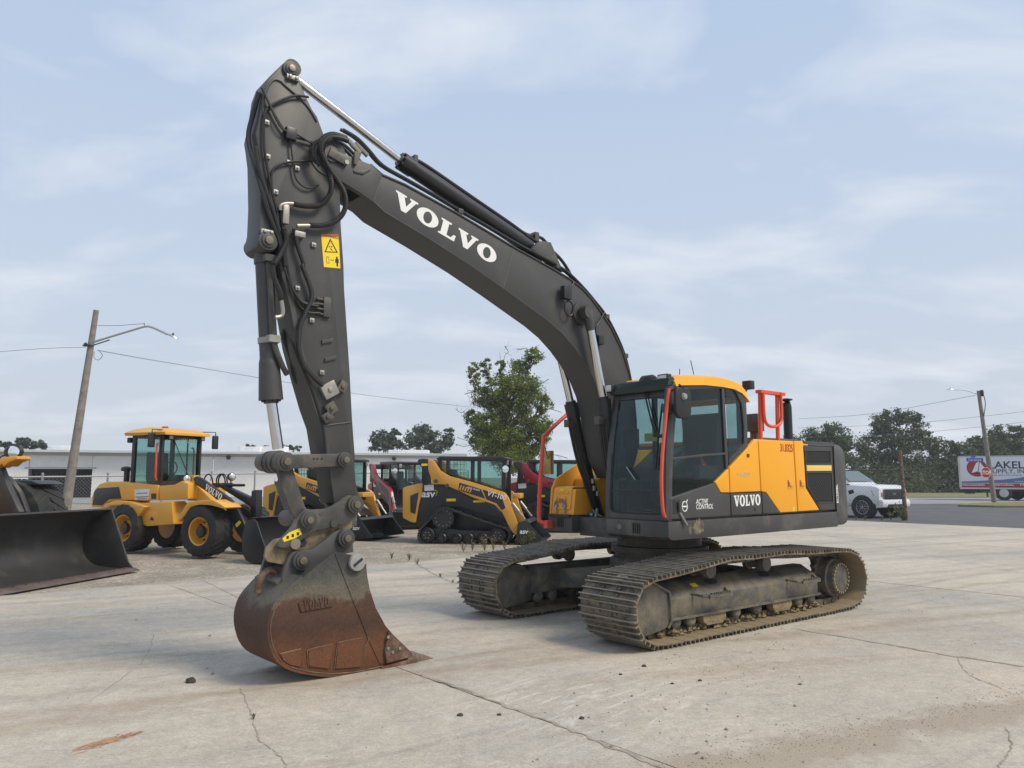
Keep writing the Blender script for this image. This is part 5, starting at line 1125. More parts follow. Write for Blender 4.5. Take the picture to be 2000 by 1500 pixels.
# ears carrying the pins
ear=((330,890),(352,800),(372,745),(400,716),(450,703),(510,700),(570,655),(640,600),(685,580),(722,583),(745,620),(752,715),(640,740),(520,820),(420,910),(360,965))
EN=CN-.005; 
for y0,y1 in ((EN-.0,EN+.045),(CF-.045,CF+.0)):
    b=B(); b.prism(FU.xz(z3(*ear),EN+.045),y0,y1); b.obj('ear',mat('dusty_ear_paint',(.075,.073,.07),.5,var=.12,dirt=(.22,.19,.15),da=.2),BK,bevel=.008)
for c in ((440,762),(700,632)): pin(FU.at(z3(c)[0],EN+.05),CF-.09,EN+.09,.080,'bucket_pin',BK,GREYD)
# lifting hook on the back
hk=[(192,955),(198,900),(222,850),(262,822),(292,835),(298,860)]
b=B(); b.tube(catmull([FU.at(p,BC+.06) for p in z3(*hk)],5),.032,10); b.obj('lifting_eye',RUSTE,BK)
# =================================================================== BUILDINGS, FENCES, POLES, TREES
def brickwall(name,col,sx,sz):
    m=mat(name,col,.85,var=.05,vs=1.2,dirt=(.42,.42,.40),da=.18,ds=.6,bump=.1,bs=20,fine=.05,fs=8); return m
WALL=brickwall('off_white_panels',(.76,.76,.73),1,1); COPING=mat('grey_coping',(.40,.41,.41),.6,var=.05,vs=1)
# long low building: near face runs from A (left, beyond the frame) to C
def wall_pt(u,t0=None):
    # face line: depth grows from 60 m at u=0 to 72 m at u=910
    D=60+12*u/910.; return Vector(((u-1000)/FPX*D,D,0))
WH=3.80
BL=thing('warehouse','long low off-white panel warehouse with a dark open loading door behind the fence','building',loc=(0,0,0))
us=[-330,-230,-130,-40,62,185,300,420,540,660,770,850,912]
for i in range(len(us)-1):
    a,c=wall_pt(us[i]),wall_pt(us[i+1]); d=(c-a).normalized(); n=Vector((-d.y,d.x,0)); 
    def slab(z0,z1,mt,name,th=.25,lift=0,a=a,c=c,g=.02):
        a2,c2=a+d*g-n*lift,c-d*g-n*lift; b=B(); b.add([Vector((q.x,q.y,z)) for z in (z0,z1) for q in (a2,c2,c2+n*th,a2+n*th)],[(0,1,2,3),(7,6,5,4),(0,4,5,1),(1,5,6,2),(2,6,7,3),(3,7,4,0)]); return b.obj(name,mt,BL,smooth=False)
    if us[i]==62:
        slab(2.30,WH-.45,WALL,'wall_panel')
        slab(2.30,2.42,COPING,'door_lintel',.3,.06,g=-.3)
        dk=slab(-.1,2.30,mat('door_void',(.012,.012,.014),.9),'loading_door',.1,-1.2,g=-.2)
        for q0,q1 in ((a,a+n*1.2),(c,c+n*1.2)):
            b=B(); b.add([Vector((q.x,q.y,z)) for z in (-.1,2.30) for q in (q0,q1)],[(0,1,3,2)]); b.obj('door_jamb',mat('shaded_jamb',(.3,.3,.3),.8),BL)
    else: slab(-.1,WH-.45,WALL,'wall_panel')
    slab(WH-.45,WH,COPING,'parapet',.4,.08,g=.0)
a,c=wall_pt(-330),wall_pt(912); d=(c-a).normalized(); n=Vector((-d.y,d.x,0))
b=B(); b.add([Vector((q.x,q.y,WH-.2)) for q in (a,c,c+n*22,a+n*22)],[(0,1,2,3)]); b.obj('roof',mat('white_roof',(.7,.7,.7),.8),BL)
b=B(); e=c+n*22; b.add([Vector((q.x,q.y,z)) for z in (-.1,WH-.2) for q in (c,e)],[(0,1,3,2)]); b.obj('end_wall',WALL,BL)
for u in (452,772,1500/4.545+640):
    p=wall_pt(min(u,900)); q=p+Vector((0,-.25,3.35)); b=B(); b.lathe([(.05,0),(.16,.06),(.20,.2),(.1,.24)],q,(0,-1,-.3),12); b.obj('wall_lamp',BLKM,BL)
for u,w_,h_ in ((818,1.9,.30),(540,1.2,.5),(110,.8,.35),(495,1.0,.45)):
    p=wall_pt(u)+n*4; b=B(); b.box(p.x-w_,p.x+w_,p.y-.8,p.y+.8,WH-.2,WH+h_+.12); b.obj('roof_vent',mat('white_vent',(.72,.72,.72),.6),BL,bevel=.05)
# ------------------------------------------------------------------ chain link
WIRE=mat('galvanised_wire',(.30,.31,.31),.5,metal=.4,var=.1); WIRED=mat('dull_wire',(.075,.078,.078),.6,metal=.3,var=.1)
def fence(name,label,pts,h,step,posts,wr,topd=.0,mt=WIRE,postmat=None,cat='fence'):
    """pts: list of (x,y,ground z); chain-link between posts"""
    root=thing(name,label,cat,loc=(pts[0].x,pts[0].y,pts[0].z)); O=pts[0]
    P=[p-O for p in pts]; cum=[0]
    for i in range(len(P)-1): cum.append(cum[-1]+(P[i+1]-P[i]).length)
    L_=cum[-1]
    def at_(s):
        for i in range(len(P)-1):
            if s<=cum[i+1] or i==len(P)-2:
                return P[i].lerp(P[i+1],(s-cum[i])/(cum[i+1]-cum[i]))
    b=B(); b.tube([p+Vector((0,0,h-.04)) for p in P],.024,8); b.obj('top_rail',mt,root)
    for k in range(posts+1):
        p=at_(L_*k/posts); b=B(); b.cyl(p,p+Vector((0,0,h+.04)),.034,10); b.lathe([(.045,0),(.04,.04),(.01,.06)],p+Vector((0,0,h+.03)),(0,0,1),10); b.obj('post',postmat or mt,root)
    # woven wires: zigzag ribbons (triangular section)
    b=B(); nw=int(L_/step); nv=int(2*h/step)+1
    d=(P[1]-P[0]).normalized(); nrm=Vector((-d.y,d.x,0))
    for k in range(2*nw):
        s0=k*step/2
        b.tube([at_(min(L_,s0+(step/2 if (j+k)%2 else 0)))+Vector((0,0,j*h/nv))+nrm*(.006 if j%2 else -.006) for j in range(nv+1)],wr,3,False)
    m=b.obj('chain_link_mesh',mt,root,smooth=False,fixn=False); m['kind']='stuff'
    return root
def P_at(u,D,z=0.): return Vector(((u-1000)/FPX*D,D,z))
fence('chain_link_fence','long galvanised chain link fence in front of the warehouse',[P_at(-60,23,-.12),P_at(150,25,-.10),P_at(500,31,.02),P_at(915,40,.10)],1.80,.115,11,.0040)
# right hand fence ending at the rusty post
fr0=gnd(1500,1016); fr1=gnd(1766,1016)
fence('chain_link_fence','dark chain link fence between the white pickup and the concrete',[Vector((fr1.x-9.5,fr1.y+2.2,0)),Vector((fr1.x,fr1.y,0))],1.95,.12,3,.0034,mt=WIRED)
RST=mat('rusty_pipe',(.16,.075,.05),.8,var=.35,vs=4,dirt=(.30,.26,.23),da=.45,ds=5,bump=.3,bs=30)
pt=thing('fence_post','rusty leaning steel gate post at the end of the right fence','post',loc=(fr1.x+.05,fr1.y-.1,0))
b=B(); b.cyl((0,0,0),(-.10,0,2.62),.058,14,.054); b.lathe([(.058,0),(.05,.04),(.02,.06)],(-.10,0,2.61),(0,0,1),14); b.obj('post_pipe',RST,pt)
for z in (1.55,1.05,.5,2.0): 
    b=B(); b.cyl((-.038*z,0,z),(-.038*z-.001,0,z+.045),.066,14); b.obj('hinge_band',mat('dark_band',(.07,.05,.045),.7),pt)
b=B(); b.box(.05,.2,-.08,.06,1.52,1.66); b.obj('hinge_bolt',BLKM,pt,bevel=.02)
# ------------------------------------------------------------------ utility poles and wires
WOOD=mat('weathered_pole_wood',(.235,.215,.19),.9,var=.22,vs=5,dirt=(.13,.115,.10),da=.4,ds=6,bump=.4,bs=30,fine=.12)
ALU=mat('aluminium',(.45,.46,.47),.4,metal=.7,var=.08); WIR=mat('black_wire',(.13,.13,.14),.6)
D=23.
pb,ptp=P_at(118,D),dep(188,606,D); base=dep(121,1040,D); base.z=0
pole=thing('leaning_lamp_pole','grey wooden utility pole leaning right with a street lamp arm','utility pole',loc=(base.x,base.y,0))
b=B(); b.tube([Vector((0,0,-.05)),(ptp-base)*.5,(ptp-base)],[.15,.115,.078],14); b.obj('pole_shaft',WOOD,pole)
def lamp(root,org,px,D,r=.032,ang=(1,0,-.35),head=.34):
    P=[dep(u,v,D)-org for u,v in px]; b=B(); b.tube(catmull(P,5),r,8); a=b.obj('lamp_arm',ALU,root)
    e=P[-1]; dd=(P[-1]-P[-2]).normalized(); up=Vector((0,-1,0)).cross(dd); up=up if up.z>0 else -up
    b=B(); rg=[]
    for t,w_,h_ in ((-.02,.035,.03),(.06,.06,.04),(.16,.10,.05),(head*.8,.09,.035),(head,.03,.015)):
        c=e+dd*t; rg.append([c+Vector((0,w_,0)),c+Vector((0,w_*.6,0))+up*h_,c-Vector((0,w_*.6,0))+up*h_,c-Vector((0,w_,0)),c-up*h_*.4])
    b.loft(rg); h=b.obj('lamp_head',ALU,root); b=B(); c=e+dd*head*.45+up*.05; b.cyl(c,c+up*.06,.03,8); b.obj('photocell',BLKM,h)
lamp(pole,base,[(183,668),(215,658),(255,646),(283,638),(296,639),(312,646),(327,653)],D)
b=B(); b.tube([dep(183,674,D)-base,dep(214,664,D)-base],.018,6); b.obj('arm_brace',BLKM,pole)
b=B(); b.tube([dep(190,636,D)-base,dep(230,636,D)-base,dep(282,632,D)-base],.008,5); b.tube([dep(282,631,D)-base,dep(282,639,D)-base],.012,5); b.obj('stay_wire',WIR,pole)
b=B(); 
c=dep(174,676,D)-base; b.lathe([(.05,0),(.06,.05),(.03,.1)],c+Vector((-.08,-.05,0)),(0,0,1),10); b.box(c.x-.12,c.x+.14,c.y-.14,c.y-.02,c.z-.02,c.z+.02)
b.tube(catmull([dep(184,686,D)-base,dep(184,699,D)-base,dep(193,703,D)-base,dep(200,694,D)-base,dep(194,686,D)-base],4),.008,5); b.obj('wire_bracket',BLKM,pole)
def wire(label,P,r=.012):
    b=B(); b.tube(catmull(P,8),r,5); return tag(b.obj('overhead_wire',WIR),label,'wire','overhead wires')
wire('overhead wire running left out of frame from the leaning pole',[dep(168,678,D),dep(80,681,22),dep(-60,692,20)],.007)
wire('overhead wire sagging from the leaning pole toward the leafy tree',[dep(190,684,D),dep(290,702,26),dep(400,720,31),dep(520,740,36),dep(690,768,43),dep(800,782,47),dep(930,796,52)],.011)
# right street lamp pole with stop sign
D=48.; base=P_at(1932,D); ptp=dep(1911,763,D)
pole=thing('street_lamp_pole','tall wooden pole with a street lamp at the road junction on the right','utility pole',loc=(base.x,base.y,0))
b=B(); b.tube([Vector((0,0,-.05)),(ptp-base)*.5,(ptp-base)],[.155,.13,.105],12); b.obj('pole_shaft',WOOD,pole)
lamp(pole,base,[(1909,770),(1898,766),(1885,762),(1872,761),(1862,761)],D,.03,head=.42)
b=B(); c=dep(1913,776,D)-base; b.lathe([(.06,-.15),(.1,-.1),(.1,.2),(.06,.26)],c+Vector((.12,-.1,.2)),(0,0,1),10); b.tube(catmull([c+Vector((.2,-.1,.2)),c+Vector((.28,-.1,-.4)),c+Vector((.1,-.15,-1.2))],4),.025,5); b.obj('cable_hardware',BLKM,pole)
SGR=mat('stop_red',(.40,.015,.02),.4,var=.04); SGW=mat('sign_white',(.75,.75,.75),.45); SGB=mat('street_sign_blue',(.02,.08,.36),.45)
D2=47.78
s=dep(1925.5,923,D2); st=thing('stop_sign','red octagonal stop sign beside the street lamp pole','sign',loc=(s.x,s.y,0))
def octa(r): return [(r*math.cos(R_(22.5+45*i)),s.z+r*math.sin(R_(22.5+45*i))) for i in range(8)]
b=B(); b.prism(octa(.345),0,.02); b.obj('sign_plate',SGW,st)
b=B(); b.prism(octa(.318),-.006,-.001); b.obj('sign_face',SGR,st)
text('lettering','STOP',SGW,st,face_M((0,-.008,s.z-.115),(1,0,0),UP),.33,sx=.82,bold=.006,align='CENTER',depth=.001)
b=B(); b.box(-.12,.12,.02,.10,s.z-.05,s.z+.05); b.obj('sign_bracket',ALU,st)
w0=dep(1888,898,D2)-s; w1=dep(1921,898,D2)-s; sz=dep(1900,898,D2).z
b=B(); b.box(w0.x,w1.x,.03,.04,sz-.11,sz+.11); sn=b.obj('street_name_plate',SGB,st)
text('lettering','Town Spring St',SGW,st,face_M(((w0.x+w1.x)/2,.028,sz-.055),(1,0,0),UP),.15,align='CENTER',depth=.001,sx=.85)
w0=dep(1896,890,D2)-s; w1=dep(1905,890,D2)-s; sz=dep(1900,891,D2).z
b=B(); b.box(w0.x,w1.x,.0,.01,sz-.09,sz+.09); b.obj('street_name_plate',SGB,st)
for p0,p1,l in (((1560,818,70),(1906,772,48.2),'overhead wire reaching the right street lamp pole from the trees'),((1560,836,75),(2060,797,60),'upper long wire crossing behind the right lamp pole'),((1560,855,80),(2060,818,62),'lower long wire crossing behind the right lamp pole')):
    A_,C_=dep(*p0),dep(*p1); mid=(A_+C_)/2-Vector((0,0,.35)); wire(l,[A_,mid,C_],.013)
# grass island at the junction
b=B(); pts=[gnd(1870,989),gnd(1900,985.5),gnd(2060,981),gnd(2120,990),gnd(2030,990.5),gnd(1940,990.5)]
b.prism([(p.x,p.y) for p in pts],-.01,.10,lambda x,z,y:Vector((x,z,y))); o=b.obj('grass_island',GRASS,bevel=.04); tag(o,None,kind='structure')
# ------------------------------------------------------------------ trees
BARK=mat('tree_bark',(.10,.085,.07),.95,var=.25,vs=6,bump=.5,bs=25)
def leafmat(name,a,bcol,tr=.35):
    m=bpy.data.materials.new(name); m.use_nodes=True; t=m.node_tree; p=t.nodes['Principled BSDF']; L=t.links.new
    oi=N(t,'ShaderNodeTexCoord'); n=N(t,'ShaderNodeTexNoise'); n.inputs['Scale'].default_value=1.1; n.inputs['Detail'].default_value=4; L(oi.outputs['Object'],n.inputs['Vector'])
    n2=N(t,'ShaderNodeTexWhiteNoise'); gm=N(t,'ShaderNodeNewGeometry'); L(gm.outputs['Random Per Island'],n2.inputs['Vector']) if False else None
    mr=N(t,'ShaderNodeMapRange'); mr.inputs['From Min'].default_value=.35; mr.inputs['From Max'].default_value=.65; L(n.outputs['Fac'],mr.inputs['Value'])
    mx_=N(t,'ShaderNodeMixRGB'); mx_.inputs[1].default_value=(*a,1); mx_.inputs[2].default_value=(*bcol,1); L(mr.outputs[0],mx_.inputs[0])
    r=N(t,'ShaderNodeMapRange'); r.inputs['To Min'].default_value=.7; r.inputs['To Max'].default_value=1.35; L(gm.outputs['Random Per Island'],r.inputs['Value'])
    v=N(t,'ShaderNodeVectorMath',operation='SCALE'); L(mx_.outputs[0],v.inputs[0]); L(r.outputs[0],v.inputs['Scale'])
    L(v.outputs[0],p.inputs['Base Color']); p.inputs['Roughness'].default_value=.55; p.inputs['Specular IOR Level'].default_value=.3
    trn=N(t,'ShaderNodeBsdfTranslucent'); L(v.outputs[0],trn.inputs[0]); ms=N(t,'ShaderNodeMixShader'); ms.inputs[0].default_value=tr; L(p.outputs[0],ms.inputs[1]); L(trn.outputs[0],ms.inputs[2]); L(ms.outputs[0],t.nodes['Material Output'].inputs[0])
    return m
LF1=leafmat('maple_leaves',(.12,.165,.035),(.22,.26,.05)); LF2=leafmat('dark_leaves',(.078,.105,.05),(.115,.14,.06),.35); LF3=leafmat('mid_green_leaves',(.085,.115,.05),(.12,.145,.06),.35); LF4=leafmat('hazy_leaves',(.075,.10,.06),(.10,.13,.07),.25)
def tree(name,label,base,trunk_h,clusters,nleaf,ls,mt,group,seed,tr=.12,bare=0):
    """clusters: (x,y,z,rx,ry,rz) relative to base"""
    rn=random.Random(seed); root=thing(name,label,'tree',loc=base,group=group)
    b=B(); topc=max(c[2] for c in clusters)
    sp=[Vector((0,0,-.1))]
    for k in range(1,6): sp.append(Vector((rn.gauss(0,.03)*k*trunk_h*.1,rn.gauss(0,.03)*k*trunk_h*.1,topc*.8*k/5)))
    b.tube(sp,[tr*(1-.16*k) for k in range(6)],9)
    for c in clusters:
        z0=max(trunk_h*.6,min(topc*.75,c[2]*.6)); k=min(5,z0/(topc*.8)*5); i=int(k); s0=sp[i].lerp(sp[min(i+1,5)],k-i)
        e=Vector(c[:3]); m=(s0+e)/2+Vector((0,0,-.1*(e-s0).length)); b.tube([s0,m,e],[tr*.45,tr*.3,tr*.1],6)
        for q in range(3):
            d=Vector((rn.gauss(0,1)*c[3],rn.gauss(0,1)*c[4],rn.gauss(0,1)*c[5]))*.7; b.tube([m.lerp(e,.6),e+d*.5,e+d],[tr*.14,tr*.08,tr*.03],4)
    for q in range(bare):
        c=rn.choice(clusters); e=Vector(c[:3]); d=Vector((rn.choice((-1,1))*rn.uniform(.8,1.6)*c[3],rn.gauss(0,.5)*c[4],rn.uniform(-.2,1.0)*c[5])); p=e
        pts=[e*.8,e+d*.5+Vector((0,0,.1)),e+d*1.1,e+d*1.5+Vector((rn.gauss(0,.2),0,rn.gauss(0,.2)))]; b.tube(catmull(pts,3),.02,4)
        for s_ in range(4):
            o=pts[1].lerp(pts[3],rn.random()); b.tube([o,o+Vector((rn.gauss(0,.35),rn.gauss(0,.2),rn.gauss(.1,.35)))],[.010,.005],3)
    b.obj('trunk',BARK,root)
    lb=B(); vol=[c[3]*c[4]*c[5] for c in clusters]; tot=sum(v**.72 for v in vol)
    for c,v in zip(clusters,vol):
        cnt=int(nleaf*v**.72/tot); sub=max(3,int(cnt/45))
        # sub-clumps on the cluster's volume
        cl=[]
        for k in range(sub):
            while True:
                d=Vector((rn.uniform(-1,1),rn.uniform(-1,1),rn.uniform(-1,1)))
                if .25<d.length<1: break
            cl.append((Vector((c[0]+d.x*c[3],c[1]+d.y*c[4],c[2]+d.z*c[5])),rn.uniform(.16,.34)*min(c[3],c[5])))
        for k in range(cnt):
            o,r=rn.choice(cl); d=Vector((rn.gauss(0,1),rn.gauss(0,1),rn.gauss(0,.75))); p=o+d*r*.75
            a=Vector((rn.gauss(0,1),rn.gauss(0,1),rn.gauss(0,.7))).normalized(); n=Vector((rn.gauss(0,1),rn.gauss(0,1),rn.gauss(.6,1))); u=a.cross(n).normalized(); s_=ls*rn.uniform(.6,1.35)
            lb.add([p-a*s_*.5,p+u*s_*.36,p+a*s_*.6,p-u*s_*.36],[(0,1,2,3)])
    lb.obj('crown',mt,root,smooth=False,fixn=False)
    return root
# main leafy tree behind the track loaders (clusters read from the photo at 45 m)
D=45.; base=P_at(985,D)
def cl(u,v,r,rz=None,dy=0.): 
    p=dep(u,v,D)-base; k=D/FPX; return (p.x,p.y+dy,p.z,r*k,r*k,(rz or r)*k)
tree('maple_tree','bushy green tree with bare twigs standing behind the yellow track loader',base,2.0,[cl(925,735,13,26),cl(950,722,12,28,.5),cl(978,715,9,26,-.3),cl(1042,695,17,18),cl(1015,722,22,22,.4),cl(985,755,30,26,-.4),cl(945,775,24,22,.6),cl(1030,765,30,28,-.5),cl(1060,790,18,20),cl(1000,805,38,28,.3),cl(950,825,28,20,-.3),cl(1050,830,30,20,.2),cl(985,850,45,26),cl(1035,870,30,24,.5),cl(955,875,28,26,-.4),cl(1000,895,45,30),cl(920,815,13,14),cl(930,850,20,18,.3),cl(975,785,26,22,.2),cl(1062,850,18,16)],60000,.10,LF1,'trees behind the yard',2,.22,26)
D=92.
for nm,us,lab,sd,mt,nl in (('broadleaf_tree',[(745,858,20,18),(765,868,24,14),(735,872,18,12),(770,850,14,12)],'rounded dark tree above the warehouse roof, left of a taller one',4,LF4,3500),('broadleaf_tree',[(815,850,26,20),(835,845,22,18),(860,862,24,18),(800,866,24,16),(875,855,14,18),(845,872,34,14)],'taller dark tree above the warehouse roof next to the leafy tree',5,LF4,5000),
    ('broadleaf_tree',[(10,868,14,9),(45,866,16,10),(70,869,16,9),(88,872,9,7)],'low dark tree tops over the roof at the far left edge',6,LF4,2600),('broadleaf_tree',[(490,874,12,6),(520,876,14,5),(555,873,16,6),(580,876,12,5)],'distant low tree row seen over the roof behind the arm',7,LF4,1600)):
    base=P_at(sum(u[0] for u in us)/len(us),D); tree(nm,lab,base,2,[cl(*u) for u in us],nl,.30,mt,'trees over the warehouse roof',sd,.2)
# right hand wood: individual trees
D=84.
RT=[([(1575,858,22,20),(1600,848,26,22),(1632,852,28,24),(1655,872,20,24),(1610,885,40,30),(1590,915,40,30),(1650,915,30,30)],'dark tree behind the engine hood, left of the tallest tree',LF2,7500),
    ([(1718,830,22,20),(1745,815,24,16),(1775,818,26,18),(1800,835,18,18),(1735,855,34,22),(1785,858,34,22),(1705,875,30,26),(1760,890,40,26),(1740,925,50,34),(1690,905,28,30)],'tallest dark spreading tree above the white pickup',LF2,11000),
    ([(1815,868,16,18),(1835,880,20,22),(1825,910,28,30),(1800,935,34,30),(1850,930,26,34)],'dark tree right of the tallest one, behind the rusty post',LF2,6000),
    ([(1865,876,14,14),(1880,890,22,20),(1870,920,30,30),(1895,930,30,34)],'shorter dark tree left of the delivery truck',LF2,5000),
    ([(1905,868,20,16),(1925,872,18,18),(1915,895,34,26),(1945,890,20,24)],'dark tree behind the left end of the delivery truck',LF3,5000),
    ([(1952,848,18,16),(1985,845,20,14),(1965,868,28,18),(1998,862,22,20),(1970,893,44,24)],'tall dark tree above the delivery truck at the right edge',LF3,6500),
    ([(2040,850,26,20),(2060,880,40,30),(2025,895,30,30)],'dark tree at the extreme right edge behind the truck',LF3,3500),
    ([(1540,870,20,20),(1520,900,40,30)],'dark tree top hidden mostly behind the guard rail',LF2,3000)]
for i,(us,lab,mt,nl) in enumerate(RT):
    D=84+ (i%3)*5; base=P_at(sum(u[0] for u in us)/len(us),D); tree('woodland_tree',lab,base,1.5,[cl(*u) for u in us],int(nl*1.9),.235,mt,'trees of the wood across the road',20+i,.25)
# undergrowth closing the foot of the wood
rn=random.Random(9); b=B()
for k in range(19000):
    u=rn.uniform(1480,2060); D=rn.uniform(80,92); z=abs(rn.gauss(0,1.3)); p=Vector(((u-1000)/FPX*D,D,z)); a=Vector((rn.gauss(0,1),rn.gauss(0,1),rn.gauss(0,.7))).normalized(); u_=a.cross(Vector((rn.gauss(0,1),rn.gauss(0,1),1))).normalized(); s_=.22*rn.uniform(.6,1.4)
    b.add([p-a*s_*.5,p+u_*s_*.4,p+a*s_*.6,p-u_*s_*.4],[(0,1,2,3)])
tag(b.obj('undergrowth',LF2,smooth=False,fixn=False),'dense dark undergrowth at the foot of the wood','undergrowth',kind='stuff')
# ------------------------------------------------------------------ weeds
WEED=leafmat('weed_leaves',(.12,.15,.035),(.22,.20,.07),.3); DRYW=leafmat('dry_weed_leaves',(.19,.14,.07),(.26,.20,.10),.2)
def weed(u,v,h,label,n=14,seed=0,mt=WEED,sp=.5):
    rn=random.Random(seed); p0=gnd(u,v); root=thing('weed',label,'weed',loc=p0,group='weeds in the joints')
    sb_=B(); lb=B()
    for k in range(n):
        a=rn.uniform(0,6.28); t=Vector((math.cos(a)*rn.uniform(.05,sp)*h,math.sin(a)*rn.uniform(.05,sp)*h,h*rn.uniform(.5,1.05))); m=t*.5+Vector((0,0,.12*h)); sb_.tube([Vector((0,0,0)),m,t],[.006,.004,.002],4,False)
        for j in range(9):
            f=rn.uniform(.2,1); o=m.lerp(t,(f-.5)*2) if f>.5 else m*f*2; d=Vector((rn.gauss(0,1),rn.gauss(0,1),rn.gauss(.2,.6))).normalized(); w_=d.cross(Vector((rn.gauss(0,.3),rn.gauss(0,.3),1))).normalized(); L_=h*rn.uniform(.10,.22)
            lb.add([o,o+d*L_*.5+w_*L_*.2,o+d*L_,o+d*L_*.5-w_*L_*.2],[(0,1,2,3)])
    sb_.obj('stem',mt,root); lb.obj('leaves',mt,root,smooth=False,fixn=False)
for i,(u,v,h,l,mt,n) in enumerate(((1763,1018,.62,'tall green weed at the foot of the rusty post',WEED,22),(1740,1016,.42,'green weed just left of the rusty post',WEED,14),(1690,1017,.25,'low weed under the pickup wheel by the fence',WEED,10),(1722,1018,.22,'small weed between the pickup wheels by the fence',WEED,9),(1672,1017,.2,'small weed close to the counterweight by the fence',DRYW,8),
    (905,1078,.24,'dry brown weed below the yellow track loader, leftmost of a pair',DRYW,9),(922,1077,.26,'dry brown weed below the yellow track loader, right of its pair',DRYW,9),(947,1076,.36,'taller dry weed below the middle of the yellow track loader',DRYW,9),(985,1073,.22,'dry weed in front of the yellow track loader front roller',DRYW,8),(1022,1068,.30,'green weed by the small black bucket edge',WEED,9),(1037,1068,.40,'leafy weed in front of the small black bucket',WEED,12),(963,1075,.30,'thin dry weed between two others below the track loader',DRYW,7),
    (800,1094,.16,'dry weed tuft at the left end of the weedy joint',DRYW,10),(815,1102,.14,'small weed tuft in the weedy joint',DRYW,8),(860,1128,.07,'low green tuft near the far track in the joint',WEED,8),(885,1138,.06,'lowest green tuft touching the far track in the joint',WEED,8),(765,1092,.14,'dry weed tuft beside the coupler on the gravel edge',DRYW,9),(495,1405,.05,'tiny green tuft in the crack below the bucket',WEED,9))):
    weed(u,v,h,l,n,40+i,mt)
# =================================================================== OTHER MACHINES AND VEHICLES
def atX(F,p,X):
    d=F.r@ray(*p); return F.o+d*((X-F.o.x)/d.x)
c1=zoom(0,800,3.947); c2=zoom(160,820,5.172); c3=zoom(640,860,4.545); c4=zoom(470,880,5.556); c6=zoom(1560,740,4.545)
RUB=mat('tyre_rubber',(.022,.022,.021),.8,var=.2,vs=6,dirt=(.13,.115,.095),da=.28,ds=5,bump=.2,bs=60)
YEL2=mat('loader_yellow',(.74,.37,.04),.36,var=.04,vs=2,dirt=(.40,.27,.10),da=.15,ds=2.5,coat=.15)
YELA=mat('amber_yellow',(.62,.31,.045),.36,var=.04,vs=2,dirt=(.35,.24,.1),da=.12,ds=3,coat=.15)
REDM=mat('deep_red_paint',(.24,.012,.025),.34,var=.05,vs=2,dirt=(.2,.1,.08),da=.12,coat=.2)
GLN=glass('pale_glass',(.72,.84,.82)); BLKP=mat('black_machine_paint',(.016,.016,.018),.4,var=.1,vs=3,dirt=(.09,.085,.08),da=.14,ds=4)
def wheel(par,c,r,w_,rr,near=-1,lugs=20,rimmat=None,name='wheel',hub=BLKM,chev=True):
    """axis along Y; near=-1: outer face towards -Y"""
    c=Vector(c); ax=Vector((0,near,0)); b=B()
    b.lathe([(rr*.2,-.16*w_/.45),(rr*.80,-.20*w_/.45),(rr*.90,-.10),(rr*.93,.0),(rr,.012),(rr*1.04,-.02),(rr*1.04,-w_*.95),(rr*.5,-w_*.95)],c,ax,28)
    wh=b.obj(name,rimmat or YEL2,par)
    b=B(); b.lathe([(rr*.08,-.2*w_),(rr*.42,-.2*w_),(rr*.40,-.06*w_),(rr*.2,-.04*w_)],c,ax,20)
    for k in range(8):
        a=k*math.pi/4; q=c+Vector((math.cos(a)*rr*.62,near*-.15*w_/.45,math.sin(a)*rr*.62)); b.cyl(q-ax*.05,q+ax*.02,.018,6)
    b.obj('hub',hub,wh)
    b=B(); b.lathe([(rr*1.02,0),(rr*1.12,.03),(r*.86,.035),(r*.955,.0),(r*.96,-.06),(r*.97,-w_*.5),(r*.96,-w_+.06),(r*.955,-w_),(r*.86,-w_-.03),(rr*1.03,-w_)],c,ax,40,ring=True)
    for k in range(lugs):
        for side in (0,1):
            a0=2*math.pi*(k+.5*side)/lugs; da=(2*math.pi/lugs)
            y_e=(.02 if side==0 else -w_-.02); y_m=-w_*.5
            def P(a,y,rad): return c+ax*y+Vector((math.cos(a)*rad,0,math.sin(a)*rad))
            sh=.9*da if chev else 0; wd=.42*da
            lo=r*.93;hi=r*1.0
            vs=[P(a0,y_e,lo*.96),P(a0+wd,y_e,lo*.96),P(a0+wd+sh,y_m,lo),P(a0+sh,y_m,lo),P(a0+.05*da,y_e*.9 if side==0 else y_e+.01,hi*.97),P(a0+wd-.05*da,y_e*.9 if side==0 else y_e+.01,hi*.97),P(a0+wd+sh-.05*da,y_m,hi),P(a0+sh+.05*da,y_m,hi)]
            b.add(vs,[(4,5,6,7),(0,1,5,4),(1,2,6,5),(2,3,7,6),(3,0,4,7)])
    b.obj('tyre',RUB,wh)
    return wh
# ---------------------------------------------------------------- compact wheel loader
FL=Frame(gnd(400,1090),-26.7)
WL=thing('wheel_loader','compact yellow wheel loader with glazed cab parked by the fence','wheel loader',FL)
for X,Y,nr in ((-.21,0,-1),(-2.57,0,-1),(-.21,1.55,1),(-2.57,1.55,1)): wheel(WL,(X,Y,.53),.535,.43,.29,nr)
def lp(name,pts,y0,y1,mt,par,F,bv=.02,seg=2):
    b=B(); b.prism(F.xz(pts,min(y0,y1)),y0,y1); return b.obj(name,mt,par,bevel=bv,seg=seg)
BW=1.30
lp('rear_hood',c2((90,880),(98,770),(125,700),(175,645),(262,622),(440,625),(525,660),(530,812),(330,812),(255,835),(205,890)),.16,BW,YEL2,WL,FL,.04,3)
lp('rear_grille',c2((106,860),(122,728),(155,692),(370,677),(395,795),(270,803),(200,865)),.15,.17,BLKM,WL,FL,.004)
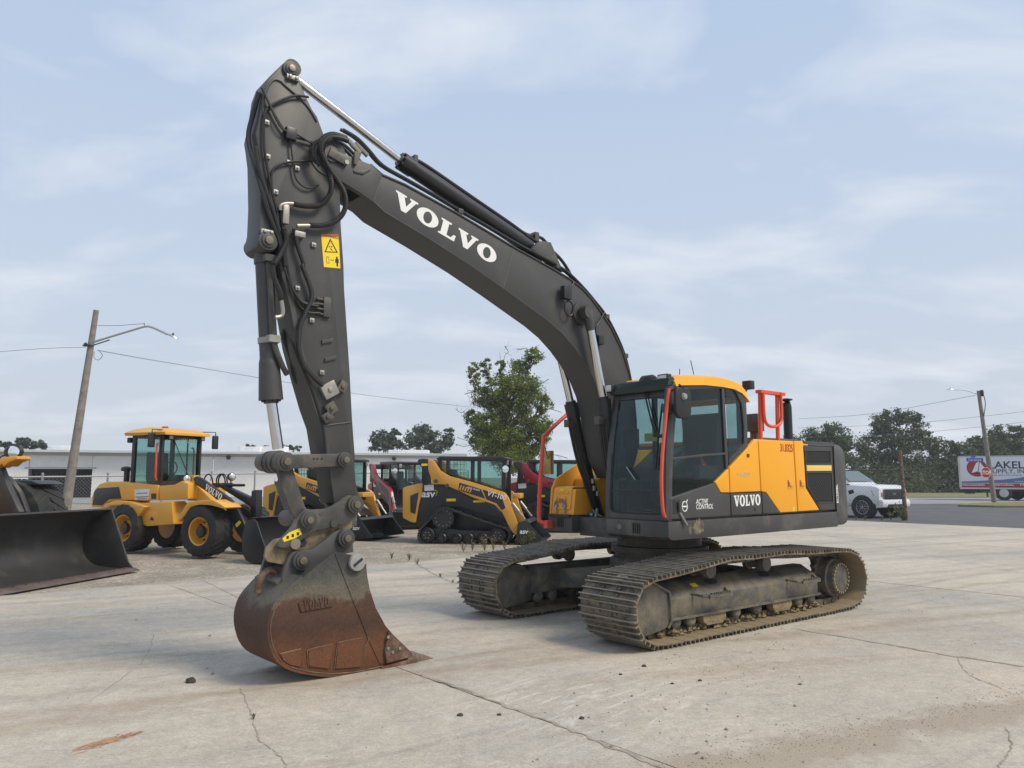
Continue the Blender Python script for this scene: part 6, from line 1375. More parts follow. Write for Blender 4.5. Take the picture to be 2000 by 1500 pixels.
lp('side_cover',c2((443,628),(768,660),(764,812),(522,815),(470,800)),.18,BW-.02,YEL2,WL,FL,.02)
lp('front_frame',c2((775,668),(930,655),(1000,618),(1072,640),(1068,800),(780,812)),.20,BW-.05,YEL2,WL,FL,.03)
lp('rear_fender',c2((205,895),(235,850),(330,812),(480,828),(590,862),(640,880),(600,935),(545,1000),(520,930),(460,880),(380,862),(290,868),(235,905)),.02,.5,YEL2,WL,FL,.02)
lp('step_panel',c2((520,842),(905,826),(925,1055),(650,1075),(600,1050),(550,1000),(540,900)),.12,.5,YEL2,WL,FL,.025)
lp('step_recess',c2((575,915),(760,930),(755,1030),(640,1040)),.115,.13,YELD,WL,FL,.01)
lp('front_fender',c2((958,1022),(1010,920),(1068,832),(1180,815),(1320,808),(1400,850),(1445,885),(1435,900),(1300,862),(1180,858),(1095,880),(1040,960),(985,1030)),.0,.46,YEL2,WL,FL,.015)
lp('chassis',c2((560,870),(960,850),(1000,1060),(560,1060)),.35,1.2,BLKP,WL,FL,.02)
lp('warning_triangle',c2((706,975),(730,1015),(683,1015)),.110,.113,DECK_,WL,FL,0)
o=lp('dealer_sticker',c2((530,702),(685,697),(670,803),(528,806)),.177,.179,SGW,WL,FL,0)
for k,(x0,x1,y,h_) in enumerate(((545,660,745,4),(560,655,738,3),(540,668,776,9),(560,655,795,6))): lp('sticker_print',c2((x0,y),(x1,y-4),(x1,y-4+h_),(x0,y+h_)),.174,.176,mat('print_dark',(.08,.08,.10),.6),o,FL,0)
lp('side_vent',c2((700,745),(750,743),(748,798),(700,800)),.174,.178,BLKM,WL,FL,0)
# cab
XR,XF=-2.66,-1.77; Y0,Y1=.25,1.27; ZL,ZH=1.50,2.58
b=B()
for (x,y) in ((XR,Y0),(XR,Y1),(XF,Y0),(XF,Y1)): b.box(x-.055,x+.055,y-.03,y+.03,ZL-.03,ZH)
b.box(XR,XF,Y0-.02,Y0+.03,ZL-.05,ZL+.02); b.box(XF-.02,XF+.03,Y0,Y1,ZL-.05,ZL+.05); b.box(XR,XF,Y0-.025,Y0+.03,ZH-.06,ZH); b.box(XF-.03,XF+.03,Y0,Y1,ZH-.06,ZH); b.box(XR,XF,Y1-.03,Y1+.02,ZH-.06,ZH); b.box(XR-.03,XR+.03,Y0,Y1,ZH-.06,ZH); b.box(XR,XF,Y0,Y1,ZL-.06,ZL-.02); b.box(XR+.5,XR+.53,Y1-.02,Y1+.01,ZL,ZH)
LC=b.obj('cab',BLKP,WL,bevel=.01)
b=B(); b.loft([[V3(x,Y0-.10,ZH+.0),V3(x,Y0-.12,ZH+.06),V3(x,Y0+.05,zt),V3(x,Y1-.05,zt),V3(x,Y1+.12,ZH+.06),V3(x,Y1+.10,ZH)] for x,zt in ((XR-.22,ZH+.08),(XR-.12,ZH+.15),(XR+.4,ZH+.18),(XF-.1,ZH+.16),(XF+.16,ZH+.10),(XF+.22,ZH+.05))]); b.obj('roof',YEL2,LC)
for n_,a in (('side_window',(XR+.05,XF-.05,Y0-.002,Y0+.002,ZL+.02,ZH-.06)),('windshield',(XF-.002,XF+.002,Y0+.03,Y1-.03,ZL+.05,ZH-.06)),('far_window',(XR+.05,XF-.05,Y1-.002,Y1+.002,ZL,ZH-.06)),('rear_window',(XR-.002,XR+.002,Y0+.03,Y1-.03,ZL,ZH-.06))):
    b=B(); b.box(*a); b.obj(n_,GLN,LC)
b=B(); b.prism([(-2.15,1.55),(-2.12,1.68),(-2.42,1.66),(-2.47,2.2),(-2.57,2.22),(-2.55,1.6),(-2.5,1.5)],.48,1.02); b.obj('seat',DARK,LC,bevel=.04,seg=3)
b=B(); b.tube([V3(-1.85,.75,1.5),V3(-2.02,.75,1.82)],.03,8); b.tube([V3(-2.05+.05*math.sin(a)*.5,.75+.17*math.cos(a),1.84+.16*math.sin(a)) for a in [i*math.pi/8 for i in range(17)]],.014,6); b.box(-1.95,-1.8,.6,.9,1.5,1.7); b.obj('steering_wheel',DARK,LC)
b=B(); b.tube([V3(XF-.05,Y0-.07,2.4),V3(XF-.05,Y0-.09,2.3),V3(XF-.04,Y0-.09,1.65),V3(XF-.05,Y0-.05,1.58)],.022,8); b.obj('grab_rail',ORG,LC)
q=atX(FL,c2((1220,245))[0],XF-.3); b=B(); b.tube(catmull([V3(XF-.3,Y1+.12,1.6),V3(XF-.3,Y1+.12,2.25),V3(XF-.3,Y1+.05,2.32)],4),.02,8); b.obj('grab_rail',ORG,LC)
for (p,X) in ((c2((705,200))[0],None),(c2((1348,225))[0],XF+.1)):
    if X is None: q=FL.at(p,Y0-.16)
    else: q=atX(FL,p,X)
    b=B(); b.box(q.x-.02,q.x+.05,q.y-.10,q.y+.06,q.z-.17,q.z+.15); m_=b.obj('mirror',BLKM,LC,bevel=.03,seg=3)
    b=B(); b.tube([q+Vector((0,0,.15)),q+Vector((0,0,.23)),Vector((XF,Y0 if X is None else Y1,q.z+.22))],.012,6); b.obj('mirror_arm',BLKM,m_)
for y in (Y0+.12,Y1-.02): 
    b=B(); b.box(XF+.03,XF+.14,y-.06,y+.06,ZH-.10,ZH-.0); l_=b.obj('work_lamp',BLK,LC,bevel=.01); b=B(); b.box(XF+.141,XF+.145,y-.045,y+.045,ZH-.085,ZH-.015); b.obj('lamp_lens',STEEL,l_)
b=B(); b.box(XR-.2,XR-.08,Y0-.06,Y0+.06,ZH-.16,ZH-.04); b.obj('work_lamp',BLK,LC,bevel=.02)
b=B(); b.tube([V3(XF+.02,.55,ZH-.1),V3(XF+.03,.75,2.1),V3(XF+.04,1.0,1.62)],.010,5); b.obj('wiper',BLK,LC)
b=B(); b.cyl((-2.25,.7,ZH+.16),(-2.25,.7,ZH+.22),.07,12); b.obj('beacon_base',RED,LC)
q=FL.at(c2((455,540))[0],.4); b=B(); b.cyl((q.x,.4,1.5),(q.x,.4,q.z+.05),.065,12); b.lathe([(.09,0),(.12,.02),(.11,.08),(.05,.11)],(q.x-.03,.4,q.z+.05),(0,0,1),14); b.obj('exhaust_stack',BLKM,WL)
text('lettering','VOLVO',SGW,LC,face_M((XF+.006,Y0+.45,ZH-.15),(0,1,0),UP),.14,depth=.001)
# front linkage: tower, lift arm, cylinder, headlamps, hoses
lp('lift_tower',c2((1070,560),(1135,560),(1140,640),(1300,800),(1330,830),(1065,815)),.45,.60,YEL2,WL,FL,.02); lp('lift_tower',c2((1070,560),(1135,560),(1140,640),(1300,800),(1330,830),(1065,815)),.92,1.05,YEL2,WL,FL,.02)
arm_o=c2((1120,590),(1150,568),(1200,590),(1480,790),(1560,880),(1620,1000),(1668,1110),(1650,1190),(1612,1212),(1555,1130),(1520,1050),(1440,880),(1280,740),(1140,650))
la=lp('lift_arm',arm_o,.36,.45,BLKP,WL,FL,.02); lp('lift_arm',arm_o,1.06,1.15,BLKP,WL,FL,.02)
lp('warning_decal',c2((1545,1060),(1590,1015),(1608,1040),(1562,1088)),.355,.358,DECY,la,FL,0)
s0=FL.at(c2((1237,700))[0],.355); s1=FL.at(c2((1405,815))[0],.355); slab_text('lettering','VOLVO',WHT,la,face_M((s0.x,.355,s0.z),s1-s0,UP),.13,width=(s1-s0).length,depth=.002)
b=B(); A_=FL.at(c2((1330,660))[0],.75); C_=FL.at(c2((1640,660))[0],.75); b.cyl(A_,A_.lerp(C_,.6),.05,12); b.cyl(A_.lerp(C_,.6),C_,.03,10); b.obj('tilt_cylinder',BLKP,WL)
b=B(); A_=FL.at(c2((1380,700))[0],.75); C_=FL.at(c2((1760,850))[0],.75); b.prism([(A_.x,A_.z+.08),(A_.x+.1,A_.z+.12),(C_.x,C_.z+.1),(C_.x,C_.z-.1)],.68,.82); b.prism([(C_.x-.06,C_.z+.28),(C_.x+.08,C_.z+.30),(C_.x+.10,C_.z-.35),(C_.x-.08,C_.z-.3)],.66,.84); b.obj('tilt_link',BLKP,WL,bevel=.02)
for p,Y in ((c2((1055,598))[0],.35),(c2((1512,575))[0],1.25)):
    q=FL.at(p,Y); b=B(); b.lathe([(.03,-.1),(.085,-.05),(.095,.02),(.09,.04)],q,(1,-.25,0),16); h_=b.obj('headlamp',BLKM,WL); b=B(); b.lathe([(.082,0),(.06,.02),(.02,.025)],q+Vector((.04,-.01,0)),(1,-.25,0),16); b.obj('lamp_lens',mat('headlamp_glass',(.7,.7,.68),.12,metal=.7),h_); b=B(); b.tube([q-Vector((.03,0,.05)),q-Vector((.05,-.06,.25))],.02,6); b.obj('lamp_bracket',YEL2,h_)
for u in (1275,1420,1400):
    q=FL.at(c2((u,640))[0],.75); b=B(); b.tube(catmull([q+Vector((-.1,0,-.1)),q+Vector((-.12,0,.1)),q+Vector((0,0,.2)),q+Vector((.12,0,.1)),q+Vector((.1,.05,-.12))],4),.016,6); b.obj('hydraulic_hose',BLK,WL)
# bucket in front of the loader
bp_=[(1.30,.80),(1.50,.84),(1.58,.78),(1.75,.45),(1.98,.03),(1.96,.0),(1.48,.0),(1.32,.06),(1.23,.2),(1.21,.45)]
b=B(); b.prism(bp_,-.20,-.17); WB=b.obj('bucket',BLKP,WL,bevel=.008); b=B(); b.prism(bp_,1.72,1.75); b.obj('side_plate',BLKP,WB,bevel=.008)
rg=[]; pf_=[(1.50,.84),(1.30,.80),(1.21,.45),(1.23,.2),(1.32,.06),(1.48,.0),(1.98,.0)]
pf_=catmull([V3(x,0,z) for x,z in pf_],4)
b=B(); b.loft([[p+Vector((0,-.19,0)),p+Vector((0,1.74,0)),p+Vector((.02,1.74,.02)),p+Vector((.02,-.19,.02))] for p in pf_]); b.obj('shell',BLKP,WB)
# ---------------------------------------------------------------- big wheel loader at the left edge
FB=Frame(gnd(258,1115),-11.5)
BG=thing('large_wheel_loader','large wheel loader at the left edge showing its wide dark steel bucket','wheel loader',FB)
BKM=mat('scuffed_bucket_steel',(.055,.053,.052),.42,metal=.25,var=.2,vs=1.6,dirt=(.17,.155,.135),da=.27,ds=2.2,fine=.12,bump=.08,bs=30)
BED=mat('brown_edge_steel',(.12,.085,.07),.6,metal=.2,var=.3,vs=5,fine=.2)
WN=-3.35
pr_=catmull([V3(x,0,z) for x,z in [(0,.03),(-.45,.05),(-.78,.10),(-.98,.25),(-1.05,.48),(-.98,.75),(-.80,.95),(-.50,1.07)]],5)
rg=[]
for i,p in enumerate(pr_):
    t_=(pr_[min(i+1,len(pr_)-1)]-pr_[max(i-1,0)]).normalized(); nn=Vector((-t_.z,0,t_.x)); nn=nn if nn.x<0 or nn.z<0 else -nn
    rg.append([p+Vector((0,WN,0)),p+Vector((0,0,0)),p+nn*.03,p+nn*.03+Vector((0,WN,0))])
b=B(); b.loft(rg); GB=b.obj('bucket',BKM,BG)
sp_=[(0.0,.02),(.0,.05),(-.10,.16),(-.5,1.09),(-.56,1.09),(-.82,.96),(-1.0,.76),(-1.07,.48),(-1.0,.23),(-.80,.08),(-.45,.03)]
for y0 in (0,WN-.035): b=B(); b.prism(sp_,y0,y0+.035); b.obj('side_plate',BKM,GB,bevel=.006)
b=B(); b.prism([(.10,.0),(.085,.02),(-.02,.055),(-.12,.06),(-.12,.02),(0,.0)],WN,.07); ce=b.obj('cutting_edge',BED,GB,bevel=.004)
for k in range(14):
    y=-.12-k*.235; b=B(); b.cyl((-.05,y,.055),(-.05,y,.07),.025,8); b.obj('edge_bolt',BED,ce)
wheel(BG,(-2.05,-.12,.80),.82,.62,.40,1,22,YELD,chev=True)
wheel(BG,(-2.05,-2.9,.80),.82,.62,.40,-1,22,YELD)
def dark_plate(name,pts,Y,th,mt=GREYD): 
    b=B(); b.prism(FB.xz(pts,Y),Y,Y+th); return b.obj(name,mt,BG,bevel=.015)
dark_plate('lift_arm',c1((-60,420),(0,440),(60,600),(150,790),(80,830),(-80,830)),-1.1,.12); dark_plate('lift_arm',c1((20,500),(60,520),(150,640),(205,790),(180,800),(120,660),(40,560)),-.9,.10)
dark_plate('frame_block',c1((20,560),(130,680),(190,800),(60,820)),-.75,.08,BLKM)
dark_plate('front_fender',c1((60,545),(240,548),(305,575),(235,580),(200,612),(130,614),(90,590)),-.62,.58,mat('fender_plastic',(.035,.036,.04),.5))
dark_plate('fender_stay',c1((205,612),(242,580),(242,612)),-.1,.03,mat('white_stay',(.6,.6,.58),.5))
dark_plate('cab_corner',c1((-40,405),(20,365),(130,358),(128,382),(70,405),(25,440),(15,420),(-40,450)),-1.2,.3,YELD)
q=FB.at(c1((95,325))[0],-1.1); b=B(); b.lathe([(.10,0),(.13,.03),(.125,.07),(.08,.09)],q,(-.2,1,0),18); m_=b.obj('mirror',BLKM,BG); m_.data.transform(Matrix.Translation(q)@Matrix.Diagonal((1.35,1,.95,1))@Matrix.Translation(-q))
b=B(); b.lathe([(.115,0),(.05,.006)],q+Vector((0,-.006,0)),(0,-1,0),18); g_=b.obj('mirror_glass',mat('mirror_glass',(.85,.86,.88),.05,metal=1.),m_); g_.data.transform(Matrix.Translation(q)@Matrix.Diagonal((1.3,1,.85,1))@Matrix.Translation(-q))
b=B(); b.tube(catmull([q+Vector((-.12,0,-.06)),q+Vector((-.22,0,-.08)),q+Vector((-.26,0,-.16)),q+Vector((-.2,0,-.22))],4),.014,6); b.obj('mirror_arm',BLKM,m_)
b=B(); b.box(-4.8,-2.4,-2.4,-.6,.7,1.35); b.box(-3.3,-2.2,-2.3,-.8,.9,1.5); b.obj('chassis',YELD,BG,bevel=.05)
# ---------------------------------------------------------------- compact track loaders (one master outline, three machines)
FC=Frame(gnd(910,1061),-8.5)
def track_loader(F,label,paint,group,asv=True,bucket=True,name='compact_track_loader'):
    r=thing(name,label,'track loader',F,group=group)
    def P(n_,pts,y0,y1,mt,par=r,bv=.015): 
        b=B(); b.prism(FC.xz(pts,.05),y0,y1); return b.obj(n_,mt,par,bevel=bv)
    W=1.62
    for ys in (0,1):       # undercarriage both sides
        y0,y1=(.0,.40) if ys==0 else (W-.40,W); yo=y0 if ys==0 else y1; nr=-1 if ys==0 else 1
        loop=catmull([V3(x,0,z) for x,z in FC.xz(c3((1030,602),(1100,612),(1350,702),(1590,790),(1622,845),(1600,895),(1550,922),(1300,926),(1000,926),(880,922),(820,900),(800,848),(822,780),(890,710),(970,630)),.0)],6,True)
        b=B(); n=len(loop); vs=[];cc=sum(loop,Vector())/n
        for p in loop:
            d=(cc-p).normalized()*.045; vs+=[p+Vector((0,y0,0)),p+Vector((0,y1,0)),p+d+Vector((0,y1,0)),p+d+Vector((0,y0,0))]
        fs=[]
        for i in range(n):
            j=(i+1)%n
            for k in range(4): fs.append((i*4+k,i*4+(k+1)%4,j*4+(k+1)%4,j*4+k))
        b.add(vs,fs)
        for i in range(0,n,2):
            p=loop[i]; t_=(loop[(i+1)%n]-loop[i-1]).normalized(); nn=Vector((t_.z,0,-t_.x)); nn=nn if nn.dot(p-cc)>0 else -nn
            b.add([p+t_*a+nn*h+Vector((0,y,0)) for y in (y0+.01,y1-.01) for a,h in ((-.025,0),(.025,0),(.018,.022),(-.018,.022))],[(0,1,2,3),(7,6,5,4),(0,4,5,1),(1,5,6,2),(2,6,7,3),(3,7,4,0)])
        tk=b.obj('rubber_track',RUB,r)
        for (cx,cy),rad,nb in (((880,842),66,6),((1505,845),68,6),((1005,872),46,0),((1140,872),46,0),((1245,872),46,0),((1370,872),46,0)):
            q=FC.at(c3((cx,cy))[0],0); rad=rad/4.545*19.6/1500; b=B(); b.lathe([(rad*.3,-.28),(rad,-.28),(rad,-.02),(rad*.85,.0),(rad*.8,-.03),(rad*.45,-.03),(rad*.4,.0),(rad*.1,.0)],V3(q.x,yo-nr*.03,q.z),(0,nr,0),20); wo=b.obj('road_wheel',BLKP,tk)
            if nb:
                b=B()
                for k in range(nb): a=k*2*math.pi/nb; c_=V3(q.x+rad*.42*math.cos(a),yo+nr*-.03,q.z+rad*.42*math.sin(a)); b.cyl(c_,c_+Vector((0,nr*.025,0)),.014,6)
                m=b.obj('wheel_bolts',STEEL,tk); m['kind']='stuff'
        q=FC.at(c3((1022,690))[0],0); b=B(); pts=[]
        for k in range(36): a=k*math.pi/18; rr=.30 if k%2 else .26; pts.append((q.x+rr*math.cos(a),q.z+rr*math.sin(a)))
        b.prism(pts,min(yo-nr*.08,yo-nr*.03),max(yo-nr*.08,yo-nr*.03)); b.obj('sprocket',BLKP,tk)
        b=B()
        for k in range(12): a=k*math.pi/6; c_=V3(q.x+.2*math.cos(a),yo-nr*.03,q.z+.2*math.sin(a)); b.cyl(c_,c_+Vector((0,nr*.02,0)),.014,6)
        m=b.obj('wheel_bolts',STEEL,tk); m['kind']='stuff'
        b=B(); b.prism(FC.xz(c3((900,800),(1000,770),(1150,800),(1500,810),(1500,870),(900,880)),0),y0+.12,y1-.12); b.obj('undercarriage_frame',BLKP,tk,bevel=.02)
    P('body',c3((835,380),(905,390),(1030,400),(1300,520),(1560,650),(1610,710),(1500,690),(1150,592),(1010,600),(900,690),(800,782),(775,735),(800,560)),.18,W-.18,BLKP)
    P('lower_body',c3((820,560),(1560,640),(1640,850),(1500,840),(850,800)),.42,W-.42,BLKP)
    hd=P('rear_door',c3((655,425),(690,410),(835,376),(828,470),(800,570),(770,735),(730,728),(655,690)),.14,W-.14,paint,bv=.03)
    P('door_grille',c3((725,492),(798,462),(795,500),(770,655),(727,640)),.128,.142,BLKM,hd,.003)
    for y0,y1 in ((.04,.16),(W-.16,W-.04)):
        tw=P('arm_tower',c3((797,185),(810,168),(835,163),(892,166),(892,240),(915,385),(838,388),(852,255),(815,215)),y0,y1,BLKP)
        ar=P('lift_arm',c3((890,168),(942,182),(1000,272),(1080,318),(1280,372),(1565,462),(1602,505),(1645,625),(1690,750),(1682,842),(1645,822),(1600,745),(1550,640),(1480,572),(1300,512),(1150,442),(1030,392),(930,388),(893,262)),y0,y1,paint)
        if y0<.1:
            P('decal_panel',c3((1170,375),(1360,432),(1402,520),(1160,442)),y0-.003,y0-.001,BLKM,ar,0); P('decal_panel',c3((1375,435),(1540,490),(1580,600),(1545,620),(1500,560),(1410,525)),y0-.003,y0-.001,BLKM,ar,0)
            for k in range(5): P('decal_stripe',c3((1185+k*22,395+k*8),(1195+k*22,397+k*8),(1180+k*22,440+k*6),(1168+k*22,436+k*6)),y0-.005,y0-.004,paint,ar,0)
            if asv:
                q=FC.at(c3((1238,425))[0],y0); q1=FC.at(c3((1350,452))[0],y0); text_fit('lettering','POSI-TRACK',SGW,ar,face_M((q.x,y0-.005,q.z),q1-q,UP),(q1-q).length,.045,shear=.15,bold=.01,depth=.001)
                q=FC.at(c3((1412,487))[0],y0); q1=FC.at(c3((1535,520))[0],y0); text('lettering','VT-100',SGW,ar,face_M((q.x,y0-.005,q.z),q1-q,UP),.17,shear=.15,bold=.004,depth=.001,sx=.95)
                P('yellow_decal',c3((832,208),(888,206),(888,225),(834,228)),y0-.004,y0-.002,DECY,tw,0)
            for p in ((962,363),(1060,402)):
                q=FC.at(c3(p)[0],y0); b=B(); b.cyl((q.x,y0-.02,q.z),(q.x,y0,q.z),.05,14); b.obj('arm_pin',mat('brown_pin',(.09,.05,.02),.5),ar)
    P('arm_crossbar',c3((800,170),(880,168),(885,230),(830,225)),.16,W-.16,BLKP)
    # cab with real openings
    b=B(); X0=FC.at(c3((985,165))[0],.4).x; X1=FC.at(c3((1600,180))[0],.4).x; zt=2.12
    for x,y in ((X0+.05,.36),(X0+.05,W-.36),(X1-.10,.36),(X1-.10,W-.36),((X0+X1)/2,.36),((X0+X1)/2,W-.36)): b.box(x-.05,x+.05,y-.03,y+.03,1.1,zt)
    b.box(X0,X1-.05,.33,.39,1.0,1.35); b.box(X0,X1-.05,W-.39,W-.33,1.0,1.35); b.box(X0,X0+.1,.36,W-.36,1.0,1.6)
    b.prism([(X0-.05,zt),(X0+.05,zt+.06),(X1-.15,zt+.05),(X1+.02,zt-.0),(X1-.02,zt-.07),(X0,zt-.04)],.30,W-.30)
    cb=b.obj('cab',BLKP,r,bevel=.015)
    for a in ((X0+.1,X1-.15,.358,.362,1.35,zt-.05),(X0+.1,X1-.15,W-.362,W-.358,1.35,zt-.05),(X1-.102,X1-.098,.4,W-.4,1.1,zt-.08)):
        b=B(); b.box(*a); b.obj('cab_window',GLN,cb)
    b=B()
    for k in range(7): x=X0+.15+k*.09; b.tube([V3(x,.345,1.36),V3(x,.345,zt-.06)],.005,4)
    for k in range(5): z=1.45+k*.13; b.tube([V3(X0+.1,.345,z),V3(X0+.72,.345,z)],.005,4)
    m=b.obj('window_guard',BLKM,cb); m['kind']='stuff'
    b=B(); b.prism([(X0+.35,1.15),(X0+.75,1.15),(X0+.75,1.3),(X0+.45,1.3),(X0+.35,1.85),(X0+.25,1.85)],.55,W-.55); b.obj('seat',DARK,cb,bevel=.04)
    b=B(); b.box(X1-.03,X1+.01,.36,.46,zt-.16,zt-.04); b.box(X1-.03,X1+.01,W-.46,W-.36,zt-.16,zt-.04); b.obj('cab_lamps',STEEL,cb,bevel=.01)
    q=V3(X1-.05,.26,1.85); b=B(); b.lathe([(.06,0),(.09,.01),(.09,.02),(.03,.03)],q,(.6,-1,0),16); b.obj('round_mirror',mat('mirror_glass',(.8,.8,.8),.1,metal=1.),cb)
    # front end: quick attach, cylinder, bucket
    for y in (.10,W-.10):
        a_=FC.at(c3((1640,560))[0],.1); c_=FC.at(c3((1750,700))[0],.1); b=B(); b.cyl((a_.x,y,a_.z),((a_.x+c_.x)/2,y,(a_.z+c_.z)/2),.045,10); b.cyl(((a_.x+c_.x)/2,y,(a_.z+c_.z)/2),(c_.x,y,c_.z),.025,8); b.obj('tilt_cylinder',STEEL,r)
    b=B(); q=FC.at(c3((1690,500))[0],.4); b.box(q.x-.15,q.x+.05,.5,1.1,q.z-.05,q.z+.08); b.obj('quick_attach',paint,r,bevel=.02)
    if bucket:
        q=FC.xz(c3((1690,735),(1760,718),(1790,740),(1925,895),(1915,906),(1700,922),(1668,900)),-.05)
        b=B(); b.prism(q,-.08,-.05); bk=b.obj('bucket',BLKP,r,bevel=.008); b=B(); b.prism(q,W+.05,W+.08); b.obj('side_plate',BLKP,bk,bevel=.008)
        x0=q[0][0];z0=q[0][1]; b=B(); pf=[q[2],q[1],q[0],q[6],q[5],q[4]]; b.loft([[V3(x,-.06,z),V3(x,W+.06,z),V3(x+.012,W+.06,z+.015),V3(x+.012,-.06,z+.015)] for x,z in pf]); b.obj('shell',BLKP,bk)
        q_=FC.at(c3((1705,828))[0],-.082); text('lettering','asv',SGW,bk,face_M((q_.x,-.082,q_.z),(1,0,0),UP),.16,shear=.1,bold=.004,depth=.001)
    q=FC.at(c3((830,503))[0],.17)
    if asv: text('lettering','asv',SGW,r,face_M((q.x,.03 if False else .172,q.z),(1,0,.0),UP),.25,shear=.12,bold=.006,depth=.002,sx=1.12); b=B(); b.tube(catmull([V3(q.x+.33,.17,q.z+.17),V3(q.x+.41,.17,q.z+.16),V3(q.x+.41,.17,q.z+.08),V3(q.x+.37,.17,q.z+.02)],4),[.004,.01,.012,.012,.012,.012,.012,.012,.01,.01,.008,.006,.003],5); b.obj('logo_swoosh',mat('lime_green',(.35,.45,.02),.5),r)
    P('spec_sticker',c3((845,398),(930,392),(932,445),(848,450)),.174,.178,SGW,r,0); P('warning_decal',c3((1043,520),(1127,518),(1127,541),(1045,543)),.174,.178,DECY,r,0)
    P('warning_decal',c3((1283,535),(1388,533),(1388,552),(1285,553)),.174,.178,DECY,r,0)
    return r
G_='compact track loaders parked in a row'
track_loader(FC,'yellow and black compact track loader facing right, nearest of its row',YELA,G_)
F2=Frame(P_at(612,21.2),-20.); track_loader(F2,'yellow and black track loader half hidden behind the excavator arm and coupler',YELA,G_)
F3=Frame(P_at(742,26.5),-62.); track_loader(F3,'red track loader with glazed cab right behind the excavator arm',REDM,G_,asv=False)
F4=Frame(P_at(1082,23.6),-9.); track_loader(F4,'red track loader between the yellow one and the excavator grab rail',REDM,G_,asv=False)
# ---------------------------------------------------------------- white pickup behind the right fence
FP=Frame(gnd(1686,1011.5),-58.)
PK=thing('pickup_truck','white pickup truck parked behind the chain link fence','pickup',FP)
WPT=mat('white_car_paint',(.74,.75,.76),.28,var=.02,coat=.6); CARB=mat('black_car_trim',(.015,.015,.016),.35); ALR=mat('alloy_rim',(.40,.41,.42),.3,metal=.9); CGL=glass('car_glass',(.35,.42,.43))
PW=2.0
# body section rings along X (front at +): heights of hood line, belt etc.
def ring(x,zs,zt,w_,top=.12):
    y0,y1=PW/2-w_/2,PW/2+w_/2; return [V3(x,y0+.06,zs),V3(x,y0,zs+.12),V3(x,y0-.0,zt-.22),V3(x,y0+top*.5,zt-.05),V3(x,y0+top+.1,zt),V3(x,y1-top-.1,zt),V3(x,y1-top*.5,zt-.05),V3(x,y1,zt-.22),V3(x,y1,zs+.12),V3(x,y1-.06,zs)]
b=B(); b.loft([ring(x,zs,zt,w_) for x,zs,zt,w_ in ((.735,.55,1.14,1.80),(.71,.50,1.22,1.92),(.60,.50,1.29,1.98),(.40,.5,1.33,2.01),(0,.5,1.33,2.02),(-.55,.5,1.36,2.02),(-.8,.45,1.38,2.02),(-3.0,.45,1.38,2.02),(-3.05,.5,1.42,2.02),(-4.75,.55,1.42,2.0))]); PB=b.obj('body',WPT,PK,bevel=0)
def cabring(x,zt,in_): return [V3(x,.04+in_*.0,1.36),V3(x,.20+in_,zt-.06),V3(x,.34+in_,zt),V3(x,PW-.34-in_,zt),V3(x,PW-.20-in_,zt-.06),V3(x,PW-.04,1.36)]
b=B(); b.loft([cabring(-.60,1.40,-.1),cabring(-1.35,1.93,0),cabring(-1.8,2.0,0),cabring(-2.7,1.97,0),cabring(-3.0,1.45,-.05)]); b.obj('cab',WPT,PB)
b=B(); b.add([V3(-.66,.16,1.43),V3(-.66,PW-.16,1.43),V3(-1.33,PW-.32,1.905),V3(-1.33,.32,1.905)],[(0,1,2,3)]); w_=b.obj('windshield',mat('dark_car_glass',(.10,.14,.16),.06,var=.02,spec=.8),PB); w_.data.transform(Matrix.Translation((.035,0,.035)))
for x0,x1 in ((-.95,-1.75),(-1.85,-2.65)):
    b=B(); b.add([V3(x0,.055,1.42),V3(x1,.055,1.42),V3(x1,.185,1.88),V3(x0-.32 if x0>-1 else x0,.185,1.88)],[(0,1,2,3)]); s_=b.obj('side_window',MATS['dark_car_glass'],PB); s_.data.transform(Matrix.Translation((0,-.012,.004)))
for X,Y,nr in ((0,-.03,-1),(0,PW+.03,1),(-3.68,-.03,-1),(-3.68,PW+.03,1)):
    c=V3(X,Y,.42); b=B(); b.lathe([(.27,-.02),(.30,.01),(.42,.01),(.445,-.04),(.445,-.22),(.40,-.26),(.26,-.26)],c,(0,nr,0),32,ring=True); wh=b.obj('wheel',RUB,PK)
    b=B(); b.lathe([(.02,-.08),(.24,-.08),(.27,.0),(.29,.0),(.29,-.2),(.1,-.2)],c,(0,nr,0),28); b.obj('rim_dish',CARB,wh)
    b=B()
    for k in range(6):
        a=k*math.pi/3; u=Vector((math.cos(a),0,math.sin(a))); v=Vector((-math.sin(a),0,math.cos(a)))
        for s in (-1,1): b.add([c+Vector((0,nr*(-.01),0))+u*.05+v*s*.02,c+Vector((0,nr*-.01,0))+u*.26+v*s*.02,c+Vector((0,nr*-.01,0))+u*.26+v*s*.085,c+Vector((0,nr*-.01,0))+u*.06+v*s*.045],[(0,1,2,3)])
    b.tube([c+Vector((.272*math.cos(a),nr*-.0,.272*math.sin(a))) for a in [i*math.pi/12 for i in range(25)]],.014,5); b.lathe([(.06,-.02),(.05,.005),(.02,.01)],c,(0,nr,0),12); b.obj('rim_spokes',ALR,wh)
    b=B(); b.tube([V3(X+.50*math.cos(a),.0+(.0 if nr<0 else PW)-nr*.06,.45+.50*math.sin(a)) for a in [R_(-12+204*i/16) for i in range(17)]],.05,6); b.obj('wheel_arch',CARB,PB)
    b=B(); b.cyl((X,Y-nr*.01,.43),(X,Y-nr*.3,.43),.49,28); b.obj('wheel_well',DARK,PB)
